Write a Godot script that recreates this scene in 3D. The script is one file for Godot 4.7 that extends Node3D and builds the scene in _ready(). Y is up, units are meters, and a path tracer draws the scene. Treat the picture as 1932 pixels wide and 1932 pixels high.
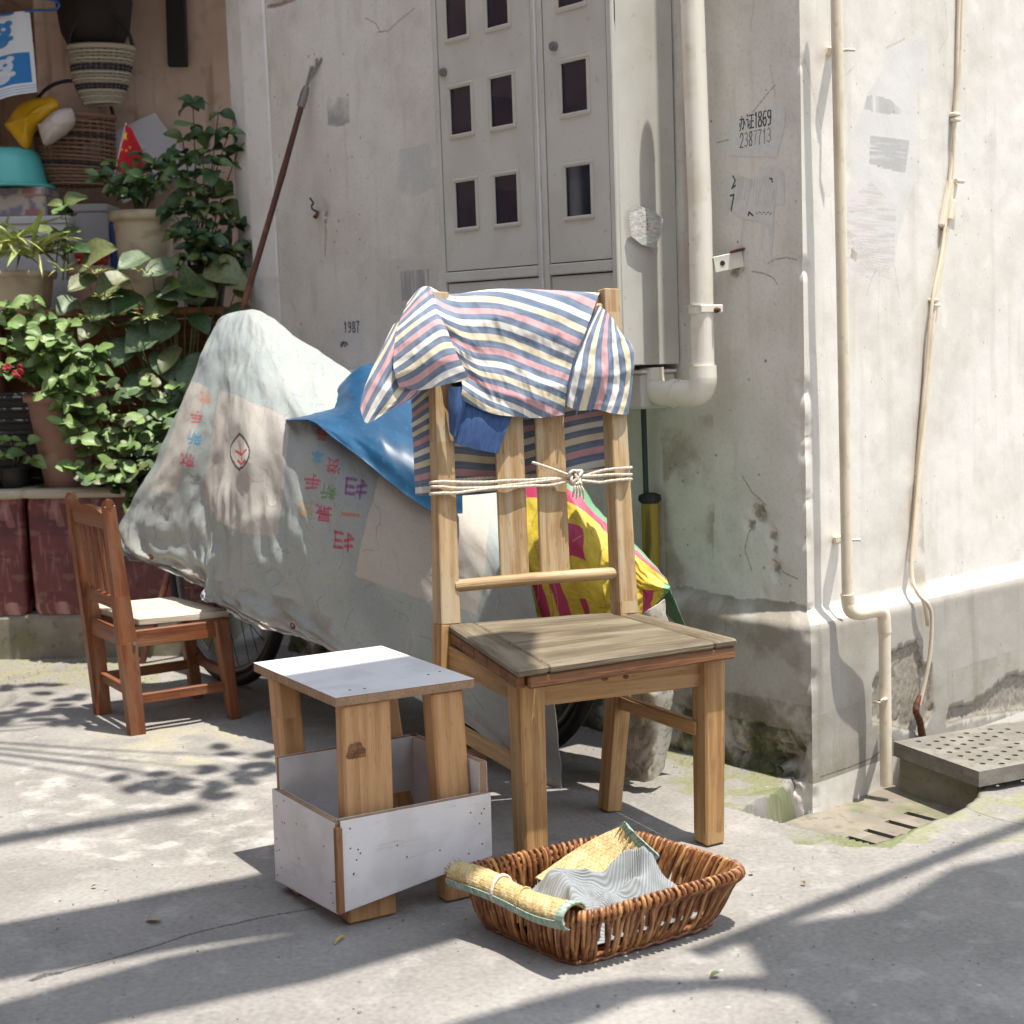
extends Node3D
# A sunlit alley corner: a tall wooden chair, a board stool and a wicker basket before a covered bicycle.
# Measurements were read off the photograph on a 1932 pixel grid; F is the focal length on that grid.
const F := 2758.0
const C := 966.0
var O := Vector3(0, 1, 0)                     # eye of the camera, one metre up
var B := Basis()
var K := Vector3(0.668, 0, -3.213)            # foot of the house corner
var UL := Vector3(-0.6626, 0, -0.749)         # along the cabinet's wall, away from the corner
var NL := Vector3(-0.749, 0, 0.6626)          # its outward normal
var UR := Vector3(0.749, 0, -0.6626)          # along the downpipe's wall
var NR := Vector3(0.6626, 0, 0.749)
var UP := Vector3(-0.016, 1, 0)               # the old house leans a little
var SUN := Vector3(0.17, 1.0, 0.15)           # towards the sun
var rng := RandomNumberGenerator.new()
var used := {}
var mats := {}


func _ready() -> void:
	B = Basis(Vector3.RIGHT, deg_to_rad(-6.5)) * Basis(Vector3.BACK, deg_to_rad(-1.16))
	var cam := Camera3D.new()
	cam.name = "camera"
	cam.fov = rad_to_deg(2.0 * atan(C / F))
	cam.far = 200.0
	cam.transform = Transform3D(B, O)
	var optics := CameraAttributesPhysical.new()           # the slight softness of a medium format lens
	optics.frustum_focal_length = 12.0 / (C / F)
	optics.frustum_focus_distance = 2.95
	optics.frustum_far = 200.0
	optics.exposure_aperture = 4.2
	cam.attributes = optics
	cam.fov = rad_to_deg(2.0 * atan(C / F))
	add_child(cam)
	var env := Environment.new()
	var sm := ProceduralSkyMaterial.new()
	sm.sky_top_color = Color(0.765, 0.815, 0.88)
	sm.sky_horizon_color = Color(0.94, 0.937, 0.928)
	sm.sky_curve = 0.25
	sm.ground_bottom_color = Color(0.35, 0.33, 0.3)
	sm.ground_horizon_color = Color(0.6, 0.58, 0.55)
	sm.sky_energy_multiplier = 1.16
	var sky := Sky.new()
	sky.sky_material = sm
	env.background_mode = Environment.BG_SKY
	env.sky = sky
	env.tonemap_mode = Environment.TONE_MAPPER_LINEAR
	env.tonemap_exposure = 1.52
	env.sdfgi_enabled = true
	env.ssao_enabled = true
	env.ssil_enabled = true
	var we := WorldEnvironment.new()
	we.name = "world"
	we.environment = env
	add_child(we)
	var sun := DirectionalLight3D.new()
	sun.name = "sun"
	sun.light_color = Color(1.0, 0.972, 0.925)
	sun.light_energy = 1.55
	sun.light_angular_distance = 0.55
	sun.shadow_enabled = true
	add_child(sun)
	sun.look_at_from_position(SUN * 10.0, Vector3.ZERO, Vector3.BACK)
	rng.seed = 7
	make_materials()
	build_ground()
	build_house()
	build_recess()
	build_opposite()
	build_behind()
	build_shade()
	build_cabinet()
	build_pipes()
	build_wall_things()
	build_drain()
	build_bicycle()
	build_covers()
	build_chair()
	build_shirt()
	build_stool()
	build_small_chair()
	build_basket()
	build_planters()
	build_shelf_things()
	build_litter()


# ---------------------------------------------------------------- picture grid to place
func ray(px: float, py: float) -> Vector3:
	return B * Vector3((px - C) / F, -(py - C) / F, -1.0)


func gp(px: float, py: float, h := 0.0) -> Vector3:          # where the sight line meets height h
	var d := ray(px, py)
	return O + d * ((h - O.y) / d.y)


func hit(px: float, py: float, p0: Vector3, n: Vector3) -> Vector3:
	var d := ray(px, py)
	return O + d * ((p0 - O).dot(n) / d.dot(n))


func zp(px: float, py: float, z: float) -> Vector3:          # where the sight line meets the upright plane at z
	return hit(px, py, Vector3(0, 0, z), Vector3.BACK)


func bp(px: float, py: float, d: float) -> Vector3:          # where it meets the upright plane d in front of the cabinet wall
	return hit(px, py, K + NL * d, NL)


func look(p: Vector3) -> Vector2:
	var q := B.inverse() * (p - O)
	return Vector2(C + F * q.x / -q.z, C - F * q.y / -q.z)


func wl(u: float, h: float, n := 0.0) -> Vector3:            # a place on the cabinet's wall: metres along, up, out
	return K + UL * u + UP * h + NL * n


func wr(u: float, h: float, n := 0.0) -> Vector3:            # the same on the downpipe's wall
	return K + UR * u + UP * h + NR * n


func uh(px: float, py: float, left := true, n := 0.0) -> Vector2:
	var u := UL if left else UR
	var nn := u.cross(UP).normalized()
	var p := hit(px, py, K + (NL if left else NR) * n, nn) - K
	return Vector2((p - UP * p.y).dot(u), p.y)


# ---------------------------------------------------------------- nodes
func numbered(called: String) -> String:
	var k: int = used.get(called, -1) + 1
	used[called] = k
	return called if k == 0 else "%s_%03d" % [called, k]


func thing(called: String, label: String, category: String, at := Vector3.ZERO, group := "") -> Node3D:
	var o := Node3D.new()
	o.name = numbered(called)
	add_child(o)
	o.position = at
	o.set_meta("label", label)
	o.set_meta("category", category)
	if group:
		o.set_meta("group", group)
	return o


func part(called: String, mesh: Mesh, m: Material, parent: Node, at := Vector3.ZERO) -> MeshInstance3D:
	var o := MeshInstance3D.new()
	o.name = called
	o.mesh = mesh
	o.material_override = m
	o.position = at
	parent.add_child(o, true)
	return o


func solo(called: String, mesh: Mesh, m: Material, label: String, category: String, group := "") -> MeshInstance3D:
	var o := MeshInstance3D.new()
	o.name = numbered(called)
	o.mesh = mesh
	o.material_override = m
	add_child(o)
	o.set_meta("label", label)
	o.set_meta("category", category)
	if group:
		o.set_meta("group", group)
	return o


func setting(called: String, mesh: Mesh, m: Material) -> MeshInstance3D:
	var o := MeshInstance3D.new()
	o.name = numbered(called)
	o.mesh = mesh
	o.material_override = m
	add_child(o)
	o.set_meta("kind", "structure")
	return o


# ---------------------------------------------------------------- meshes
class MB:
	var v := PackedVector3Array()
	var n := PackedVector3Array()
	var t := PackedVector2Array()
	var c := PackedColorArray()
	var i := PackedInt32Array()
	var col := Color(1, 1, 1)
	var uo := Vector2.ZERO                                    # texture offset, so that no two boards show the same grain

	func vert(p: Vector3, nn: Vector3, uv: Vector2) -> int:
		v.append(p)
		n.append(nn)
		t.append(uv + uo)
		c.append(col)
		return v.size() - 1

	func tri(a: int, b: int, d: int) -> void:
		if (v[d] - v[a]).cross(v[b] - v[a]).dot(n[a] + n[b] + n[d]) < 0.0:
			i.append_array([a, d, b])
		else:
			i.append_array([a, b, d])

	func flat(p: Array, uv: Array, out := Vector3.ZERO) -> void:   # a flat polygon (convex)
		var nn: Vector3 = (p[2] - p[0]).cross(p[1] - p[0]).normalized()
		if out != Vector3.ZERO and nn.dot(out) < 0.0:
			nn = -nn
		var s := v.size()
		for k in p.size():
			vert(p[k], nn, uv[k])
		for k in range(1, p.size() - 1):
			tri(s, s + k, s + k + 1)

	# eight corners: index = x + 2y + 4z of the unit cube; edges cut by b metres; grain runs along axis g
	func hexa(q: Array, b := 0.003, g := 0, us := 1.0) -> void:
		var lens := [0.0, 0.0, 0.0]
		for ax in 3:
			for k in 8:
				if not (k >> ax) & 1:
					lens[ax] += q[k].distance_to(q[k | (1 << ax)]) / 4.0
		var mid := Vector3.ZERO
		for k in 8:
			mid += q[k] / 8.0
		var at := func(f: Vector3) -> Vector3:
			var a: Vector3 = q[0].lerp(q[1], f.x).lerp(q[2].lerp(q[3], f.x), f.y)
			var d: Vector3 = q[4].lerp(q[5], f.x).lerp(q[6].lerp(q[7], f.x), f.y)
			return a.lerp(d, f.z)
		var e := Vector3(b / maxf(lens[0], 0.001), b / maxf(lens[1], 0.001), b / maxf(lens[2], 0.001))
		for k in 3:
			e[k] = minf(e[k], 0.45)
		var cs := func(k: int, ax: int) -> Vector3:           # corner k moved in along both axes other than ax
			var f := Vector3(k & 1, (k >> 1) & 1, (k >> 2) & 1)
			for o in 3:
				if o != ax:
					f[o] = e[o] if f[o] < 0.5 else 1.0 - e[o]
			return f
		var uvf := func(f: Vector3, ax: int) -> Vector2:
			var p := Vector3(f.x * lens[0], f.y * lens[1], f.z * lens[2])
			if ax == g:
				return Vector2(p[(g + 1) % 3] * 0.25, p[(g + 2) % 3]) * us
			return Vector2(p[g], p[3 - g - ax] + 0.37 * ax) * us
		for ax in 3:
			var a1 := (ax + 1) % 3
			var a2 := (ax + 2) % 3
			for side in 2:
				var ks := [side << ax, (side << ax) | (1 << a1), (side << ax) | (1 << a1) | (1 << a2), (side << ax) | (1 << a2)]
				var ps := []
				var us_ := []
				for k in ks:
					var f: Vector3 = cs.call(k, ax)
					ps.append(at.call(f))
					us_.append(uvf.call(f, ax))
				flat(ps, us_, (ps[0] + ps[2]) / 2.0 - mid)
			for s1 in 2:                                      # edges along ax
				for s2 in 2:
					var k0 := (s1 << a1) | (s2 << a2)
					var k1 := k0 | (1 << ax)
					var f0: Vector3 = cs.call(k0, a1)
					var f1: Vector3 = cs.call(k1, a1)
					var f2: Vector3 = cs.call(k1, a2)
					var f3: Vector3 = cs.call(k0, a2)
					var ps := [at.call(f0), at.call(f1), at.call(f2), at.call(f3)]
					flat(ps, [uvf.call(f0, a1), uvf.call(f1, a1), uvf.call(f2, a1), uvf.call(f3, a1)], (ps[0] + ps[2]) / 2.0 - mid)
		for k in 8:
			var ps := [at.call(cs.call(k, 0)), at.call(cs.call(k, 1)), at.call(cs.call(k, 2))]
			flat(ps, [uvf.call(cs.call(k, 0), 0), uvf.call(cs.call(k, 1), 0), uvf.call(cs.call(k, 2), 0)], ps[0] - mid)

	func box(x: Transform3D, s: Vector3, b := 0.003, g := 0, us := 1.0) -> void:
		var q := []
		for k in 8:
			q.append(x * Vector3((float(k & 1) - 0.5) * s.x, (float((k >> 1) & 1) - 0.5) * s.y, (float((k >> 2) & 1) - 0.5) * s.z))
		hexa(q, b, g, us)

	# a straight bar between two points: w across (towards side), d deep
	func bar(a: Vector3, e: Vector3, w: float, d: float, side: Vector3, b := 0.003, w2 := -1.0, d2 := -1.0) -> void:
		var y := (e - a).normalized()
		var x := (side - y * side.dot(y)).normalized()
		var z := x.cross(y)
		if w2 < 0.0:
			w2 = w
		if d2 < 0.0:
			d2 = d
		var q := []
		for k in 8:
			var top := (k >> 1) & 1
			q.append((e if top else a) + x * ((k & 1) - 0.5) * (w2 if top else w) + z * (((k >> 2) & 1) - 0.5) * (d2 if top else d))
		hexa(q, b, 1)

	func tube(p: Array, r: Variant, sides := 8, caps := true, us := 1.0, squash := 1.0) -> void:
		var m := p.size()
		var last := Vector3.ZERO
		var rows := []
		var along := 0.0
		for k in m:
			var d: Vector3 = (p[mini(k + 1, m - 1)] - p[maxi(k - 1, 0)]).normalized()
			if last == Vector3.ZERO:
				last = d.cross(Vector3.UP if absf(d.y) < 0.9 else Vector3.RIGHT).normalized()
			last = (last - d * last.dot(d)).normalized()
			var o := d.cross(last)
			var rr: float = r[k] if r is Array or r is PackedFloat32Array else r
			if k:
				along += p[k].distance_to(p[k - 1])
			var row := []
			for s in sides + 1:
				var a := TAU * s / sides
				var nn := last * cos(a) + o * sin(a) * squash
				row.append(vert(p[k] + nn * rr, (last * cos(a) + o * sin(a)).normalized(), Vector2(along * us, float(s) / sides * TAU * rr * us)))
			rows.append(row)
		for k in m - 1:
			for s in sides:
				tri(rows[k][s], rows[k][s + 1], rows[k + 1][s + 1])
				tri(rows[k][s], rows[k + 1][s + 1], rows[k + 1][s])
		if caps:
			for e in [0, m - 1]:
				var d: Vector3 = (p[0] - p[1]).normalized() if e == 0 else (p[m - 1] - p[m - 2]).normalized()
				var mid := vert(p[e], d, Vector2.ZERO)
				var s0 := v.size()
				for s in sides + 1:
					vert(v[rows[e][s]], d, Vector2(0.01 * s, 0.01))
				for s in sides:
					tri(mid, s0 + s, s0 + s + 1)

	func lathe(prof: Array, x := Transform3D(), sides := 24, wob := 0.0) -> void:   # prof: Vector2(radius, height), sharp where a point repeats
		var rows := []
		var m := prof.size()
		var along := 0.0
		for k in m:
			var a: Vector2 = prof[maxi(k - 1, 0)]
			var e: Vector2 = prof[mini(k + 1, m - 1)]
			if k and prof[k].is_equal_approx(prof[k - 1]):
				a = prof[k]
			elif k < m - 1 and prof[k].is_equal_approx(prof[k + 1]):
				e = prof[k]
			if k:
				along += prof[k].distance_to(prof[k - 1])
			var d := (e - a).normalized()
			var row := []
			for s in sides + 1:
				var an := TAU * s / sides
				var rr: float = prof[k].x * (1.0 + wob * sin(an * 2.0 + prof[k].y * 9.0))
				var nn := Vector3(cos(an) * d.y, -d.x, sin(an) * d.y)
				row.append(vert(x * Vector3(cos(an) * rr, prof[k].y, sin(an) * rr), (x.basis * nn).normalized(), Vector2(an * maxf(prof[0].x, 0.05), along)))
			rows.append(row)
		for k in m - 1:
			if prof[k].is_equal_approx(prof[k + 1]):
				continue
			for s in sides:
				tri(rows[k][s], rows[k][s + 1], rows[k + 1][s + 1])
				tri(rows[k][s], rows[k + 1][s + 1], rows[k + 1][s])

	# a sheet of points [rows][cols]; thick > 0 gives it a back and closed edges
	func sheet(g: Array, uv: Callable, thick := 0.0, out := Vector3.ZERO) -> void:
		var a := g.size()
		var b: int = g[0].size()
		var ns := []
		var sum := Vector3.ZERO
		for r in a:
			var row := []
			for k in b:
				var du: Vector3 = g[r][mini(k + 1, b - 1)] - g[r][maxi(k - 1, 0)]
				var dv: Vector3 = g[mini(r + 1, a - 1)][k] - g[maxi(r - 1, 0)][k]
				var nn := du.cross(dv).normalized()
				row.append(nn)
				sum += nn
			ns.append(row)
		var sg := -1.0 if out != Vector3.ZERO and sum.dot(out) < 0.0 else 1.0
		var base := v.size()
		for r in a:
			for k in b:
				vert(g[r][k], ns[r][k] * sg, uv.call(r, k))
		for r in a - 1:
			for k in b - 1:
				var p := base + r * b + k
				tri(p, p + 1, p + b + 1)
				tri(p, p + b + 1, p + b)
		if thick > 0.0:
			var back := v.size()
			for r in a:
				for k in b:
					vert(g[r][k] - ns[r][k] * sg * thick, -ns[r][k] * sg, uv.call(r, k))
			for r in a - 1:
				for k in b - 1:
					var p := back + r * b + k
					tri(p, p + 1, p + b + 1)
					tri(p, p + b + 1, p + b)
			var ring := []
			for k in b:
				ring.append(k)
			for r in range(1, a):
				ring.append(r * b + b - 1)
			for k in range(b - 2, -1, -1):
				ring.append((a - 1) * b + k)
			for r in range(a - 2, -1, -1):
				ring.append(r * b)
			for k in ring.size() - 1:
				var p0: int = base + ring[k]
				var p1: int = base + ring[k + 1]
				var q1: int = back + ring[k + 1]
				var q0: int = back + ring[k]
				if v[p0].distance_to(v[p1]) > 1e-6:
					flat([v[p0], v[p1], v[q1], v[q0]], [t[p0] - uo, t[p1] - uo, t[p1] - uo, t[p0] - uo], (v[p0] + v[p1]) / 2.0 - g[a / 2][b / 2])

	func done() -> ArrayMesh:
		var arr := []
		arr.resize(Mesh.ARRAY_MAX)
		arr[Mesh.ARRAY_VERTEX] = v
		arr[Mesh.ARRAY_NORMAL] = n
		arr[Mesh.ARRAY_TEX_UV] = t
		arr[Mesh.ARRAY_COLOR] = c
		arr[Mesh.ARRAY_INDEX] = i
		var m := ArrayMesh.new()
		m.add_surface_from_arrays(Mesh.PRIMITIVE_TRIANGLES, arr)
		return m


func spline(p: Array, f: float) -> Variant:                  # Catmull-Rom through p, f from 0 to 1
	var m := p.size() - 1
	var x := clampf(f, 0.0, 1.0) * m
	var k := mini(int(x), m - 1)
	var w := x - k
	var a: Variant = p[maxi(k - 1, 0)]
	var d: Variant = p[mini(k + 2, m)]
	var b: Variant = p[k]
	var c: Variant = p[k + 1]
	return b + (c - a) * 0.5 * w + (a - b * 2.5 + c * 2.0 - d * 0.5) * w * w + ((b - c) * 1.5 + (d - a) * 0.5) * w * w * w


func smooth(p: Array, m: int) -> Array:
	var r := []
	for k in m + 1:
		r.append(spline(p, float(k) / m))
	return r


func patch(ctrl: Array, rows: int, cols: int) -> Array:       # ctrl[column][row] of Vector3, refined
	var cs := []
	for c in ctrl:
		cs.append(smooth(c, rows))
	var g := []
	for r in rows + 1:
		var line := []
		for c in cs:
			line.append(c[r])
		g.append(smooth(line, cols))
	return g


# ---------------------------------------------------------------- textures and materials
func nz(w: int, h: int, freq: float, sd: int, oct := 4, kind := FastNoiseLite.TYPE_SIMPLEX_SMOOTH, warp := 0.0) -> PackedByteArray:
	var f := FastNoiseLite.new()
	f.noise_type = kind
	f.seed = sd
	f.frequency = freq
	f.fractal_octaves = oct
	f.fractal_type = FastNoiseLite.FRACTAL_FBM if oct > 1 else FastNoiseLite.FRACTAL_NONE
	if warp > 0.0:
		f.domain_warp_enabled = true
		f.domain_warp_amplitude = warp
		f.domain_warp_frequency = freq * 2.0
	var im := f.get_image(w, h, false, false, true)
	im.convert(Image.FORMAT_L8)
	return im.get_data()


func stretched(w: int, h: int, sx: int, sy: int, freq: float, sd: int, oct := 4, warp := 0.0) -> PackedByteArray:
	var f := FastNoiseLite.new()
	f.seed = sd
	f.frequency = freq
	f.fractal_octaves = oct
	if warp > 0.0:
		f.domain_warp_enabled = true
		f.domain_warp_amplitude = warp
		f.domain_warp_frequency = freq
	var im := f.get_image(maxi(w / sx, 2), maxi(h / sy, 2), false, false, true)
	im.convert(Image.FORMAT_L8)
	im.resize(w, h, Image.INTERPOLATE_CUBIC)
	return im.get_data()


# layers: [noise, low, high, colour, strength]; low > high turns the layer round
func blend(w: int, h: int, base: Color, layers: Array) -> Image:
	var m := w * h
	var rf := PackedFloat32Array()
	rf.resize(m)
	rf.fill(base.r * 255.0)
	var gf := PackedFloat32Array()
	gf.resize(m)
	gf.fill(base.g * 255.0)
	var bf := PackedFloat32Array()
	bf.resize(m)
	bf.fill(base.b * 255.0)
	for l in layers:
		var lut := PackedFloat32Array()
		lut.resize(256)
		for k in 256:
			var x: float = clampf((k / 255.0 - l[1]) / (l[2] - l[1]), 0.0, 1.0)
			lut[k] = x * x * (3.0 - 2.0 * x) * l[4]
		var ns: PackedByteArray = l[0]
		var c: Color = l[3] * 255.0
		var cr := c.r
		var cg := c.g
		var cb := c.b
		for p in m:
			var a := lut[ns[p]]
			if a > 0.0:
				rf[p] += (cr - rf[p]) * a
				gf[p] += (cg - gf[p]) * a
				bf[p] += (cb - bf[p]) * a
	var out := PackedByteArray()
	out.resize(m * 3)
	var q := 0
	for p in m:
		out[q] = int(rf[p])
		out[q + 1] = int(gf[p])
		out[q + 2] = int(bf[p])
		q += 3
	return Image.create_from_data(w, h, false, Image.FORMAT_RGB8, out)


# fine dark and pale grains laid over the whole picture
func speckle(im: Image, sd: int, dark: Color, pale: Color, strength: float, w := 384) -> void:
	var f := nz(w, w, 0.16, sd, 3)
	var d := PackedByteArray()
	d.resize(w * w * 4)
	for p in w * w:
		var x := f[p] / 255.0 - 0.5
		var c := dark if x > 0.0 else pale
		d[p * 4] = int(c.r * 255.0)
		d[p * 4 + 1] = int(c.g * 255.0)
		d[p * 4 + 2] = int(c.b * 255.0)
		d[p * 4 + 3] = int(clampf((absf(x) - 0.06) * 2.2, 0.0, 1.0) * strength * 255.0)
	var o := Image.create_from_data(w, w, false, Image.FORMAT_RGBA8, d)
	im.convert(Image.FORMAT_RGBA8)
	for y in range(0, im.get_height(), w):
		for x in range(0, im.get_width(), w):
			im.blend_rect(o, Rect2i(0, 0, w, w), Vector2i(x, y))
	im.convert(Image.FORMAT_RGB8)


func tex(im: Image) -> ImageTexture:
	return ImageTexture.create_from_image(im)


func grey(w: int, h: int, d: PackedByteArray) -> ImageTexture:
	return ImageTexture.create_from_image(Image.create_from_data(w, h, false, Image.FORMAT_L8, d))


func rgb(r: float, g: float, b: float) -> Color:
	return Color(r / 255.0, g / 255.0, b / 255.0)


func mat(col: Color, rough := 0.8, t: Texture2D = null, relief: Texture2D = null, depth := 0.0) -> StandardMaterial3D:
	var m := StandardMaterial3D.new()
	m.albedo_color = col
	m.roughness = rough
	m.albedo_texture = t
	m.vertex_color_use_as_albedo = true
	m.cull_mode = BaseMaterial3D.CULL_DISABLED
	if relief:
		m.heightmap_enabled = true
		m.heightmap_texture = relief
		m.heightmap_scale = depth
	return m


# strokes on a picture; every point goes through place() to a pixel of the picture
class Cv:
	var im: Image
	var k := 1.0                                              # size of this picture against the final one
	var r := RandomNumberGenerator.new()

	func dab(p_: Vector2, rad_: float, col: Color, a: float) -> void:
		var p := p_ * k
		var rad := rad_ * k
		for y in range(maxi(0, int(p.y - rad - 1)), mini(im.get_height(), int(p.y + rad + 2))):
			for x in range(maxi(0, int(p.x - rad - 1)), mini(im.get_width(), int(p.x + rad + 2))):
				var f := clampf(rad - Vector2(x, y).distance_to(p) + 0.5, 0.0, 1.0) * a
				if f > 0.0:
					im.set_pixel(x, y, im.get_pixel(x, y).lerp(col, f))

	func line(pts_: Array, wid_: float, col: Color, a := 1.0, rough := 0.0) -> void:
		var wid := wid_ * k
		var pts := []
		for p in pts_:
			pts.append(p * k)
		var lo := Vector2(1e9, 1e9)
		var hi := -lo
		for p in pts:
			lo = lo.min(p)
			hi = hi.max(p)
		for y in range(maxi(0, int(lo.y - wid - 1)), mini(im.get_height(), int(hi.y + wid + 2))):
			for x in range(maxi(0, int(lo.x - wid - 1)), mini(im.get_width(), int(hi.x + wid + 2))):
				var q := Vector2(x, y)
				var d := 1e9
				for e in pts.size() - 1:
					d = minf(d, q.distance_to(Geometry2D.get_closest_point_to_segment(q, pts[e], pts[e + 1])))
				var f := clampf(wid * 0.5 - d + 0.5, 0.0, 1.0) * a
				if f > 0.0:
					if rough > 0.0 and r.randf() < rough:
						f *= 0.3
					im.set_pixel(x, y, im.get_pixel(x, y).lerp(col, f))

	func poly(pts: Array, col: Color, a := 1.0, noise: PackedByteArray = PackedByteArray(), lo_ := 0.0, hi_ := 1.0) -> void:
		var lo := Vector2(1e9, 1e9)
		var hi := -lo
		var pp := PackedVector2Array()
		for p in pts:
			pp.append(p * k)
			lo = lo.min(p * k)
			hi = hi.max(p * k)
		var w := im.get_width()
		for y in range(maxi(0, int(lo.y)), mini(im.get_height(), int(hi.y) + 1)):
			for x in range(maxi(0, int(lo.x)), mini(w, int(hi.x) + 1)):
				if Geometry2D.is_point_in_polygon(Vector2(x, y), pp):
					var f := a
					if noise.size():
						f *= clampf((noise[y * w + x] / 255.0 - lo_) / (hi_ - lo_), 0.0, 1.0)
					if f > 0.0:
						im.set_pixel(x, y, im.get_pixel(x, y).lerp(col, f))


# a wood picture: grain along u. One metre of board is one texture width.
func wood(sd: int, pale: Color, mid: Color, dark: Color, wear: Color, wear_amount: float, grain := 1.0) -> Array:
	var w := 256
	var h := 512
	var g := stretched(w, h, 8, 1, 0.035 * grain, sd, 5, 22.0)
	var fine := stretched(w, h, 8, 1, 0.22, sd + 1, 3)
	var blot := nz(w, h, 0.008, sd + 2, 4)
	var spots := nz(w, h, 0.05, sd + 3, 4)
	var im := blend(w, h, mid, [[g, 0.35, 0.75, pale, 0.7], [g, 0.45, 0.2, dark, 0.28], [fine, 0.45, 0.1, dark, 0.25], [blot, 0.35, 0.85, wear, wear_amount], [spots, 0.72, 0.9, dark, 0.3], [blot, 0.35, 0.1, dark, 0.3]])
	return [tex(im), grey(w, h, fine)]


func wood_mat(sd: int, pale: Color, mid: Color, dark: Color, wear: Color, wear_amount: float, rough: float, grain := 1.0) -> StandardMaterial3D:
	var t := wood(sd, pale, mid, dark, wear, wear_amount, grain)
	var m := mat(Color.WHITE, rough, t[0], t[1], 0.06)
	m.uv1_scale = Vector3(1.6, 2.6, 1)
	return m


func make_materials() -> void:
	mats.chair = wood_mat(11, rgb(186, 160, 122), rgb(168, 138, 98), rgb(108, 82, 54), rgb(176, 162, 140), 0.7, 0.62)
	mats.chair_leg = wood_mat(18, rgb(188, 150, 100), rgb(164, 124, 76), rgb(112, 78, 44), rgb(170, 140, 102), 0.55, 0.58)
	mats.chair_seat = wood_mat(12, rgb(120, 108, 88), rgb(100, 88, 70), rgb(62, 52, 40), rgb(140, 130, 112), 0.6, 0.66, 1.4)
	mats.chair_edge = wood_mat(13, rgb(140, 92, 55), rgb(112, 70, 40), rgb(52, 30, 17), rgb(150, 112, 74), 0.35, 0.6)
	mats.pine = wood_mat(14, rgb(192, 150, 106), rgb(174, 130, 86), rgb(132, 92, 56), rgb(182, 142, 98), 0.4, 0.6, 0.8)
	mats.offcut = wood_mat(15, rgb(160, 110, 70), rgb(130, 86, 52), rgb(80, 48, 28), rgb(120, 100, 76), 0.4, 0.8)
	mats.red_wood = wood_mat(16, rgb(146, 88, 50), rgb(120, 66, 36), rgb(72, 38, 22), rgb(136, 108, 86), 0.55, 0.5)
	mats.raw_seat = wood_mat(17, rgb(222, 212, 194), rgb(206, 193, 170), rgb(160, 140, 112), rgb(214, 206, 192), 0.5, 0.7)
	mats.chipboard = mat(Color.WHITE, 0.9, tex(blend(256, 256, rgb(158, 130, 104), [[nz(256, 256, 0.12, 3), 0.5, 0.9, rgb(116, 90, 66), 0.6], [nz(256, 256, 0.02, 4), 0.4, 0.8, rgb(136, 110, 86), 0.6]])))
	mats.chipboard.uv1_scale = Vector3(5, 5, 1)
	var lam := blend(512, 512, rgb(212, 210, 213), [[nz(512, 512, 0.006, 21), 0.4, 0.8, rgb(198, 195, 196), 0.8], [nz(512, 512, 0.06, 22), 0.70, 0.85, rgb(196, 190, 182), 0.4], [nz(512, 512, 0.25, 23, 2), 0.86, 0.92, rgb(130, 118, 106), 0.4], [stretched(512, 512, 12, 1, 0.09, 24, 3, 20.0), 0.72, 0.9, rgb(172, 166, 160), 0.45]])
	mats.laminate = mat(Color.WHITE, 0.42, tex(lam))
	mats.laminate.uv1_scale = Vector3(2.2, 2.2, 1)
	mats.metal = mat(rgb(150, 150, 148), 0.4)
	mats.metal.metallic = 0.8
	mats.rust = mat(Color.WHITE, 0.85, tex(blend(256, 256, rgb(98, 58, 42), [[nz(256, 256, 0.05, 31), 0.4, 0.7, rgb(64, 38, 30), 0.9], [nz(256, 256, 0.15, 32), 0.6, 0.8, rgb(136, 84, 52), 0.7]])))
	mats.rust.uv1_scale = Vector3(6, 6, 1)
	mats.black = mat(rgb(26, 26, 28), 0.55)
	mats.dark = mat(rgb(34, 32, 32), 0.9)
	mats.hole = mat(rgb(40, 34, 28), 0.9)
	# concrete of the slabs and kerbs
	var cn := nz(512, 512, 0.03, 41, 5)
	mats.slab = mat(rgb(255, 255, 255), 0.92, tex(blend(512, 512, rgb(112, 107, 100), [[nz(512, 512, 0.008, 42), 0.4, 0.75, rgb(130, 125, 117), 0.8], [cn, 0.6, 0.8, rgb(96, 92, 84), 0.5], [nz(512, 512, 0.2, 43, 2), 0.7, 0.9, rgb(160, 156, 148), 0.6]])), null, 0.0)
	mats.slab.uv1_triplanar = true
	mats.slab.uv1_scale = Vector3(1.7, 1.7, 1.7)
	mats.moss_concrete = mat(rgb(255, 255, 255), 0.95, tex(blend(512, 512, rgb(122, 115, 104), [[nz(512, 512, 0.008, 45), 0.35, 0.8, rgb(140, 132, 119), 0.8], [nz(512, 512, 0.008, 46, 5), 0.5, 0.9, rgb(104, 108, 76), 0.6], [cn, 0.62, 0.95, rgb(78, 72, 62), 0.5]])), null, 0.0)
	mats.moss_concrete.uv1_triplanar = true
	mats.moss_concrete.uv1_scale = Vector3(1.6, 1.6, 1.6)
	mats.pvc = mat(Color.WHITE, 0.38, tex(blend(256, 256, rgb(222, 217, 206), [[nz(256, 256, 0.012, 51), 0.45, 0.8, rgb(205, 196, 180), 0.8], [nz(256, 256, 0.05, 52), 0.72, 0.95, rgb(184, 172, 152), 0.35]])))
	mats.pvc.uv1_scale = Vector3(1.3, 1.3, 1)
	mats.paint_pipe = mat(Color.WHITE, 0.5, tex(blend(256, 256, rgb(214, 202, 182), [[nz(256, 256, 0.012, 53), 0.45, 0.8, rgb(190, 176, 152), 0.8], [nz(256, 256, 0.05, 54), 0.66, 0.95, rgb(160, 146, 124), 0.45]])))
	mats.paint_pipe.uv1_scale = Vector3(1.5, 1.5, 1)
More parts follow.
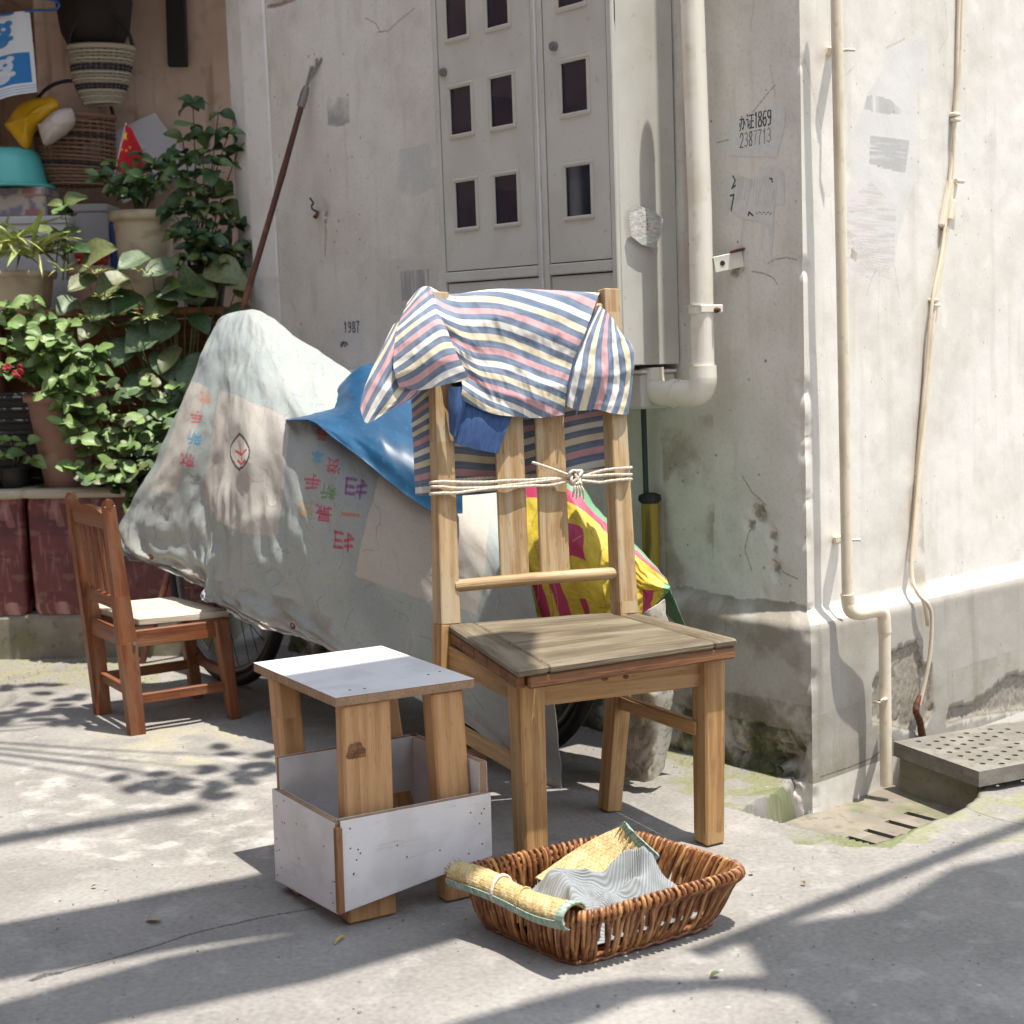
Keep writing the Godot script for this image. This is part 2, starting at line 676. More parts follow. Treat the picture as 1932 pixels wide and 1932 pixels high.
	var grain := nz(256, 256, 0.35, 61, 2)
	mats.cabinet = mat(Color.WHITE, 0.5, tex(blend(512, 512, rgb(190, 189, 183), [[nz(512, 512, 0.006, 62), 0.4, 0.8, rgb(182, 180, 172), 0.8], [nz(512, 512, 0.05, 63), 0.78, 0.9, rgb(150, 138, 120), 0.3]])), grey(256, 256, grain), 0.02)
	mats.cabinet.uv1_scale = Vector3(1.2, 1.2, 1)
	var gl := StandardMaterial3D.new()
	gl.albedo_color = Color(0.12, 0.17, 0.27, 0.3)  # blue tint stands in for reflections in the panes
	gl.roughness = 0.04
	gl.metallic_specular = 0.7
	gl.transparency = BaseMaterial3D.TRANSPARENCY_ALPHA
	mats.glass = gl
	mats.frame = mat(rgb(184, 180, 170), 0.3)
	mats.rope = mat(Color.WHITE, 0.9, tex(blend(64, 64, rgb(214, 204, 190), [[nz(64, 64, 0.1, 66, 2), 0.4, 0.7, rgb(166, 154, 138), 0.8]])))
	mats.rope.uv1_scale = Vector3(40, 20, 1)


# ---------------------------------------------------------------- ground and house
var pit := PackedVector2Array()
var PLASTER := [rgb(213, 210, 204), rgb(203, 198, 190), rgb(181, 174, 163), rgb(221, 218, 213), rgb(150, 140, 127)]   # the limewash of the whole house: wash, older wash, stain, fresh, specks


func steps(list: Array) -> PackedFloat32Array:               # [from, to, step] runs joined
	var r := PackedFloat32Array()
	for l in list:
		var x: float = l[0]
		while (x < l[1] - 1e-5) if l[2] > 0 else (x > l[1] + 1e-5):
			r.append(x)
			x += l[2]
	r.append(list[-1][1])
	return r


func edge_distance(p: Vector2, poly: PackedVector2Array) -> float:   # positive inside
	var d := 1e9
	for k in poly.size():
		d = minf(d, p.distance_to(Geometry2D.get_closest_point_to_segment(p, poly[k], poly[(k + 1) % poly.size()])))
	return d if Geometry2D.is_point_in_polygon(p, poly) else -d


func xz(p: Vector3) -> Vector2:
	return Vector2(p.x, p.z)


func build_ground() -> void:
	for q in [[1400, 1528], [1515, 1561], [1650, 1592], [1800, 1533], [1838, 1506], [1846, 1478]]:
		pit.append(xz(gp(q[0], q[1])))
	pit.append(xz(gp(1712, 1432) - NR * 0.05))
	pit.append(xz(wr(-0.02, 0, -0.05)))
	pit.append(xz(wl(0.03, 0, 0.03)))
	var xs := steps([[-9, -3, 1.0], [-3, -2, 0.2], [-2, 0.3, 0.03], [0.3, 1.6, 0.011], [1.6, 3.0, 0.2], [3.0, 9.0, 1.0]])
	var zs := steps([[4, -1.0, -1.0], [-1.0, -1.9, -0.1], [-1.9, -2.75, -0.03], [-2.75, -3.75, -0.011], [-3.75, -5.1, -0.03], [-5.1, -9, -0.6]])
	var f := FastNoiseLite.new()
	f.seed = 5
	f.frequency = 0.9
	var f2 := FastNoiseLite.new()
	f2.seed = 6
	f2.frequency = 9.0
	var g := []
	for z in zs:
		var row := []
		for x in xs:
			var p := Vector2(x, z)
			var y := f.get_noise_2d(x, z) * 0.006 + f2.get_noise_2d(x, z) * 0.0012
			if x > 0.2 and z > -4.0 and z < -2.6:
				var d := edge_distance(p, pit) + f2.get_noise_2d(x * 2, z * 2) * 0.006
				y -= smoothstep(-0.006, 0.016, d) * 0.15
				y += smoothstep(-0.05, 0.0, d) * (1.0 - smoothstep(0.0, 0.01, d)) * 0.004
			row.append(Vector3(x, y, z))
		g.append(row)
	var mb := MB.new()
	mb.sheet(g, func(r: int, k: int) -> Vector2: return Vector2((xs[k] + 1.9) / 3.5, (zs[r] + 5.1) / 3.5), 0.0, Vector3.UP)
	var W := 1536
	var V := W / 2
	var big := nz(V, V, 0.0044, 101, 5)
	var med := nz(V, V, 0.018, 102, 5, FastNoiseLite.TYPE_SIMPLEX_SMOOTH, 15.0)
	var pale := nz(V, V, 0.04, 104, 5, FastNoiseLite.TYPE_SIMPLEX_SMOOTH, 10.0)
	var im := blend(V, V, rgb(134, 130, 126), [[big, 0.35, 0.75, rgb(150, 146, 142), 0.9], [med, 0.6, 0.2, rgb(117, 114, 110), 0.5], [pale, 0.58, 0.95, rgb(167, 163, 159), 0.5]])
	var cv := Cv.new()
	cv.im = im
	cv.k = 0.5
	var at := func(px: float, py: float) -> Vector2:
		var p := gp(px, py)
		return Vector2((p.x + 1.9) / 3.5 * W, (p.z + 5.1) / 3.5 * W)
	var area := func(list: Array) -> Array:
		var r := []
		for q in list:
			r.append(at.call(q[0], q[1]))
		return r
	# limy scuffs, moss by the wall and the gutter, old cracks
	cv.poly(area.call([[20, 1450], [260, 1400], [520, 1440], [520, 1620], [330, 1640], [60, 1600]]), rgb(183, 180, 175), 0.7, pale, 0.42, 0.9)
	cv.poly(area.call([[180, 1380], [420, 1370], [500, 1420], [420, 1450], [200, 1440]]), rgb(161, 157, 130), 0.7, med, 0.4, 0.7)
	cv.poly(area.call([[1180, 1370], [1400, 1400], [1480, 1480], [1420, 1540], [1240, 1480]]), rgb(117, 119, 81), 0.8, pale, 0.4, 0.65)
	cv.poly(area.call([[1640, 1480], [1932, 1480], [1932, 1590], [1700, 1590], [1600, 1600]]), rgb(126, 126, 92), 0.7, med, 0.38, 0.62)
	cv.poly(area.call([[1380, 1500], [1560, 1470], [1850, 1480], [1680, 1600], [1500, 1590]]), rgb(102, 108, 71), 0.85, med, 0.35, 0.6)
	cv.poly(area.call([[0, 1240], [300, 1240], [300, 1300], [0, 1290]]), rgb(137, 134, 102), 0.7, pale, 0.35, 0.6)
	im.resize(W, W, Image.INTERPOLATE_CUBIC)
	speckle(im, 103, rgb(84, 80, 77), rgb(179, 176, 171), 0.22)
	speckle(im, 109, rgb(77, 73, 70), rgb(174, 170, 166), 0.2, 290)
	cv.k = 1.0
	cv.line(area.call([[60, 1848], [95, 1838], [150, 1822], [210, 1806], [300, 1780], [352, 1762], [420, 1745], [500, 1728], [590, 1712]]), 2.4, rgb(53, 50, 49), 0.8, 0.4)
	cv.line(area.call([[60, 1848], [85, 1836], [110, 1834]]), 5.0, rgb(55, 52, 51), 0.7, 0.3)
	cv.line(area.call([[1821, 1525], [1880, 1545], [1960, 1562]]), 2.0, rgb(82, 80, 74), 0.7, 0.3)
	cv.line(area.call([[1040, 1500], [1150, 1560], [1200, 1640]]), 1.6, rgb(101, 97, 94), 0.5, 0.5)
	var rr := RandomNumberGenerator.new()
	rr.seed = 3
	for k in 1500:
		cv.dab(Vector2(rr.randf_range(0, W), rr.randf_range(0, W)), rr.randf_range(0.3, 1.9) * rr.randf_range(0.5, 1.0), rgb(68, 64, 61) if rr.randf() < 0.5 else rgb(188, 185, 181), rr.randf_range(0.25, 0.75))
	for k in 14:
		var a := Vector2(rr.randf_range(0, W), rr.randf_range(W * 0.4, W))
		cv.line([a, a + Vector2(rr.randf_range(-60, 60), rr.randf_range(-40, 40))], 1.0, rgb(174, 170, 167), 0.35, 0.4)
	var rel := nz(W, W, 0.06, 105, 4)
	var m := mat(Color.WHITE, 0.88, tex(im), grey(W, W, rel), 0.12)
	setting("ground", mb.done(), m)


func lumps(sd: int, fr: float) -> FastNoiseLite:
	var f := FastNoiseLite.new()
	f.seed = sd
	f.frequency = fr
	f.fractal_octaves = 4
	return f


func plinth(h: float, wob: float) -> float:
	var top := 0.372 + wob
	return -0.034 * smoothstep(top - 0.02, top + 0.022, h)


var n1: FastNoiseLite
var n2: FastNoiseLite
var n3: FastNoiseLite
var dents := []


func chip(h: float) -> float:                                 # how far the corner is broken away at height h
	var a := n3.get_noise_1d(h * 0.9)
	return 0.0015 + maxf(0.0, a - 0.5) * 0.012 + maxf(0.0, n2.get_noise_1d(h * 0.9) - 0.2) * 0.03 + (0.012 * maxf(0.0, n2.get_noise_1d(h * 1.1 + 9.0)) if h < 0.4 else 0.0)


func cabinet_wall(u: float, h: float) -> Vector3:             # the uneven face of the cabinet's wall, from the corner's foot
	var off := plinth(h, n2.get_noise_2d(u, h) * 0.003)
	off += n1.get_noise_2d(u, h) * 0.006 + n2.get_noise_2d(u, h) * 0.0018
	if h < 0.12:
		off += 0.012 * smoothstep(0.1, -0.02, h) + maxf(0.0, n2.get_noise_2d(u * 2, h * 2)) * -0.03
	for d in dents:
		var q := Vector2((u - d[0]) / d[2], (h - d[1]) / d[3]).length() + n3.get_noise_2d(u, h) * 0.7
		if q < 1.4:
			off -= d[4] * smoothstep(1.2, 0.5, q)
	var cp: float = chip(h) * smoothstep(0.035, 0.0, u)
	return UL * (u + (-plinth(h, 0.0)) * maxf(0.0, 1.0 - u / 0.3) + cp) + UP * h + NL * (lerpf(plinth(h, 0.0), off, smoothstep(0.0, 0.05, u)) - cp)


func build_house() -> void:
	var house := thing("plastered_house", "whitewashed corner house with a grey plinth and stained peeling plaster", "house", K)
	n1 = lumps(201, 1.6)
	n2 = lumps(202, 9.0)
	n3 = lumps(203, 38.0)
	var uend := uh(500, 330).x
	# dents in this face: place, size along and up, depth
	for d in [[1422, 975, 0.03, 0.022, 0.012], [1405, 995, 0.015, 0.012, 0.008], [1457, 1020, 0.012, 0.03, 0.010], [1462, 1078, 0.014, 0.026, 0.010], [1440, 1130, 0.01, 0.02, 0.006], [1500, 1440, 0.05, 0.05, 0.03], [1440, 1420, 0.09, 0.03, 0.02], [1372, 505, 0.03, 0.02, 0.012], [500, 2, 0.05, 0.012, 0.015], [597, 400, 0.012, 0.02, 0.008]]:
		var c := uh(d[0], d[1])
		dents.append([c.x, c.y, d[2], d[3], d[4]])
	var hs := steps([[-0.12, 0.45, 0.009], [0.45, 2.4, 0.014], [2.4, 6.0, 0.4]])
	var us := steps([[0.0, 0.1, 0.008], [0.1, 0.5, 0.012], [0.5, uend, 0.02]])
	us[-1] = uend
	var g := []
	for h in hs:
		var row := []
		for u in us:
			row.append(cabinet_wall(u, h))
		g.append(row)
	var mb := MB.new()
	mb.sheet(g, func(r: int, k: int) -> Vector2: return Vector2(us[k] / 2.6, 1.0 - hs[r] / 2.6), 0.0, NL)
	part("wall", mb.done(), cabinet_wall_plaster(), house)
	build_marks(house)
	var peel := [area_r([[1649, 1279], [1663, 1276], [1667, 1237], [1702, 1223], [1730, 1209], [1741, 1255], [1758, 1251], [1755, 1318], [1762, 1339], [1734, 1381], [1691, 1371], [1646, 1360]]), area_r([[1787, 1336], [1836, 1329], [1868, 1304], [1907, 1272], [1932, 1276], [1990, 1290], [1990, 1330], [1840, 1350], [1787, 1364]])]
	var ur := steps([[0.0, 1.15, 0.0095], [1.15, 4.0, 0.3]])
	g = []
	for h in hs:
		var row := []
		for u in ur:
			var off := plinth(h, n2.get_noise_2d(u + 7, h) * 0.004)
			off += n1.get_noise_2d(u + 9, h) * 0.004 + n2.get_noise_2d(u + 9, h) * 0.0009
			if h < 0.36 and u < 1.1:
				for p in peel:
					if edge_distance(Vector2(u, h) + Vector2(n3.get_noise_2d(u, h), n3.get_noise_2d(h, u)) * 0.006, p) > 0.0:
						off -= 0.009 + n3.get_noise_2d(u * 2, h * 2) * 0.004
						break
			var cp: float = chip(h) * smoothstep(0.035, 0.0, u)
			row.append(UR * (u + (-plinth(h, 0.0)) * maxf(0.0, 1.0 - u / 0.3) + cp) + UP * h + NR * (lerpf(plinth(h, 0.0), off, smoothstep(0.0, 0.05, u)) - cp))
		g.append(row)
	mb = MB.new()
	mb.sheet(g, func(r: int, k: int) -> Vector2: return Vector2(ur[k] / 1.6, 1.0 - hs[r] / 2.6), 0.0, NR)
	part("wall", mb.done(), downpipe_wall_plaster(peel), house)
	# the body of the house behind both faces, and its flat roof
	var side := mat(rgb(200, 194, 182), 0.9)
	mb = MB.new()
	var q := []
	for k in 8:
		q.append(UL * (0.12 if k & 1 == 0 else 2.2) + UR * (0.12 if (k >> 2) & 1 == 0 else 3.9) + UP * (-0.1 if (k >> 1) & 1 == 0 else 5.95))
	mb.hexa(q, 0.002)
	part("core", mb.done(), side, house)
	mb = MB.new()
	q = []
	for k in 8:
		q.append(UL * (-0.05 if k & 1 == 0 else uend + 0.05) + UR * (-0.05 if (k >> 2) & 1 == 0 else 4.05) + UP * (6.0 if (k >> 1) & 1 == 0 else 6.15))
	mb.hexa(q, 0.01)
	part("roof", mb.done(), mats.slab, house)
	# the jamb at the far end of the cabinet wall: two flat strips with a seam
	var jamb := mat(Color.WHITE, 0.7, tex(blend(256, 256, rgb(224, 222, 220), [[nz(256, 256, 0.012, 231), 0.4, 0.8, rgb(212, 209, 204), 0.8], [nz(256, 256, 0.06, 232), 0.68, 0.8, rgb(176, 170, 160), 0.2]])))
	var s1 := uh(452, 330).x
	var s2 := uh(425, 330).x
	for s in [[uend + 0.004, s1, 0.0], [s1, s2 + 0.05, -0.035]]:
		mb = MB.new()
		q = []
		for k in 8:
			q.append(wl(s[0] if k & 1 == 0 else s[1], -0.02 if (k >> 1) & 1 == 0 else 6.0, -0.5 if (k >> 2) & 1 == 0 else s[2] - 0.03) - K)
		mb.hexa(q, 0.006)
		part("jamb", mb.done(), jamb, house)


func area_r(list: Array) -> PackedVector2Array:
	var r := PackedVector2Array()
	for q in list:
		r.append(uh(q[0], q[1], false))
	return r


const GLYPHS := {
	"1": [[[0.3, 0.2], [0.55, 0.0], [0.55, 1.0]]],
	"2": [[[0.1, 0.25], [0.25, 0.02], [0.75, 0.02], [0.9, 0.25], [0.85, 0.45], [0.1, 0.98], [0.92, 0.98]]],
	"3": [[[0.1, 0.1], [0.5, 0.0], [0.88, 0.18], [0.8, 0.42], [0.45, 0.48], [0.85, 0.58], [0.9, 0.82], [0.5, 1.0], [0.08, 0.88]]],
	"6": [[[0.85, 0.08], [0.5, 0.0], [0.15, 0.35], [0.12, 0.75], [0.4, 1.0], [0.75, 0.95], [0.9, 0.7], [0.7, 0.45], [0.2, 0.55]]],
	"7": [[[0.08, 0.02], [0.92, 0.02], [0.5, 0.45], [0.42, 1.0]]],
	"8": [[[0.5, 0.48], [0.15, 0.3], [0.25, 0.03], [0.75, 0.03], [0.85, 0.3], [0.5, 0.48], [0.1, 0.7], [0.2, 0.97], [0.8, 0.97], [0.9, 0.7], [0.5, 0.48]]],
	"9": [[[0.85, 0.4], [0.5, 0.55], [0.15, 0.4], [0.15, 0.15], [0.5, 0.0], [0.85, 0.15], [0.85, 0.6], [0.7, 0.92], [0.25, 1.0]]],
	"ban": [[[0.1, 0.3], [0.75, 0.28], [0.7, 0.8], [0.55, 0.95], [0.5, 0.85]], [[0.45, 0.0], [0.42, 0.4], [0.1, 1.0]], [[0.1, 0.5], [0.02, 0.7]], [[0.85, 0.45], [0.97, 0.68]]],
	"zheng": [[[0.12, 0.05], [0.25, 0.16]], [[0.02, 0.38], [0.25, 0.36], [0.22, 0.85], [0.36, 0.7]], [[0.42, 0.12], [0.98, 0.1]], [[0.7, 0.12], [0.7, 0.92]], [[0.7, 0.5], [0.95, 0.5]], [[0.5, 0.45], [0.5, 0.92]], [[0.38, 0.94], [1.0, 0.92]]],
	"sao": [[[0.02, 0.3], [0.42, 0.26]], [[0.24, 0.02], [0.24, 0.9], [0.12, 0.82]], [[0.02, 0.68], [0.42, 0.52]], [[0.52, 0.16], [0.95, 0.14], [0.95, 0.9]], [[0.58, 0.5], [0.95, 0.5]], [[0.5, 0.9], [0.98, 0.9]]],
	"yi": [[[0.02, 0.52], [0.98, 0.48]]],
	"zui": [[[0.2, 0.02], [0.8, 0.02], [0.8, 0.38], [0.2, 0.38], [0.2, 0.02]], [[0.2, 0.2], [0.8, 0.2]], [[0.02, 0.48], [0.98, 0.48]], [[0.2, 0.48], [0.2, 0.95]], [[0.48, 0.48], [0.48, 1.0]], [[0.2, 0.65], [0.48, 0.65]], [[0.05, 0.9], [0.5, 0.82]], [[0.58, 0.6], [0.92, 0.6], [0.6, 1.0]], [[0.6, 0.65], [0.98, 1.0]]],
	"xin": [[[0.25, 0.0], [0.3, 0.1]], [[0.05, 0.15], [0.5, 0.13]], [[0.15, 0.22], [0.2, 0.34]], [[0.42, 0.2], [0.35, 0.34]], [[0.02, 0.4], [0.52, 0.38]], [[0.05, 0.6], [0.5, 0.58]], [[0.28, 0.4], [0.28, 1.0]], [[0.26, 0.6], [0.06, 0.85]], [[0.3, 0.6], [0.5, 0.8]], [[0.9, 0.05], [0.62, 0.15], [0.6, 0.6], [0.52, 1.0]], [[0.62, 0.42], [0.98, 0.4]], [[0.82, 0.42], [0.82, 1.0]]],
	"zi": [[[0.08, 0.05], [0.2, 0.15]], [[0.05, 0.35], [0.22, 0.25]], [[0.45, 0.0], [0.32, 0.2]], [[0.4, 0.1], [0.9, 0.1], [0.82, 0.2]], [[0.6, 0.1], [0.35, 0.42]], [[0.62, 0.2], [0.92, 0.42]], [[0.22, 0.85], [0.22, 0.5], [0.8, 0.5], [0.8, 0.85]], [[0.5, 0.6], [0.5, 0.75], [0.15, 1.0]], [[0.58, 0.82], [0.9, 1.0]]],
	"shou": [[[0.85, 0.02], [0.2, 0.15]], [[0.12, 0.38], [0.88, 0.36]], [[0.02, 0.62], [0.98, 0.6]], [[0.5, 0.1], [0.52, 0.95], [0.35, 0.9]]],
	"zhang": [[[0.3, 0.0], [0.34, 0.12]], [[0.5, 0.0], [0.5, 0.14]], [[0.72, 0.0], [0.66, 0.12]], [[0.1, 0.3], [0.1, 0.18], [0.9, 0.18], [0.85, 0.3]], [[0.3, 0.3], [0.7, 0.3], [0.7, 0.45], [0.3, 0.45], [0.3, 0.3]], [[0.75, 0.52], [0.2, 0.58]], [[0.1, 0.7], [0.9, 0.68]], [[0.02, 0.84], [0.98, 0.82]], [[0.5, 0.55], [0.52, 1.0], [0.4, 0.97]]],
	"jiu": [[[0.28, 0.0], [0.28, 0.12]], [[0.02, 0.15], [0.5, 0.13]], [[0.1, 0.25], [0.45, 0.25], [0.45, 0.45], [0.1, 0.45], [0.1, 0.25]], [[0.28, 0.45], [0.28, 0.95], [0.2, 0.9]], [[0.15, 0.6], [0.05, 0.8]], [[0.4, 0.6], [0.5, 0.75]], [[0.55, 0.3], [0.98, 0.28]], [[0.75, 0.02], [0.72, 0.5], [0.52, 1.0]], [[0.78, 0.35], [0.8, 0.92], [0.98, 0.92], [0.98, 0.75]], [[0.88, 0.1], [0.95, 0.2]]],
}


func glyph(cv: Cv, name_: String, q: Array, wid: float, col: Color, a := 1.0, rough := 0.2) -> void:   # q: pixel corners, top left, top right, bottom right, bottom left
	for s in GLYPHS[name_]:
		var pts := []
		for p in s:
			pts.append(q[0].lerp(q[1], p[0]).lerp(q[3].lerp(q[2], p[0]), p[1]))
		cv.line(pts, wid, col, a, rough)


func cabinet_wall_plaster() -> StandardMaterial3D:
	var W := 1280
	var V := W / 2
	var big := nz(V, V, 0.006, 211, 5)
	var med := nz(V, V, 0.024, 212, 5, FastNoiseLite.TYPE_SIMPLEX_SMOOTH, 12.0)
	var fine := nz(V, V, 0.2, 213, 3)
	var runs := stretched(V, V, 1, 10, 0.06, 214, 4, 3.0)
	var brush := stretched(V, V, 1, 14, 0.3, 215, 3)
	var im := blend(V, V, PLASTER[0], [[big, 0.35, 0.75, PLASTER[1], 0.85], [runs, 0.6, 0.97, PLASTER[2], 0.3], [med, 0.55, 0.95, PLASTER[2], 0.35], [med, 0.42, 0.1, PLASTER[3], 0.5], [fine, 0.82, 0.95, PLASTER[4], 0.35]])
	var cv := Cv.new()
	cv.im = im
	cv.k = 0.5
	var at := func(px: float, py: float) -> Vector2:
		var p := uh(px, py)
		return Vector2(p.x / 2.6, 1.0 - p.y / 2.6) * W
	var area := func(list: Array) -> Array:
		var r := []
		for q in list:
			r.append(at.call(q[0], q[1]))
		return r
	# crop coordinates of the pillar
	var pa := func(list: Array) -> Array:
		var r := []
		for q in list:
			r.append(at.call(1329 + q[0] * 0.194, 153 + q[1] * 0.194))
		return r
	# grey painted dado with a ragged edge, and grime with moss along the foot
	var dado := []
	for k in 60:
		dado.append(Vector2(W * k / 59.0, W * (1.0 - (0.402 + 0.004 * sin(k * 0.9) + 0.003 * sin(k * 2.3)) / 2.6)))
	dado.append(Vector2(W, W))
	dado.append(Vector2(0, W))
	cv.poly(dado, rgb(164, 160, 152), 0.75)
	cv.poly(dado, rgb(138, 130, 118), 0.8, med, 0.4, 0.7)
	cv.poly([Vector2(0, W * 0.93), Vector2(W, W * 0.95), Vector2(W, W), Vector2(0, W)], rgb(104, 99, 84), 0.8, med, 0.36, 0.75)
	cv.poly([Vector2(0, W * 0.955), Vector2(W, W * 0.965), Vector2(W, W), Vector2(0, W)], rgb(66, 70, 44), 0.85, med, 0.42, 0.62)
	cv.poly(area.call([[1262, 0], [1288, 0], [1300, 420], [1275, 700], [1262, 420]]), rgb(176, 148, 134), 0.5, runs, 0.3, 0.7)
	cv.poly(area.call([[1230, 800], [1330, 780], [1330, 1100], [1240, 1110]]), rgb(150, 138, 126), 0.6, med, 0.4, 0.7)
	cv.poly(area.call([[735, 280], [795, 265], [805, 350], [760, 372], [728, 350]]), rgb(184, 190, 188), 0.7, med, 0.2, 0.5)
	cv.poly(area.call([[598, 185], [640, 178], [642, 228], [620, 236], [602, 234]]), rgb(150, 150, 150), 0.9, med, 0.25, 0.6)
	cv.poly(area.call([[718, 490], [760, 482], [812, 500], [808, 590], [722, 592]]), rgb(196, 194, 190), 0.7)
	cv.poly(area.call([[740, 510], [795, 505], [792, 560], [742, 566]]), rgb(150, 149, 150), 0.8, brush, 0.25, 0.6)
	cv.poly(area.call([[620, 598], [668, 602], [666, 664], [622, 662]]), rgb(206, 206, 206), 0.8)
	im.resize(W, W, Image.INTERPOLATE_CUBIC)
	speckle(im, 213, rgb(150, 142, 130), rgb(220, 214, 204), 0.22)
	cv.k = 1.0
	for k in 3:
		var x := 632 + k * 8
		var q: Array = area.call([[x, 607], [x + 6, 607], [x + 6, 626], [x, 626]])
		glyph(cv, ["1", "9", "8"][k], q, 2.4, rgb(38, 36, 40), 0.9)
	glyph(cv, "7", area.call([[656, 606], [661, 606], [661, 626], [656, 626]]), 2.2, rgb(40, 38, 44), 0.9)
	glyph(cv, "ban", area.call([[626, 644], [640, 643], [640, 653], [626, 654]]), 2.6, rgb(44, 40, 46), 0.85)
	# cracks
	var crack := rgb(104, 94, 84)
	for c in [[[40, 580], [130, 560], [215, 540], [330, 430], [420, 300], [540, 160], [690, 0]], [[600, 1760], [680, 1720], [800, 1700], [920, 1720]], [[430, 1840], [560, 1860], [650, 1900], [700, 1960]]]:
		cv.line(pa.call(c), 1.3, crack, 0.7, 0.3)
	for c in [[[695, 57], [715, 54], [735, 35], [765, 12]], [[700, 57], [690, 40], [670, 30]], [[1390, 900], [1410, 930], [1440, 955]], [[1405, 1000], [1395, 1040], [1410, 1080]], [[1455, 1060], [1480, 1085], [1510, 1098]], [[1300, 560], [1310, 620], [1302, 700]]]:
		cv.line(area.call(c), 1.4, crack, 0.7, 0.3)
	for c in [[1425, 970, 16], [1408, 993, 9], [1455, 1015, 8], [1462, 1040, 7], [1463, 1078, 9], [1372, 508, 12], [597, 402, 8], [598, 415, 6]]:
		var p: Vector2 = at.call(c[0], c[1])
		for k in 9:
			cv.dab(p + Vector2(sin(k * 2.1), cos(k * 1.3)) * c[2] * 0.4, c[2] * 0.3, rgb(112, 98, 84), 0.3)
	cv.line(area.call([[597, 415], [599, 440], [597, 480]]), 4.0, rgb(130, 108, 92), 0.5, 0.3)
	cv.line(area.call([[488, 8], [510, 4], [540, -6]]), 7.0, rgb(120, 96, 84), 0.8, 0.2)
	var rr := RandomNumberGenerator.new()
	rr.seed = 21
	for k in 260:
		cv.dab(Vector2(rr.randf_range(0, W), rr.randf_range(W * 0.25, W)), rr.randf_range(0.5, 2.0), rgb(84, 70, 60), rr.randf_range(0.2, 0.7))
	for k in 40:
		var a := Vector2(rr.randf_range(0, W), rr.randf_range(W * 0.25, W))
		cv.line([a, a + Vector2(rr.randf_range(-14, 14), rr.randf_range(8, 40))], 1.0, rgb(120, 108, 96), 0.4, 0.4)
	var rel := nz(W / 2, W / 2, 0.06, 216, 5)
	return mat(Color.WHITE, 0.9, tex(im), grey(W / 2, W / 2, rel), 0.05)


# a thin layer of newer paint on the cabinet's wall, with what is stencilled or scrubbed on it
func paint_layer(house: Node3D, called: String, list: Array, ink: Callable) -> void:
	var uhs := PackedVector2Array()
	var lo := Vector2(1e9, 1e9)
	var hi := -lo
	for q in list:
		var p := uh(1329 + q[0] * 0.194, 153 + q[1] * 0.194, true, -0.033)
		uhs.append(p)
		lo = lo.min(p)
		hi = hi.max(p)
	var H := 448
	var W := int(H * (hi.x - lo.x) / (hi.y - lo.y))
	var im := blend(W, H, rgb(206, 206, 205), [[nz(W, H, 0.012, 261), 0.4, 0.8, rgb(198, 197, 195), 0.8], [stretched(W, H, 1, 10, 0.12, 262, 3), 0.6, 0.9, rgb(194, 190, 184), 0.4]])
	var cv := Cv.new()
	cv.im = im
	var at := func(pts: Array) -> Array:
		var r := []
		for q in pts:
			var p := uh(1329 + q[0] * 0.194, 153 + q[1] * 0.194, true, -0.033)
			r.append(Vector2((hi.x - p.x) / (hi.x - lo.x) * W, (hi.y - p.y) / (hi.y - lo.y) * H))
		return r
	ink.call(cv, at)
	var mb := MB.new()
	var st := 0.004
	for x in int((hi.x - lo.x) / st):
		for y in int((hi.y - lo.y) / st):
			var c := lo + Vector2(x + 0.5, y + 0.5) * st
			if Geometry2D.is_point_in_polygon(c, uhs):
				var q := []
				var t := []
				for e in [[0, 0], [1, 0], [1, 1], [0, 1]]:
					var p := lo + Vector2(x + e[0], y + e[1]) * st
					q.append(cabinet_wall(p.x, p.y) + NL * 0.0008)
					t.append(Vector2((hi.x - p.x) / (hi.x - lo.x), (hi.y - p.y) / (hi.y - lo.y)))
				mb.flat(q, t, NL)
	part(called, mb.done(), mat(Color.WHITE, 0.85, tex(im)), house)


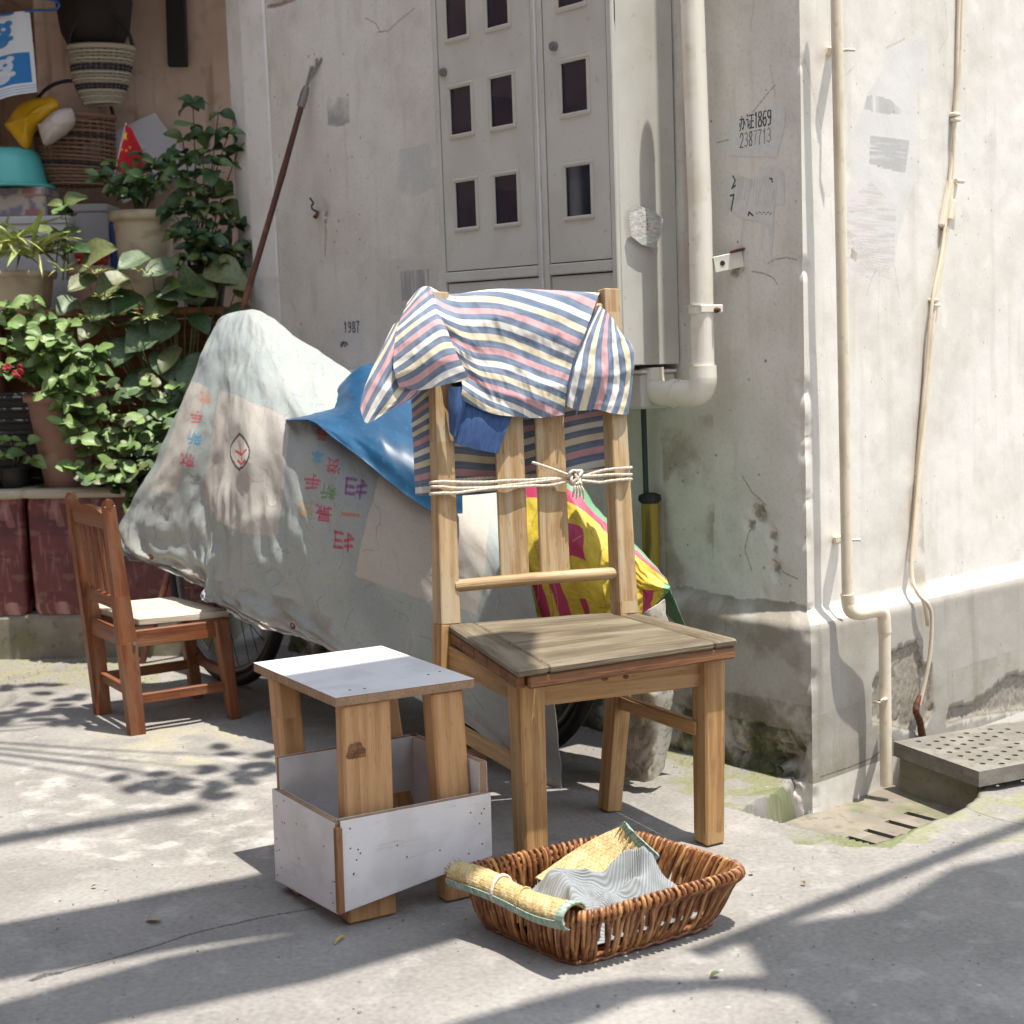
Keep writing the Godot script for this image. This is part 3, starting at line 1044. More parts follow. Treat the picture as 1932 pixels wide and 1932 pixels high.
func build_marks(house: Node3D) -> void:
	var black := rgb(38, 35, 44)
	paint_layer(house, "stencilled_patch", [[255, 500], [300, 390], [400, 330], [620, 270], [880, 236], [890, 400], [800, 722], [560, 730], [285, 722]], func(cv: Cv, at: Callable) -> void:
		var x0 := [380, 455, 548, 590, 640, 692]
		var x1 := [446, 540, 584, 634, 686, 740]
		for k in 6:
			var t: float = 326 - (x0[k] - 380) * 0.19
			glyph(cv, ["ban", "zheng", "1", "8", "6", "9"][k], at.call([[x0[k], t], [x1[k], t - 12], [x1[k], t + 140], [x0[k], t + 152]]), 16.0 if k > 1 else 13.0, black, 0.92, 0.12)
		for k in 7:
			var x := 385 + k * 51
			var t: float = 505 - k * 10.0
			glyph(cv, ["2", "3", "8", "7", "7", "1", "3"][k], at.call([[x, t], [x + 40, t - 8], [x + 40, t + 132], [x, t + 140]]), 13.0, black, [0.9, 0.55, 0.85, 0.45, 0.65, 0.6, 0.5][k], 0.3))
	paint_layer(house, "scrubbed_patch", [[240, 960], [300, 905], [420, 930], [540, 960], [640, 850], [760, 815], [870, 880], [870, 1190], [760, 1200], [745, 1420], [715, 1880], [700, 1420], [640, 1360], [625, 1720], [610, 1370], [420, 1330], [390, 1740], [375, 1320], [330, 1300], [225, 1200]], func(cv: Cv, at: Callable) -> void:
		for k in 60:
			var x := 300 + k * 8.0
			var y := 925 + 18.0 * sin(k * 1.7)
			cv.line(at.call([[x + 34, y], [x, y + 120 + 150 * absf(sin(k * 2.9))]]), 1.6, rgb(120, 116, 120) if k % 3 else rgb(228, 226, 224), 0.5, 0.35)
		cv.line(at.call([[305, 920], [328, 960], [292, 1040], [330, 1010]]), 8.0, black, 0.85, 0.2)
		cv.line(at.call([[275, 1110], [315, 1100], [282, 1268]]), 8.0, black, 0.92, 0.1)
		cv.line(at.call([[470, 1300], [480, 1268], [520, 1300]]), 8.0, black, 0.9, 0.1)
		cv.line(at.call([[715, 935], [738, 940], [742, 970]]), 7.0, black, 0.9, 0.1)
		for k in 12:
			cv.dab(at.call([[560 + k * 15, 1275 + 12 * sin(k * 2.0)]])[0], 3.0, black, 0.7))


func downpipe_wall_plaster(peel: Array) -> StandardMaterial3D:
	var W := 1024
	var H := 1664
	var V := W / 2
	var big := nz(V, H / 2, 0.006, 221, 5)
	var med := nz(V, H / 2, 0.024, 222, 5, FastNoiseLite.TYPE_SIMPLEX_SMOOTH, 12.0)
	var fine := nz(V, H / 2, 0.2, 223, 3)
	var runs := stretched(V, H / 2, 1, 16, 0.04, 224, 4, 3.0)
	var brush := stretched(V, H / 2, 14, 1, 0.24, 225, 3, 9.0)
	var im := blend(V, H / 2, PLASTER[0], [[big, 0.35, 0.75, PLASTER[1], 0.85], [runs, 0.6, 0.97, PLASTER[2], 0.3], [med, 0.55, 0.95, PLASTER[2], 0.35], [med, 0.42, 0.1, PLASTER[3], 0.5], [fine, 0.82, 0.95, PLASTER[4], 0.35]])
	var cv := Cv.new()
	cv.im = im
	cv.k = 0.5
	var tx := func(p: Vector2) -> Vector2: return Vector2(p.x / 1.6 * W, (1.0 - p.y / 2.6) * H)
	var area := func(list: Array) -> Array:
		var r := []
		for q in list:
			r.append(tx.call(uh(q[0], q[1], false)))
		return r
	var ca := func(list: Array) -> Array:
		var l := []
		for q in list:
			l.append([1448 + q[0] * 0.3087, q[1] * 0.3087])
		return area.call(l)
	cv.poly(ca.call([[800, 270], [910, 215], [1020, 180], [1050, 260], [1050, 500], [980, 560], [990, 800], [980, 1050], [900, 1340], [870, 1450], [850, 1620], [700, 1700], [560, 1640], [500, 1500], [495, 1250], [560, 1080], [580, 950], [540, 870], [620, 700], [680, 560], [770, 420]]), rgb(204, 202, 200), 0.85)
	cv.poly(ca.call([[500, 1500], [560, 1200], [700, 1100], [860, 1250], [850, 1620], [700, 1700], [560, 1640]]), rgb(186, 180, 173), 0.6, brush, 0.45, 0.7)
	cv.poly(ca.call([[680, 565], [740, 570], [820, 590], [895, 660], [890, 682], [780, 680], [655, 650]]), rgb(171, 170, 169), 0.85, runs, 0.1, 0.4)
	cv.poly(ca.call([[700, 815], [940, 845], [912, 1045], [800, 1020], [690, 985]]), rgb(167, 167, 167), 0.85, brush, 0.15, 0.5)
	for k in 26:
		var y := 1440 + k * 9.0
		cv.line(ca.call([[530 + k * 4, y - 60], [620 + k * 5, y], [740 + k * 4, y + 10 + k]]), 1.1, rgb(155, 145, 134) if k % 2 else rgb(219, 217, 213), 0.55, 0.35)
	cv.poly(ca.call([[570, 1500], [610, 1540], [600, 1590], [560, 1560]]), rgb(150, 134, 118), 0.7, med, 0.3, 0.6)
	cv.line(ca.call([[800, 272], [860, 245], [915, 215]]), 1.5, rgb(164, 155, 142), 0.8)
	for c in [[[850, 1620], [870, 1740], [885, 1815]], [[740, 1640], [700, 1720], [675, 1800]], [[170, 130], [250, 330], [310, 540], [380, 790]], [[0, 530], [100, 430], [180, 390]], [[530, 440], [600, 375]], [[1160, 0], [1175, 200], [1120, 300]]]:
		cv.line(ca.call(c), 1.3, rgb(160, 146, 130), 0.6, 0.3)
	# grey plinth, its lit ledge left paler, peeled plaster darker and coarse
	var ya := (1.0 - 0.365 / 2.6) * H
	cv.poly([Vector2(0, ya), Vector2(W, ya), Vector2(W, H), Vector2(0, H)], rgb(150, 146, 138), 0.92)
	cv.poly([Vector2(0, ya), Vector2(W, ya), Vector2(W, H), Vector2(0, H)], rgb(162, 158, 151), 0.8, med, 0.42, 0.7)
	cv.poly([Vector2(0, ya), Vector2(W, ya), Vector2(W, H), Vector2(0, H)], rgb(122, 116, 107), 0.5, runs, 0.6, 0.95)
	cv.poly([Vector2(0, H * 0.94), Vector2(W, H * 0.925), Vector2(W, H), Vector2(0, H)], rgb(128, 123, 106), 0.6, med, 0.4, 0.8)
	for p in peel:
		var pts := []
		for q in p:
			pts.append(tx.call(q))
		cv.poly(pts, rgb(138, 131, 120), 0.9)
		cv.poly(pts, rgb(104, 97, 86), 0.6, fine, 0.45, 0.85)
		pts.append(pts[0])
		cv.line(pts, 2.0, rgb(96, 88, 76), 0.7, 0.3)
	cv.poly(area.call([[1735, 900], [1760, 900], [1770, 1120], [1740, 1130]]), rgb(162, 145, 123), 0.5, med, 0.3, 0.6)
	im.resize(W, H, Image.INTERPOLATE_CUBIC)
	speckle(im, 223, rgb(162, 151, 136), rgb(212, 208, 201), 0.22)
	cv.k = 1.0
	cv.line(area.call([[1548, 1465], [1600, 1448], [1645, 1430], [1668, 1412]]), 2.2, rgb(84, 76, 62), 0.8, 0.3)
	var rr := RandomNumberGenerator.new()
	rr.seed = 22
	for k in 220:
		cv.dab(Vector2(rr.randf_range(0, W * 0.65), rr.randf_range(H * 0.25, H)), rr.randf_range(0.5, 1.8), rgb(120, 100, 82), rr.randf_range(0.2, 0.7))
	for k in 24:
		var a := Vector2(rr.randf_range(0, W * 0.6), rr.randf_range(H * 0.3, H * 0.85))
		cv.line([a, a + Vector2(rr.randf_range(-6, 6), rr.randf_range(20, 110))], 1.0, rgb(162, 147, 129), 0.45, 0.4)
	# the wall below the ledge is dirtier beside the cable
	var rel := nz(W / 2, H / 2, 0.05, 226, 4)
	return mat(Color.WHITE, 0.9, tex(im), grey(W / 2, H / 2, rel), 0.05)


func build_recess() -> void:
	var room := thing("back_building", "pinkish plastered back wall with a dark doorway under a lean-to roof", "building", Vector3(-2.5, 0, -5.6))
	var im := blend(512, 512, rgb(222, 198, 182), [[nz(512, 512, 0.006, 241, 5), 0.4, 0.75, rgb(206, 180, 164), 0.9], [nz(512, 512, 0.03, 242, 5), 0.55, 0.95, rgb(150, 128, 114), 0.4], [stretched(512, 512, 1, 10, 0.05, 243), 0.6, 0.85, rgb(150, 128, 116), 0.5]])
	var m := mat(Color.WHITE, 0.92, tex(im), grey(512, 512, nz(512, 512, 0.04, 244)), 0.2)
	m.uv1_scale = Vector3(0.5, 0.5, 1)
	var door := zp(78, 300, -5.6).x
	var mb := MB.new()
	for s in [[door, -0.9, -0.02, 3.2], [-4.6, door - 0.75, -0.02, 3.2], [door - 0.75, door, 2.42, 3.2]]:
		var x := Transform3D(Basis(), Vector3((s[0] + s[1]) / 2 + 2.5, (s[2] + s[3]) / 2, -0.08))
		mb.box(x, Vector3(s[1] - s[0], s[3] - s[2], 0.16), 0.004, 0)
	part("wall", mb.done(), m, room)
	mb = MB.new()                                             # the dark room behind the doorway
	for b in [[Vector3(door + 2.06, 1.2, -1.4), Vector3(0.9, 2.5, 0.05)], [Vector3(door + 1.6, 1.2, -0.75), Vector3(0.05, 2.5, 1.25)], [Vector3(door + 2.55, 1.2, -0.75), Vector3(0.05, 2.5, 1.25)], [Vector3(door + 2.06, 2.46, -0.75), Vector3(0.9, 0.05, 1.25)]]:
		mb.box(Transform3D(Basis(), b[0]), b[1], 0.002)
	part("room", mb.done(), m, room)
	mb = MB.new()                                             # lean-to roof: ridged sheet
	var g := []
	for r in 8:
		var row := []
		for k in 90:
			row.append(Vector3(-2.1 + k * 0.042, 2.78 - r * 0.055 + 0.014 * sin(k * 1.57), -0.1 + r * 0.125))
		g.append(row)
	mb.sheet(g, func(r: int, k: int) -> Vector2: return Vector2(k * 0.04, r * 0.13), 0.004, Vector3.UP)
	part("roof", mb.done(), mats.slab, room)
	for x in [-2.05, -0.6, 0.9]:
		mb = MB.new()
		mb.bar(Vector3(x, 2.72, -0.02), Vector3(x, 2.37, 0.77), 0.05, 0.05, Vector3.RIGHT)
		part("rafter", mb.done(), mats.offcut, room)


func build_opposite() -> void:
	var o := thing("brick_house", "red brick house across the alley to the side, facing the meter cabinet", "house", Vector3(-4.6, 0, -2.6))
	o.rotation.y = -PI / 2
	var brick := mat(Color.WHITE, 0.9, tex(blend(256, 256, rgb(118, 84, 78), [[nz(256, 256, 0.05, 251), 0.4, 0.7, rgb(96, 68, 64), 0.9], [nz(256, 256, 0.01, 252), 0.4, 0.8, rgb(132, 104, 98), 0.7]])))
	var mb := MB.new()
	for w in [[-3.4, -1.3], [-0.4, 0.6], [1.5, 5.6]]:
		mb.box(Transform3D(Basis(), Vector3((w[0] + w[1]) / 2, 3.0, 0)), Vector3(w[1] - w[0], 6.0, 0.25), 0.004)
	for w in [[-1.3, -0.4], [0.6, 1.5]]:
		mb.box(Transform3D(Basis(), Vector3((w[0] + w[1]) / 2, 0.5, 0)), Vector3(w[1] - w[0], 1.0, 0.24), 0.004)
		mb.box(Transform3D(Basis(), Vector3((w[0] + w[1]) / 2, 4.1, 0)), Vector3(w[1] - w[0], 3.8, 0.24), 0.004)
	part("wall", mb.done(), brick, o)
	for x in [-0.85, 1.05]:
		mb = MB.new()
		mb.box(Transform3D(Basis(), Vector3(x, 1.6, 0.03)), Vector3(0.9, 1.2, 0.06), 0.004)
		var win := part("window", mb.done(), mats.dark, o)
		mb = MB.new()
		for b in [[0, 0.57, 0.88, 0.06], [0, -0.57, 0.88, 0.06], [-0.41, 0, 0.06, 1.08], [0.41, 0, 0.06, 1.08], [0, 0, 0.05, 1.08]]:
			mb.box(Transform3D(Basis(), Vector3(x + b[0], 1.6 + b[1], -0.03)), Vector3(b[2], b[3], 0.05), 0.003)
		part("frame", mb.done(), mats.laminate, win)


func build_behind() -> void:
	var o := thing("grey_house", "grey rendered house closing the alley behind the viewer", "house", Vector3(0, 0, 4.2))
	var mb := MB.new()
	mb.box(Transform3D(Basis(), Vector3(0.5, 3.0, 0.15)), Vector3(11.0, 6.0, 0.3), 0.01)
	part("wall", mb.done(), mat(rgb(150, 144, 136), 0.9), o)
	mb = MB.new()
	mb.box(Transform3D(Basis(), Vector3(-0.8, 1.05, -0.02)), Vector3(1.0, 2.1, 0.06), 0.006)
	part("door", mb.done(), mats.offcut, o)


# ---------------------------------------------------------------- unseen cloths and poles added overhead to throw the bands of shade
func overhead(list: Array, h: float) -> PackedVector2Array:
	var r := PackedVector2Array()
	for q in list:
		r.append(xz(gp(q[0], q[1]) + SUN * (h / SUN.y)))
	return r


func build_shade() -> void:
	var cloth := mat(rgb(206, 202, 196), 0.9)  # for unseen cloths, outlined after the shade bands they are added to cast
	var sheets := [
		[[[-420, 1833], [0, 1742], [230, 1700], [460, 1654], [700, 1597], [900, 1548], [958, 1552], [940, 1640], [800, 1712], [542, 1761], [339, 1789], [0, 1850], [-420, 1930]], 3.1, "cream awning cloth added unseen above the alley to cast a band"],
		[[[-420, 1990], [0, 1891], [305, 1806], [542, 1762], [800, 1712], [940, 1640], [960, 1680], [930, 1748], [850, 1778], [596, 1854], [339, 1904], [100, 1956], [-420, 2080]], 3.2, "second awning cloth added unseen beside the first above the alley"],
		[[[1400, 1768], [1450, 1752], [1535, 1735], [1663, 1717], [1791, 1640], [1932, 1608], [2300, 1500], [2500, 2300], [1640, 2250], [1575, 1990], [1556, 1925], [1500, 1878], [1441, 1838], [1420, 1800]], 3.4, "wide awning cloth added unseen above the alley beside the downpipe wall"],
		[[[1108, 1861], [1190, 1846], [1300, 1846], [1441, 1838], [1500, 1878], [1380, 1864], [1215, 1884], [1050, 1950], [800, 2030], [560, 2110], [700, 1990], [850, 1932]], 3.3, "narrow strip of awning cloth added unseen above the alley"],
	]
	for s in sheets:
		var p := overhead(s[0], s[1])
		var mb := MB.new()
		var tri := Geometry2D.triangulate_polygon(p)
		for side in 2:
			var y: float = s[1] + 0.006 * side
			var base := mb.v.size()
			for q in p:
				mb.vert(Vector3(q.x, y, q.y), Vector3.UP if side else Vector3.DOWN, q)
			for k in range(0, tri.size(), 3):
				mb.tri(base + tri[k], base + tri[k + 1], base + tri[k + 2])
		for k in p.size():
			var a := p[k]
			var b := p[(k + 1) % p.size()]
			mb.flat([Vector3(a.x, s[1], a.y), Vector3(b.x, s[1], b.y), Vector3(b.x, s[1] + 0.006, b.y), Vector3(a.x, s[1] + 0.006, a.y)], [a, b, b, a])
		solo("shading_cloth", mb.done(), cloth, s[2], "shading", "unseen shading cloths above the alley")
	var bamboo := mat(rgb(150, 124, 78), 0.6)  # poles placed out of view to cast narrow bands of shade
	for q in [[[1380, 1772], [1932, 1556], 3.0, 0.022, "unseen bamboo pole above the ground beside the downpipe's wall"], [[-300, 1640], [240, 1545], 5.0, 0.035, "unseen thick bamboo pole added for a soft band of shade before the planters"]]:
		var a: Vector3 = gp(q[0][0], q[0][1]) + SUN * q[2]
		var b: Vector3 = gp(q[1][0], q[1][1]) + SUN * q[2]
		var mb := MB.new()
		mb.tube([a.lerp(b, -0.1), a.lerp(b, 0.5), a.lerp(b, 1.3)], q[3], 10)
		solo("bamboo_pole", mb.done(), bamboo, q[4], "pole", "unseen poles above the alley")
	# a leafy branch that reaches over the alley
	var br := thing("overhanging_branch", "leafy tree branch reaching over the alley above the child's chair", "branch", gp(150, 1400) + SUN * 3.2)
	var bark := mat(rgb(84, 70, 56), 0.9)
	var green := mat(rgb(70, 92, 50), 0.6)
	var r4 := RandomNumberGenerator.new()
	r4.seed = 41
	var tip := []
	for q in [[30, 1300], [70, 1345], [120, 1318], [100, 1362], [20, 1350], [160, 1345], [444, 1425], [456, 1455], [440, 1480], [330, 1470], [250, 1490]]:
		tip.append(gp(q[0], q[1]) + SUN * 3.2 - br.position)
	var lf := leaf_mesh(0.09, 0.055, 0.3, 0.15)
	for t in tip:
		var mb := MB.new()
		mb.tube(smooth([Vector3(-1.2, 0.25, -0.3), t * 0.5 + Vector3(-0.2, 0.1, 0), t], 10), [0.014, 0.012, 0.01, 0.009, 0.008, 0.007, 0.006, 0.005, 0.004, 0.003, 0.002], 6)
		part("twig", mb.done(), bark, br)
		for k in 6:
			var l := part("leaf", lf, green, br, t + Vector3(r4.randf_range(-0.07, 0.07), r4.randf_range(-0.03, 0.03), r4.randf_range(-0.06, 0.06)))
			l.basis = Basis(Vector3.UP, r4.randf() * TAU) * Basis(Vector3.RIGHT, -PI / 2 + r4.randf_range(-0.5, 0.5))


# ---------------------------------------------------------------- things on the walls
func rect_of(c: Array, n: float) -> Array:                   # four picture corners (tl, tr, br, bl) on the cabinet wall at n -> u low, u high, h low, h high
	var p := []
	for q in c:
		p.append(uh(q[0], q[1], true, n))
	return [(p[1].x + p[2].x) / 2, (p[0].x + p[3].x) / 2, (p[2].y + p[3].y) / 2, (p[0].y + p[1].y) / 2]


func wall_box(mb: MB, u0: float, u1: float, h0: float, h1: float, n0: float, n1: float, b := 0.002, left := true, g := 1) -> void:
	var q := []
	for k in 8:
		var u := u0 if k & 1 == 0 else u1
		var h := h0 if (k >> 1) & 1 == 0 else h1
		var n := n0 if (k >> 2) & 1 == 0 else n1
		q.append(wl(u, h, n) if left else wr(u, h, n))
	mb.hexa(q, b, g)


func wall_frame(u0: float, u1: float, h0: float, h1: float, w: float, n0: float, n1: float) -> ArrayMesh:
	var mb := MB.new()
	wall_box(mb, u0, u1, h0, h0 + w, n0, n1, 0.0035)
	wall_box(mb, u0, u1, h1 - w, h1, n0, n1, 0.0035)
	wall_box(mb, u0, u0 + w, h0 + w * 0.6, h1 - w * 0.6, n0, n1 - 0.001, 0.0035)
	wall_box(mb, u1 - w, u1, h0 + w * 0.6, h1 - w * 0.6, n0, n1 - 0.001, 0.0035)
	return mb.done()


func holed(u0: float, u1: float, h0: float, h1: float, holes: Array, n: float) -> ArrayMesh:
	var mb := MB.new()
	var us := [u0, u1]
	var hs := [h0, h1]
	for o in holes:
		us.append_array([o[0], o[1]])
		hs.append_array([o[2], o[3]])
	us.sort()
	hs.sort()
	for a in us.size() - 1:
		for b in hs.size() - 1:
			var cu: float = (us[a] + us[a + 1]) / 2
			var ch: float = (hs[b] + hs[b + 1]) / 2
			var inside := false
			for o in holes:
				inside = inside or (cu > o[0] and cu < o[1] and ch > o[2] and ch < o[3])
			if not inside and us[a + 1] - us[a] > 1e-4 and hs[b + 1] - hs[b] > 1e-4:
				var p := [wl(us[a], hs[b], n), wl(us[a + 1], hs[b], n), wl(us[a + 1], hs[b + 1], n), wl(us[a], hs[b + 1], n)]
				mb.flat(p, [Vector2(us[a], hs[b]), Vector2(us[a + 1], hs[b]), Vector2(us[a + 1], hs[b + 1]), Vector2(us[a], hs[b + 1])], NL)
	# the turned-in edge of the door leaf
	for e in [[u0, h0, u1, h0], [u0, h1, u1, h1], [u0, h0, u0, h1], [u1, h0, u1, h1]]:
		mb.flat([wl(e[0], e[1], n), wl(e[2], e[3], n), wl(e[2], e[3], n - 0.012), wl(e[0], e[1], n - 0.012)], [Vector2.ZERO, Vector2(0.3, 0), Vector2(0.3, 0.01), Vector2(0, 0.01)])
	return mb.done()


func build_cabinet() -> void:
	var n := 0.17
	var cab := thing("meter_cabinet", "grey steel meter cabinet with small framed windows mounted on the house wall", "cabinet")
	var u0 := uh(1163, 330, true, n).x
	var u1 := uh(826, 330, true, n).x
	var hb := uh(1163, 690, true, n).y
	var ht := 2.5
	var mb := MB.new()                                        # open-fronted case with a wide face frame
	wall_box(mb, u0, u0 + 0.006, hb, ht, -0.03, n - 0.004, 0.002)
	wall_box(mb, u1 - 0.006, u1, hb, ht, -0.03, n - 0.004, 0.002)
	wall_box(mb, u0 + 0.006, u1 - 0.006, hb, hb + 0.006, -0.03, n - 0.004, 0.002)
	wall_box(mb, u0 + 0.006, u1 - 0.006, ht - 0.006, ht, -0.03, n - 0.004, 0.002)
	part("case", mb.done(), mats.cabinet, cab)
	mb = MB.new()
	wall_box(mb, u0 + 0.006, u1 - 0.006, hb + 0.006, ht - 0.006, -0.03, 0.0, 0.001)
	part("back_panel", mb.done(), mats.cabinet, cab)
	# face frame strips
	var dl0 := uh(1011, 330, true, n).x
	var dl1 := uh(835, 330, true, n).x
	var dr0 := uh(1152, 330, true, n).x
	var dr1 := uh(1032, 330, true, n).x
	var mid := (dl0 + dr1) / 2
	var hd := uh(1000, 502, true, n).y
	var hl := uh(1000, 522, true, n).y
	for f in [[u0, dr0, hb, ht], [dl1, u1, hb, ht], [dr1, mid - 0.002, hb, ht], [mid + 0.002, dl0, hb, ht], [dr0, dr1, hl, hd], [dl0, dl1, hl, hd]]:
		mb = MB.new()
		wall_box(mb, f[0], f[1], f[2], f[3], n - 0.012, n + 0.004, 0.0025)
		part("frame_strip", mb.done(), mats.cabinet, cab)
	mb = MB.new()
	wall_box(mb, mid - 0.002, mid + 0.002, hb, ht, n - 0.012, n + 0.009, 0.001)
	part("ridge", mb.done(), mats.laminate, cab)
	var wins := {
		"left": [[[843, 163], [892, 150], [897, 254], [849, 265]], [[919, 143], [971, 130], [975, 240], [924, 250]], [[853, 338], [901, 331], [906, 433], [860, 440]], [[927, 327], [980, 318], [984, 426], [933, 432]], [[834, -35], [882, -48], [888, 72], [840, 83]], [[910, -55], [960, -68], [966, 50], [916, 64]]],
		"right": [[[1052, 115], [1111, 98], [1116, 215], [1057, 225]], [[1061, 309], [1120, 299], [1122, 413], [1065, 418]], [[1044, -95], [1103, -110], [1108, 10], [1049, 26]]],
	}
	for d in [["left", dl0, dl1, Vector2(839, 137)], ["right", dr0, dr1, Vector2(1047, 88)]]:
		var holes := []
		for w in wins[d[0]]:
			var r := rect_of(w, n)
			holes.append([r[0] + 0.009, r[1] - 0.009, r[2] + 0.009, r[3] - 0.009])
		var door := part("door", holed(d[1] + 0.003, d[2] - 0.003, hd + 0.003, ht - 0.02, holes, n), mats.cabinet, cab)
		for o in holes:
			part("window_frame", wall_frame(o[0] - 0.009, o[1] + 0.009, o[2] - 0.009, o[3] + 0.009, 0.011, n - 0.004, n + 0.006), mats.frame, door)
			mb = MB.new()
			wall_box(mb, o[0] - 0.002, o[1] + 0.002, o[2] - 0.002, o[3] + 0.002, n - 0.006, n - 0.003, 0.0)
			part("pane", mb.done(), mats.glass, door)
		var lk: Vector2 = uh(d[3].x, d[3].y, true, n)
		mb = MB.new()
		mb.tube([wl(lk.x, lk.y, n - 0.002), wl(lk.x, lk.y, n + 0.010), wl(lk.x, lk.y, n + 0.013)], [0.011, 0.011, 0.008], 12)
		part("lock", mb.done(), mats.metal, door)
		for o in holes:                                       # a meter behind each window
			mb = MB.new()
			wall_box(mb, o[0] + 0.006, o[1] - 0.006, o[2] - 0.01, o[3] - 0.02, 0.0, 0.09, 0.006)
			part("meter", mb.done(), mat([rgb(66, 66, 78), rgb(96, 62, 66), rgb(56, 62, 78)][int(o[2] * 97) % 3], 0.4), cab)
		mb = MB.new()
		part("lower_door", holed(d[1] + 0.003, d[2] - 0.003, hb + 0.01, hl - 0.004, [], n - 0.003), mats.cabinet, cab)
	# paint brushed over an old mark on the cabinet's flank
	mb = MB.new()
	var im := blend(256, 256, rgb(196, 195, 192), [[stretched(256, 256, 10, 1, 0.12, 301, 3, 12.0), 0.5, 0.75, rgb(150, 148, 146), 0.8], [nz(256, 256, 0.03, 302), 0.6, 0.8, rgb(222, 222, 220), 0.7]])
	var cv := Cv.new()
	cv.im = im
	for k in 9:
		cv.line([Vector2(10 + k * 3, 20 + k * 22), Vector2(18 + k * 2, 30 + k * 22)], 5.0, rgb(36, 34, 38), 0.8, 0.4)
	var loop := []
	var uvs := []
	for q in [[1187, 412], [1192, 394], [1206, 388], [1236, 400], [1251, 414], [1247, 440], [1237, 468], [1212, 462], [1192, 447]]:
		var p := hit(q[0], q[1], wl(u0 - 0.0015, 0, 0), -UL)
		loop.append(p)
		uvs.append(Vector2((0.12 - (p - wl(u0, 0, 0)).dot(NL)) * 7.0, (1.36 - p.y) * 8.0))
	mb.flat(loop, uvs, -UL)
	part("paint_smear", mb.done(), mat(Color.WHITE, 0.7, tex(im)), cab)
	# masonry ledge that carries the cabinet
	var ledge := thing("plaster_ledge", "long plastered ledge along the wall under the grey meter cabinet", "ledge")
	mb = MB.new()
	wall_box(mb, u0 + 0.012, uh(592, 680, true, 0.09).x, uh(1225, 771, true, 0.06).y, hb - 0.02, -0.03, 0.09, 0.006)
	part("block", mb.done(), mats.cabinet, ledge)
	mb = MB.new()
	wall_box(mb, u0 + 0.008, uh(590, 680, true, 0.09).x, hb - 0.02, hb - 0.012, -0.03, 0.095, 0.002)
	part("top_slab", mb.done(), mats.laminate, ledge)


func on_l(list: Array, n: float) -> Array:
	var r := []
	for q in list:
		var p := uh(q[0], q[1], true, n)
		r.append(wl(p.x, p.y, n))
	return r


func on_r(list: Array) -> Array:                             # [px, py, n]
	var r := []
	for q in list:
		var p := uh(q[0], q[1], false, q[2])
		r.append(wr(p.x, p.y, q[2]))
	return r


func bend(a: Vector3, c: Vector3, b: Vector3, m := 8) -> Array:   # a rounded corner from a round c to b
	var r := []
	for k in m + 1:
		var f := float(k) / m
		r.append(a.lerp(c, f).lerp(c.lerp(b, f), f).lerp(c, 0.12 * sin(f * PI)))
	return r


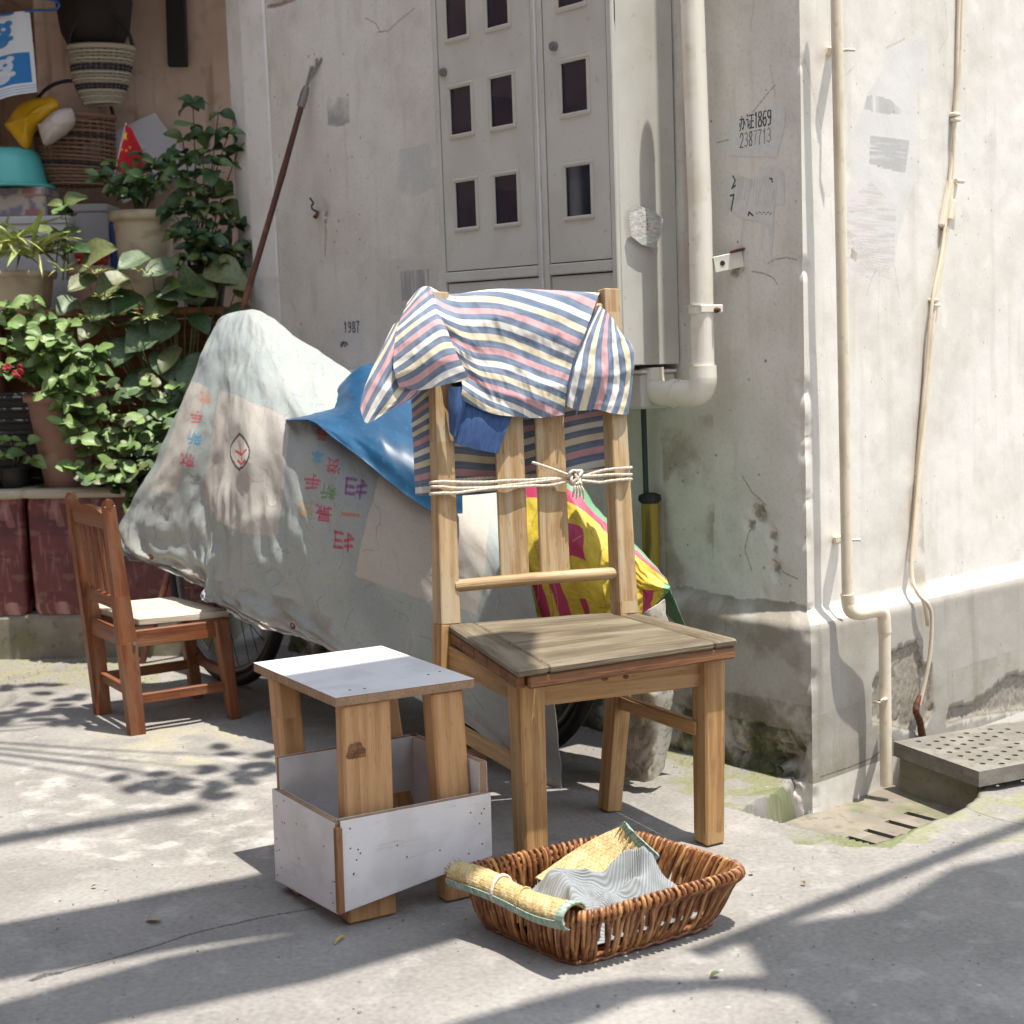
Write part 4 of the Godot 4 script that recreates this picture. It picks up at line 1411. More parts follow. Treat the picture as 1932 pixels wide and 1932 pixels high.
func build_pipes() -> void:
	# white drainpipe with a trap
	var n := 0.045
	var dp := thing("drain_pipe", "thick white plastic drainpipe with a U-shaped trap beside the meter cabinet", "pipe")
	var p := on_l([[1302, -160], [1306, 0], [1321, 400], [1326, 694]], n)
	var mb := MB.new()
	mb.tube(p, 0.0268, 24)
	part("pipe", mb.done(), mats.pvc, dp)
	var e := on_l([[1326, 690], [1327, 712], [1327, 742], [1300, 742], [1291, 742], [1258, 742], [1232, 742], [1230, 712], [1229, 694]], n)
	mb = MB.new()
	mb.tube([e[0], e[1]] + bend(e[1], e[2], e[3], 10) + [e[4]], 0.0315, 24)
	part("elbow", mb.done(), mats.pvc, dp)
	mb = MB.new()
	mb.tube([e[4], e[4].lerp(e[5], 0.4)], 0.0285, 24)
	mb.tube([e[4].lerp(e[5], 0.36), e[4].lerp(e[5], 0.44), e[4].lerp(e[5], 0.62), e[4].lerp(e[5], 0.7)], [0.03, 0.034, 0.034, 0.03], 24)
	part("coupling", mb.done(), mats.pvc, dp)
	mb = MB.new()
	mb.tube([e[4].lerp(e[5], 0.7), e[5]] + bend(e[5], e[6], e[7], 10) + [e[8]], 0.0295, 24)
	part("elbow", mb.done(), mats.pvc, dp)
	var c := on_l([[1322, 575], [1322.4, 591]], n)
	mb = MB.new()
	mb.tube([c[0], c[0].lerp(c[1], 0.1), c[0].lerp(c[1], 0.15), c[0].lerp(c[1], 0.85), c[0].lerp(c[1], 0.9), c[1]], [0.0305, 0.0305, 0.0285, 0.0285, 0.0305, 0.0305], 24)
	mb.bar(c[0].lerp(c[1], 0.5) - UL * 0.022 + NL * 0.026, c[0].lerp(c[1], 0.5) - UL * 0.04 - NL * 0.03, 0.006, 0.018, Vector3.RIGHT, 0.002)
	part("clamp", mb.done(), mats.pvc, dp)
	mb = MB.new()
	var bo: Vector3 = on_l([[1353, 585]], n - 0.01)[0]
	mb.tube([bo + UL * 0.01, bo, bo - UL * 0.008], [0.006, 0.0065, 0.004], 8)
	part("bolt", mb.done(), mats.rust, dp)
	# slim painted downpipe on the downpipe wall
	var sp := thing("slim_downpipe", "slim cream painted downpipe with two elbows beside the house corner", "pipe")
	var k := 0.035
	mb = MB.new()
	mb.tube(on_r([[1575, -150, k], [1578, 0, k], [1590, 600, k], [1599, 1128, k]]), 0.0128, 16)
	part("pipe", mb.done(), mats.paint_pipe, sp)
	var f := on_r([[1599, 1120, k], [1601, 1140, k], [1603, 1160, k + 0.004], [1632, 1156, k + 0.012], [1640, 1154, k + 0.014], [1652, 1152, k + 0.018], [1668, 1150, k + 0.022], [1668, 1176, k + 0.022], [1669, 1192, k + 0.022]])
	mb = MB.new()
	mb.tube([f[0], f[1]] + bend(f[1], f[2], f[3], 8), 0.0158, 16)
	part("elbow", mb.done(), mats.paint_pipe, sp)
	mb = MB.new()
	mb.tube([f[3], f[4], f[5]] + bend(f[5], f[6], f[7], 8) + [f[8]], 0.0155, 16)
	part("elbow", mb.done(), mats.paint_pipe, sp)
	mb = MB.new()
	mb.tube(on_r([[1669, 1188, k + 0.022], [1670, 1300, k + 0.022], [1672, 1482, k + 0.022]]), 0.0138, 16)
	part("pipe", mb.done(), mats.paint_pipe, sp)
	for b in [[1568, 97, 0.02], [1580, 1018, 0.02]]:
		mb = MB.new()
		var q: Array = on_r([[b[0], b[1], 0.0], [b[0], b[1], -0.034]])
		mb.bar(q[1], q[0] + NR * 0.004, 0.02, 0.018, UR, 0.003)
		mb.tube([q[0] + UR * 0.014, q[0] + UR * 0.014 + NR * 0.03, q[0] + UR * 0.03 + NR * 0.04], 0.004, 6)
		part("bracket", mb.done(), mats.paint_pipe, sp)
	mb = MB.new()
	var st := on_r([[1651, 1326, 0.03], [1658, 1323, k + 0.038], [1668, 1319, k + 0.038], [1678, 1316, 0.03]])
	mb.tube(st, 0.0065, 6, true, 1.0, 0.5)
	part("strap", mb.done(), mats.paint_pipe, sp)
	# cables painted over, with a junction box and a batten
	var cr := thing("cable_run", "painted-over electric cables with a small junction box running down the wall", "cable")
	mb = MB.new()
	mb.tube(smooth(on_r([[1818, -80, -0.024], [1815, 0, -0.024], [1812, 110, -0.022], [1802, 215, -0.024], [1797, 335, -0.024], [1792, 400, -0.02], [1782, 470, -0.022], [1766, 560, -0.022], [1752, 700, -0.02], [1738, 850, -0.018], [1726, 990, -0.012], [1720, 1080, -0.006], [1732, 1120, 0.012], [1752, 1142, 0.022], [1758, 1170, 0.024], [1754, 1240, 0.02], [1742, 1300, 0.012], [1734, 1330, 0.008]]), 90), 0.0048, 8)
	part("cable", mb.done(), mats.paint_pipe, cr)
	mb = MB.new()
	mb.tube(smooth(on_r([[1812, -80, -0.026], [1808, 60, -0.026], [1803, 215, -0.026], [1793, 330, -0.026], [1778, 470, -0.02], [1760, 565, -0.016], [1748, 690, -0.022], [1734, 860, -0.024], [1728, 1000, -0.02], [1718, 1070, -0.016], [1722, 1102, 0.0], [1742, 1135, 0.016], [1750, 1180, 0.012]]), 70), 0.0042, 8)
	part("cable", mb.done(), mats.paint_pipe, cr)
	mb = MB.new()
	var ba := on_r([[1783, 436, -0.03], [1764, 560, -0.03], [1748, 720, -0.03], [1732, 900, -0.03], [1722, 1060, -0.03]])
	for s in ba.size() - 1:
		mb.bar(ba[s], ba[s + 1], 0.02, 0.012, UR, 0.002)
	part("batten", mb.done(), mats.paint_pipe, cr)
	mb = MB.new()
	var jb := on_r([[1775, 430, -0.028], [1792, 342, -0.028]])
	mb.bar(jb[0] + UR * 0.012, jb[1] + UR * 0.012, 0.034, 0.016, UR, 0.004)
	part("junction_box", mb.done(), mats.paint_pipe, cr)
	mb = MB.new()
	mb.bar(jb[0].lerp(jb[1], 0.15) + UR * 0.016 + NR * 0.012, jb[0].lerp(jb[1], 0.6) + UR * 0.016 + NR * 0.012, 0.016, 0.012, UR, 0.004)
	part("cover", mb.done(), mats.paint_pipe, cr)
	mb = MB.new()
	mb.tube([jb[1] + UR * 0.004 + NR * 0.014, jb[1] + UR * 0.034 + NR * 0.016], 0.006, 8)
	part("cable_end", mb.done(), mats.paint_pipe, cr)
	for b in [[1802, 216], [1803, 226], [1762, 566], [1764, 576]]:
		mb = MB.new()
		var q: Vector3 = on_r([[b[0], b[1], -0.024]])[0]
		mb.box(Transform3D(Basis(UR, UP, NR), q), Vector3(0.026, 0.009, 0.018), 0.003)
		part("clip", mb.done(), mats.paint_pipe, cr)
	mb = MB.new()
	mb.tube(smooth(on_r([[1735, 1312, 0.012], [1728, 1340, 0.016], [1735, 1360, 0.014], [1740, 1392, 0.012], [1738, 1420, 0.01]]), 14), [0.005, 0.007, 0.008, 0.009, 0.009, 0.009, 0.010, 0.010, 0.009, 0.010, 0.010, 0.010, 0.010, 0.011, 0.011], 8, true, 1.0, 0.6)
	part("sleeve", mb.done(), mats.rust, cr)
	# yellow gas riser in the corner behind the bicycle
	var gr := thing("gas_riser", "yellow sleeved gas pipe with dark collar standing against the wall beside the pillar", "pipe")
	var yel := mat(Color.WHITE, 0.55, tex(blend(256, 256, rgb(150, 128, 42), [[nz(256, 256, 0.02, 311), 0.45, 0.7, rgb(118, 98, 34), 0.8], [stretched(256, 256, 8, 1, 0.1, 312), 0.6, 0.8, rgb(84, 66, 30), 0.8]])))
	var foot := uh(1226, 940, true, 0.0)
	mb = MB.new()
	mb.tube([wl(foot.x, 0.0, 0.0), wl(foot.x, foot.y, 0.0)], 0.0215, 16)
	part("sleeve", mb.done(), yel, gr)
	mb = MB.new()
	mb.tube([wl(foot.x, foot.y - 0.012, 0), wl(foot.x, foot.y - 0.004, 0), wl(foot.x, foot.y + 0.008, 0), wl(foot.x, foot.y + 0.014, 0)], [0.022, 0.029, 0.027, 0.012], 12)
	part("collar", mb.done(), mats.black, gr)
	mb = MB.new()
	mb.tube([wl(foot.x + 0.012, foot.y, 0), wl(foot.x + 0.014, 0.85, 0), wl(foot.x + 0.014, 0.9, -0.01)], 0.0068, 10)
	part("pipe", mb.done(), mat(rgb(34, 52, 50), 0.5), gr)


func build_wall_things() -> void:
	# galvanised angle bracket sticking out of the pillar
	var br := thing("angle_bracket", "short galvanised angle bracket jutting from the pillar beside the drainpipe", "bracket")
	var a: Array = on_l([[1402, 488]], -0.034)
	var tip := uh(1347, 500, true, 0.03)
	var end := wl(tip.x, tip.y, 0.03)
	var mb := MB.new()
	mb.bar(a[0], end, 0.036, 0.004, UP, 0.001)
	part("plate", mb.done(), mat(Color.WHITE, 0.45, tex(blend(128, 128, rgb(196, 196, 190), [[nz(128, 128, 0.03, 321), 0.5, 0.6, rgb(222, 216, 200), 0.9], [nz(128, 128, 0.05, 322), 0.66, 0.72, rgb(70, 64, 60), 0.9]]))), br)
	mb = MB.new()
	mb.bar(a[0] + Vector3(0, 0.02, 0) - NL * 0.002, a[0].lerp(end, 0.45) + Vector3(0, 0.02, 0), 0.02, 0.004, NL, 0.001)
	part("flange", mb.done(), mats.rust, br)
	var ax: Vector3 = (end - a[0]).normalized()
	mb = MB.new()
	var nn := ax.cross(UP).normalized()
	var hc: Vector3 = a[0].lerp(end, 0.72)
	mb.tube([hc - nn * 0.003, hc + nn * 0.003], 0.006, 10)
	part("bolt_hole", mb.done(), mats.dark, br)
	# rusty hook with a twist of wire
	var hk := thing("wall_hook", "small rusty hook with a curl of wire on the wall beside the laundry pole", "hook")
	mb = MB.new()
	mb.tube(smooth([on_l([[599, 402]], -0.04)[0], on_l([[598, 403]], -0.01)[0], on_l([[596, 410]], 0.005)[0], on_l([[592, 406]], 0.012)[0]], 10), 0.0055, 8)
	part("hook", mb.done(), mats.rust, hk)
	mb = MB.new()
	mb.tube(smooth([on_l([[600, 400]], -0.02)[0], on_l([[590, 395]], -0.005)[0], on_l([[588, 388]], -0.005)[0], on_l([[591, 383]], -0.01)[0], on_l([[585, 374]], -0.012)[0]], 16), 0.003, 6)
	part("wire", mb.done(), mats.black, hk)
	# forked laundry pole leaning on the wall
	var fk := thing("laundry_fork", "long reddish bamboo pole with a forked metal tip leaning on the wall", "pole")
	var top: Vector3 = on_l([[571, 190]], 0.0)[0]
	var foot := gp(268, 1252)
	var pts := []
	var rad := []
	for k in 41:
		var f := k / 40.0
		pts.append(foot.lerp(top, f) + Vector3(sin(f * 9.0), 0, cos(f * 7.0)) * 0.003)
		rad.append(0.0112 - 0.002 * f + (0.0014 if k % 8 == 3 else 0.0))
	mb = MB.new()
	mb.tube(pts, rad, 10)
	var red := mat(Color.WHITE, 0.55, tex(blend(256, 256, rgb(96, 58, 46), [[stretched(256, 256, 10, 1, 0.06, 331), 0.4, 0.7, rgb(66, 40, 34), 0.9], [nz(256, 256, 0.02, 332), 0.6, 0.8, rgb(152, 100, 78), 0.6]])))
	part("shaft", mb.done(), red, fk)
	var d: Vector3 = (top - foot).normalized()
	mb = MB.new()
	mb.tube([top - d * 0.02, top + d * 0.025, top + d * 0.045], [0.0135, 0.013, 0.009], 10)
	part("ferrule", mb.done(), mats.metal, fk)
	var s := UL * -1.0
	mb = MB.new()
	mb.tube(smooth([top + d * 0.04, top + d * 0.06 + s * 0.004, top + d * 0.085 + s * 0.022, top + d * 0.112 + s * 0.026], 8), 0.0045, 6)
	mb.tube(smooth([top + d * 0.112 + s * 0.026, top + d * 0.118 + s * 0.016, top + d * 0.130 + s * 0.014], 6), 0.0045, 6)
	mb.tube(smooth([top + d * 0.112 + s * 0.026, top + d * 0.116 + s * 0.036, top + d * 0.128 + s * 0.04], 6), 0.0045, 6)
	part("prong", mb.done(), mats.metal, fk)
	mb = MB.new()
	mb.tube([top + d * 0.04, top + d * 0.07 - s * 0.004, top + d * 0.098 - s * 0.004], 0.004, 6)
	mb.tube([top + d * 0.098 - s * 0.004, top + d * 0.108 - s * 0.012], 0.004, 6)
	mb.tube([top + d * 0.098 - s * 0.004, top + d * 0.106 + s * 0.004], 0.004, 6)
	part("prong", mb.done(), mats.metal, fk)


func csg_box(c: Vector3, s: Vector3, op := CSGShape3D.OPERATION_UNION) -> CSGBox3D:
	var b := CSGBox3D.new()
	b.size = s
	b.position = c
	b.operation = op
	b.name = "block"
	return b


func build_drain() -> void:
	var p1 := gp(1686, 1399, 0.05)
	var p2 := gp(1847, 1456, 0.05)
	var wide := p1.distance_to(p2)
	var x := (p2 - p1).normalized()
	var z := x.cross(Vector3.UP)
	if z.dot(UR) < 0:
		z = -z
	var bas := Basis(x, Vector3.UP, x.cross(Vector3.UP))
	for k in 2:
		var long := 0.36
		var o := CSGCombiner3D.new()
		o.name = numbered("drain_slab")
		var mid := p1 + x * wide / 2 + z * (long / 2 + k * (long + 0.006)) - Vector3(0, 0.0175 + 0.003 * k, 0)
		o.transform = Transform3D(bas, mid)
		add_child(o)
		o.add_child(csg_box(Vector3.ZERO, Vector3(wide, 0.035, long)), true)
		var far := bas.inverse() * (z * (long / 2))
		var sg := signf(far.z)
		o.add_child(csg_box(Vector3(0.0, 0, sg * (long / 2 - 0.02) if k == 0 else -sg * (long / 2 - 0.02)), Vector3(0.1, 0.1, 0.06), CSGShape3D.OPERATION_SUBTRACTION), true)
		for r in 8:
			for c in 7:
				if (r == 3 or r == 4) and (c == 3):
					continue
				if absf(c - 3) < 2 and ((r > 5 and k == 0) or (r < 2 and k == 1)):
					continue
				var h := CSGCylinder3D.new()
				h.name = "hole"
				h.radius = 0.0075
				h.height = 0.08
				h.sides = 10
				h.operation = CSGShape3D.OPERATION_SUBTRACTION
				h.position = Vector3((c - 3) * wide / 8.0 + (0.012 if r % 2 else -0.008), 0, sg * ((r - 3.5) * 0.037))
				o.add_child(h, true)
		o.material_override = mats.slab
		o.set_meta("label", "perforated grey concrete drain slab beside the downpipe, its corner jutting out" if k == 0 else "perforated drain slab behind the first one, along the plinth")
		o.set_meta("category", "drain slab")
		o.set_meta("group", "perforated slabs over the gutter")
	# dark end wall of the open gutter, under the slab's edge
	var ew := MB.new()
	var ea := gp(1700, 1436)
	var eb := gp(1846, 1480)
	ew.bar(Vector3(ea.x, -0.062, ea.z), Vector3(eb.x, -0.062, eb.z) + (eb - ea) * 0.05, 0.02, 0.16, UR, 0.006)
	setting("gutter_wall", ew.done(), mats.moss_concrete)
	# mossy slotted gully grate at the bottom of the open gutter
	var g := CSGCombiner3D.new()
	g.name = numbered("gully_grate")
	g.transform = Transform3D(Basis(UR, Vector3.UP, NR), K + UR * 0.15 + NR * 0.17 + Vector3(0, -0.085, 0))
	add_child(g)
	g.add_child(csg_box(Vector3.ZERO, Vector3(0.62, 0.03, 0.36)), true)
	for q in [[1700, 1556], [1660, 1573], [1625, 1587], [1735, 1540]]:
		var c: Vector3 = g.transform.affine_inverse() * gp(q[0], q[1], -0.07)
		var s := csg_box(c, Vector3(0.02, 0.1, 0.075), CSGShape3D.OPERATION_SUBTRACTION)
		g.add_child(s, true)
	g.material_override = mats.moss_concrete
	g.set_meta("label", "mossy slotted concrete grate sunk in the gutter under the downpipe")
	g.set_meta("category", "grate")


# ---------------------------------------------------------------- bicycle under its covers
func bk(t: float, h: float, n := 0.40) -> Vector3:
	return K + UL * t + NL * (n - 0.10 + (t - 0.5) * 0.075) + Vector3(0, h, 0)


func ring(c: Vector3, r: float, w: float, m := 40, sides := 8) -> ArrayMesh:
	var mb := MB.new()
	var p := []
	for k in m + 1:
		var a := TAU * k / m
		p.append(c + UL * cos(a) * r + Vector3(0, sin(a) * r, 0))
	mb.tube(p, w, sides, false)
	return mb.done()


func build_bicycle() -> void:
	var b := thing("bicycle", "bicycle parked along the wall, hidden under covers except its wheels", "bicycle", Vector3.ZERO)
	var paint := mat(rgb(126, 40, 32), 0.4)
	var steel := mat(rgb(120, 120, 122), 0.45)
	steel.metallic = 0.7
	var tf := 1.86
	var tr := 0.68
	var R := 0.31
	for t in [tf, tr]:
		var wh := Node3D.new()
		wh.name = "wheel"
		b.add_child(wh, true)
		var c := bk(t, R + 0.017)
		part("tyre", ring(c, R, 0.019), mats.black, wh)
		part("rim", ring(c, R - 0.028, 0.011), steel, wh)
		var mb := MB.new()
		mb.tube([c - NL * 0.04, c + NL * 0.04], 0.018, 12)
		part("hub", mb.done(), steel, wh)
		for k in 28:
			var a := TAU * k / 28
			var a2 := a + (0.5 if k % 2 else -0.5)
			mb = MB.new()
			mb.tube([c + (UL * cos(a2) + Vector3(0, sin(a2), 0)) * 0.017 + NL * (0.03 if k % 4 < 2 else -0.03), c + (UL * cos(a) + Vector3(0, sin(a), 0)) * (R - 0.03)], 0.0014, 5)
			part("spoke", mb.done(), mats.black, wh)
	var bb := bk(1.1, 0.30)
	var seat := bk(0.95, 0.74)
	var head := bk(1.66, 0.84)
	var mb := MB.new()
	for s in [[bb, seat], [bb, head - Vector3(0, 0.12, 0)], [seat - Vector3(0, 0.08, 0), head - Vector3(0, 0.03, 0)], [bb, bk(tr, R + 0.017, 0.44)], [bb, bk(tr, R + 0.017, 0.36)], [seat - Vector3(0, 0.1, 0), bk(tr, R + 0.017, 0.44)], [seat - Vector3(0, 0.1, 0), bk(tr, R + 0.017, 0.36)]]:
		mb.tube([s[0], s[1]], 0.014, 10)
	part("frame", mb.done(), paint, b)
	mb = MB.new()
	for s in [0.045, -0.045]:
		mb.tube(smooth([head + NL * s, bk(1.76, 0.55, 0.4 + s), bk(tf, R + 0.017, 0.4 + s)], 8), 0.011, 8)
	mb.tube([head - Vector3(0, 0.14, 0), head + Vector3(0, 0.1, 0)], 0.016, 10)
	part("fork", mb.done(), steel, b)
	mb = MB.new()
	var hb := head + Vector3(0, 0.08, 0)
	mb.tube(smooth([hb + NL * 0.10 - UL * 0.10, hb + NL * 0.08, hb + NL * 0.04, hb - NL * 0.04, hb - NL * 0.08, hb - NL * 0.10 - UL * 0.10], 24), 0.012, 10)
	mb.tube([hb, head], 0.012, 10)
	part("handlebar", mb.done(), steel, b)
	mb = MB.new()
	mb.tube([seat, seat + Vector3(0, 0.05, 0)], 0.012, 8)
	mb.tube(smooth([seat - UL * 0.12 + Vector3(0, 0.06, 0), seat - UL * 0.05 + Vector3(0, 0.06, 0), seat + UL * 0.08 + Vector3(0, 0.05, 0), seat + UL * 0.16 + Vector3(0, 0.045, 0)], 10), [0.05, 0.08, 0.085, 0.08, 0.06, 0.045, 0.035, 0.03, 0.027, 0.024, 0.016], 12, true, 1.0, 0.5)
	part("saddle", mb.done(), mats.black, b)
	mb = MB.new()
	mb.tube([bb - NL * 0.07, bb + NL * 0.07], 0.014, 10)
	mb.tube([bb + NL * 0.07, bb + NL * 0.07 + UL * 0.15 - Vector3(0, 0.06, 0)], 0.009, 8)
	mb.tube([bb - NL * 0.07, bb - NL * 0.07 - UL * 0.15 + Vector3(0, 0.06, 0)], 0.009, 8)
	part("crank", mb.done(), steel, b)
	for s in [1, -1]:
		mb = MB.new()
		var pc: Vector3 = bb + NL * 0.12 * s + (UL * 0.15 - Vector3(0, 0.06, 0)) * s
		mb.box(Transform3D(Basis(UL, Vector3.UP, NL), pc), Vector3(0.09, 0.025, 0.08), 0.004)
		part("pedal", mb.done(), mats.black, b)


var tarp_grid := []
var tarp_u := []
var tarp_v := []


func cover_points(cols: Array) -> Array:                     # [px, py, d] -> places on planes d in front of the cabinet wall
	var r := []
	for c in cols:
		var l := []
		for q in c:
			l.append(bp(q[0], q[1], q[2]))
		r.append(l)
	return r


func arc_u(g: Array) -> Array:
	var m: int = g.size() / 2
	var r := [0.0]
	for k in range(1, g[m].size()):
		r.append(r[-1] + g[m][k].distance_to(g[m][k - 1]))
	return r


func arc_v(g: Array) -> Array:
	var m: int = g[0].size() / 2
	var r := [0.0]
	for k in range(1, g.size()):
		r.append(r[-1] + g[k][m].distance_to(g[k - 1][m]))
	return r


func crumple(g: Array, n: Vector3, amp: float, fr: float, sd: int, stretch := Vector2.ONE) -> void:
	var f := lumps(sd, fr)
	f.fractal_type = FastNoiseLite.FRACTAL_RIDGED
	f.fractal_octaves = 2
	var f2 := lumps(sd + 1, fr * 0.5)
	var us := arc_u(g)
	var vs := arc_v(g)
	for r in g.size():
		for k in g[0].size():
			g[r][k] += n * amp * (f.get_noise_2d(us[k] * stretch.x, vs[r] * stretch.y) * 0.6 + f2.get_noise_2d(us[k] * stretch.x, vs[r] * stretch.y))


func build_covers() -> void:
	# printed grey tarpaulin
	var cols := [
		[[412, 604, 0.44], [352, 735, 0.52], [290, 868, 0.58], [226, 1002, 0.61], [237, 1048, 0.62]],
		[[432, 597, 0.42], [388, 742, 0.54], [340, 890, 0.61], [280, 1035, 0.63], [300, 1072, 0.635]],
		[[456, 594, 0.41], [424, 748, 0.57], [402, 905, 0.63], [378, 1060, 0.645], [385, 1106, 0.65]],
		[[474, 594, 0.40], [445, 750, 0.58], [420, 925, 0.66], [388, 1090, 0.68], [382, 1130, 0.685]],
		[[506, 610, 0.40], [485, 765, 0.60], [462, 945, 0.67], [420, 1110, 0.67], [410, 1143, 0.675]],
		[[560, 653, 0.40], [548, 790, 0.60], [530, 960, 0.66], [500, 1130, 0.66], [490, 1178, 0.665]],
		[[620, 690, 0.40], [612, 830, 0.60], [600, 1000, 0.65], [582, 1165, 0.64], [575, 1208, 0.64]],
		[[690, 735, 0.38], [690, 870, 0.58], [690, 1050, 0.62], [690, 1220, 0.60], [690, 1262, 0.60]],
		[[780, 790, 0.36], [785, 930, 0.54], [790, 1110, 0.57], [795, 1290, 0.55], [795, 1322, 0.55]],
		[[850, 820, 0.34], [862, 970, 0.50], [870, 1150, 0.52], [882, 1340, 0.50], [885, 1370, 0.50]],
		[[910, 860, 0.32], [925, 1020, 0.46], [945, 1210, 0.48], [968, 1420, 0.455], [972, 1448, 0.455]],
		[[965, 900, 0.30], [995, 1080, 0.43], [1035, 1280, 0.44], [1058, 1470, 0.42], [1062, 1494, 0.42]],
	]
	var ctrl := cover_points(cols)
	for c in ctrl:                                            # it also falls down the far side
		var top: Vector3 = c[0]
		c.push_front(top - NL * 0.05 - Vector3(0, 0.05, 0))
		c.push_front(top - NL * 0.13 - Vector3(0, 0.38, 0))
	var g := patch(ctrl, 84, 150)
	crumple(g, NL, 0.010, 3.2, 401, Vector2(1.0, 0.8))
	crumple(g, NL, 0.0025, 11.0, 405)
	var f := lumps(411, 11.0)
	f.fractal_type = FastNoiseLite.FRACTAL_RIDGED
	f.fractal_octaves = 2
	for r in g.size():
		for k in g[0].size():
			var q := look(g[r][k])
			var an := atan2(q.x - 452.0, q.y - 560.0)            # folds that fan out from the handlebar
			var dist := clampf((q.y - 620.0) / 380.0, 0.0, 1.0)
			g[r][k] += NL * (sin(an * 13.0 + 1.0) + 0.6 * sin(an * 29.0)) * 0.0085 * dist * smoothstep(900, 500, q.x) * (1.0 if r > 24 else 0.0)
			var w := smoothstep(720, 520, q.x) * smoothstep(880, 1010, q.y) if r > 20 else 0.0   # the torn, creased lower left
			g[r][k] += NL * f.get_noise_2d(k * 0.004 + r * 0.001, r * 0.012 - k * 0.008) * 0.014 * w
	var fc := FastNoiseLite.new()                             # crisp facets of a stiff coated sheet
	fc.noise_type = FastNoiseLite.TYPE_CELLULAR
	fc.cellular_return_type = FastNoiseLite.RETURN_DISTANCE
	fc.cellular_jitter = 1.2
	fc.frequency = 9.0
	fc.seed = 417
	fc.fractal_octaves = 2
	var cu := arc_u(g)
	var cw := arc_v(g)
	for r in g.size():
		for k in g[0].size():
			var amt := 0.009 + 0.006 * clampf((cw[r] - 0.75) * 2.2, 0.0, 1.0) * clampf((1.1 - cu[k]) * 1.5, 0.0, 1.0)
			g[r][k] += NL * fc.get_noise_2d(cu[k], cw[r] * 1.2 + cu[k] * 0.5) * amt
	tarp_grid = g
	tarp_u = arc_u(g)
	tarp_v = arc_v(g)
	var LU: float = tarp_u[-1]
	var LV: float = tarp_v[-1]
	var mb := MB.new()
	mb.sheet(g, func(r: int, k: int) -> Vector2: return Vector2(tarp_u[k] / LU, tarp_v[r] / LV), 0.002, NL)
	var W := 1024
	var H := 768
	var med := nz(W / 2, H / 2, 0.02, 421, 5, FastNoiseLite.TYPE_SIMPLEX_SMOOTH, 10.0)
	var fine := nz(W / 2, H / 2, 0.08, 422, 4)
	var crk := nz(W / 2, H / 2, 0.032, 423, 2, FastNoiseLite.TYPE_CELLULAR, 12.0)
	var im := blend(W / 2, H / 2, rgb(155, 162, 160), [[med, 0.35, 0.85, rgb(164, 168, 164), 0.8], [nz(W / 2, H / 2, 0.006, 424), 0.45, 0.75, rgb(138, 147, 150), 0.7], [fine, 0.7, 0.95, rgb(130, 128, 120), 0.35]])
	# thin dark creases where two noise values meet
	var cv := Cv.new()
	cv.im = im
	cv.k = 0.5
	var seen := PackedVector2Array()
	for r in range(24, 85):
		for k in 151:
			seen.append(look(tarp_grid[r][k]))
	var at := func(px: float, py: float) -> Vector2:
		var want := Vector2(px, py)
		var best := 1e9
		var n := 0
		for j in seen.size():
			var d := seen[j].distance_squared_to(want)
			if d < best:
				best = d
				n = j
		var k := clampi(n % 151, 0, 149)
		var r := clampi(n / 151, 0, 59)
		var s := r * 151 + k
		var du := seen[s + 1] - seen[s]
		var dv := seen[s + 151] - seen[s]
		var det := du.x * dv.y - du.y * dv.x
		var e := want - seen[s]
		var fu := clampf((e.x * dv.y - e.y * dv.x) / det, -1.0, 2.0)
		var fv := clampf((du.x * e.y - du.y * e.x) / det, -1.0, 2.0)
		return Vector2((tarp_u[k] + fu * (tarp_u[k + 1] - tarp_u[k])) / LU * W, (tarp_v[r + 24] + fv * (tarp_v[r + 25] - tarp_v[r + 24])) / LV * H)
	var area := func(list: Array) -> Array:
		var r := []
		for q in list:
			r.append(at.call(q[0], q[1]))
		return r
	# pale printed squares, hem band, dirt
	var paper := rgb(184, 177, 169)
	var sq := [area.call([[350, 715], [392, 730], [330, 930], [285, 920]]), area.call([[415, 735], [548, 790], [520, 1010], [385, 950]]), area.call([[718, 885], [930, 925], [898, 1158], [668, 1085]])]
	for s in sq:
		cv.poly(s, paper, 0.85)
		cv.poly(s, rgb(176, 169, 162), 0.5, med, 0.4, 0.8)
	cv.poly(area.call([[237, 1020], [300, 1050], [385, 1085], [385, 1128], [490, 1160], [575, 1190], [690, 1245], [795, 1300], [885, 1350], [972, 1430], [1062, 1480], [1062, 1496], [972, 1450], [885, 1372], [795, 1324], [690, 1264], [575, 1210], [490, 1180], [385, 1132], [300, 1074], [237, 1050]]), rgb(186, 176, 164), 0.7, med, 0.1, 0.5)
	cv.poly(area.call([[232, 985], [390, 1060], [620, 1160], [880, 1330], [1060, 1470], [1062, 1496], [880, 1370], [600, 1215], [390, 1130], [237, 1050]]), rgb(124, 115, 104), 0.6, med, 0.4, 0.8)
	im.resize(W, H, Image.INTERPOLATE_CUBIC)
	speckle(im, 425, rgb(116, 116, 110), rgb(190, 194, 192), 0.2)
	cv.k = 1.0
	var rr := RandomNumberGenerator.new()
	rr.seed = 31
	for k in 150:                                             # fine cracks in the coating
		var a := Vector2(rr.randf_range(0, W), rr.randf_range(H * 0.3, H))
		var pts := [a]
		var dir := rr.randf_range(0, TAU)
		for s in 5:
			dir += rr.randf_range(-0.7, 0.7)
			pts.append(pts[-1] + Vector2(cos(dir), sin(dir)) * rr.randf_range(3, 11))
		cv.line(pts, 1.1, rgb(104, 104, 100), 0.55, 0.3)
	# lettering, upside down as the sheet hangs
	var put := func(name_: String, x: float, y: float, s: float, col: Color, w := 3.0) -> void:
		var q: Array = area.call([[x + s * 0.5, y + s * 0.55], [x - s * 0.5, y + s * 0.40], [x - s * 0.42, y - s * 0.55], [x + s * 0.58, y - s * 0.40]])
		glyph(cv, name_, q, w, col, 0.74, 0.25)
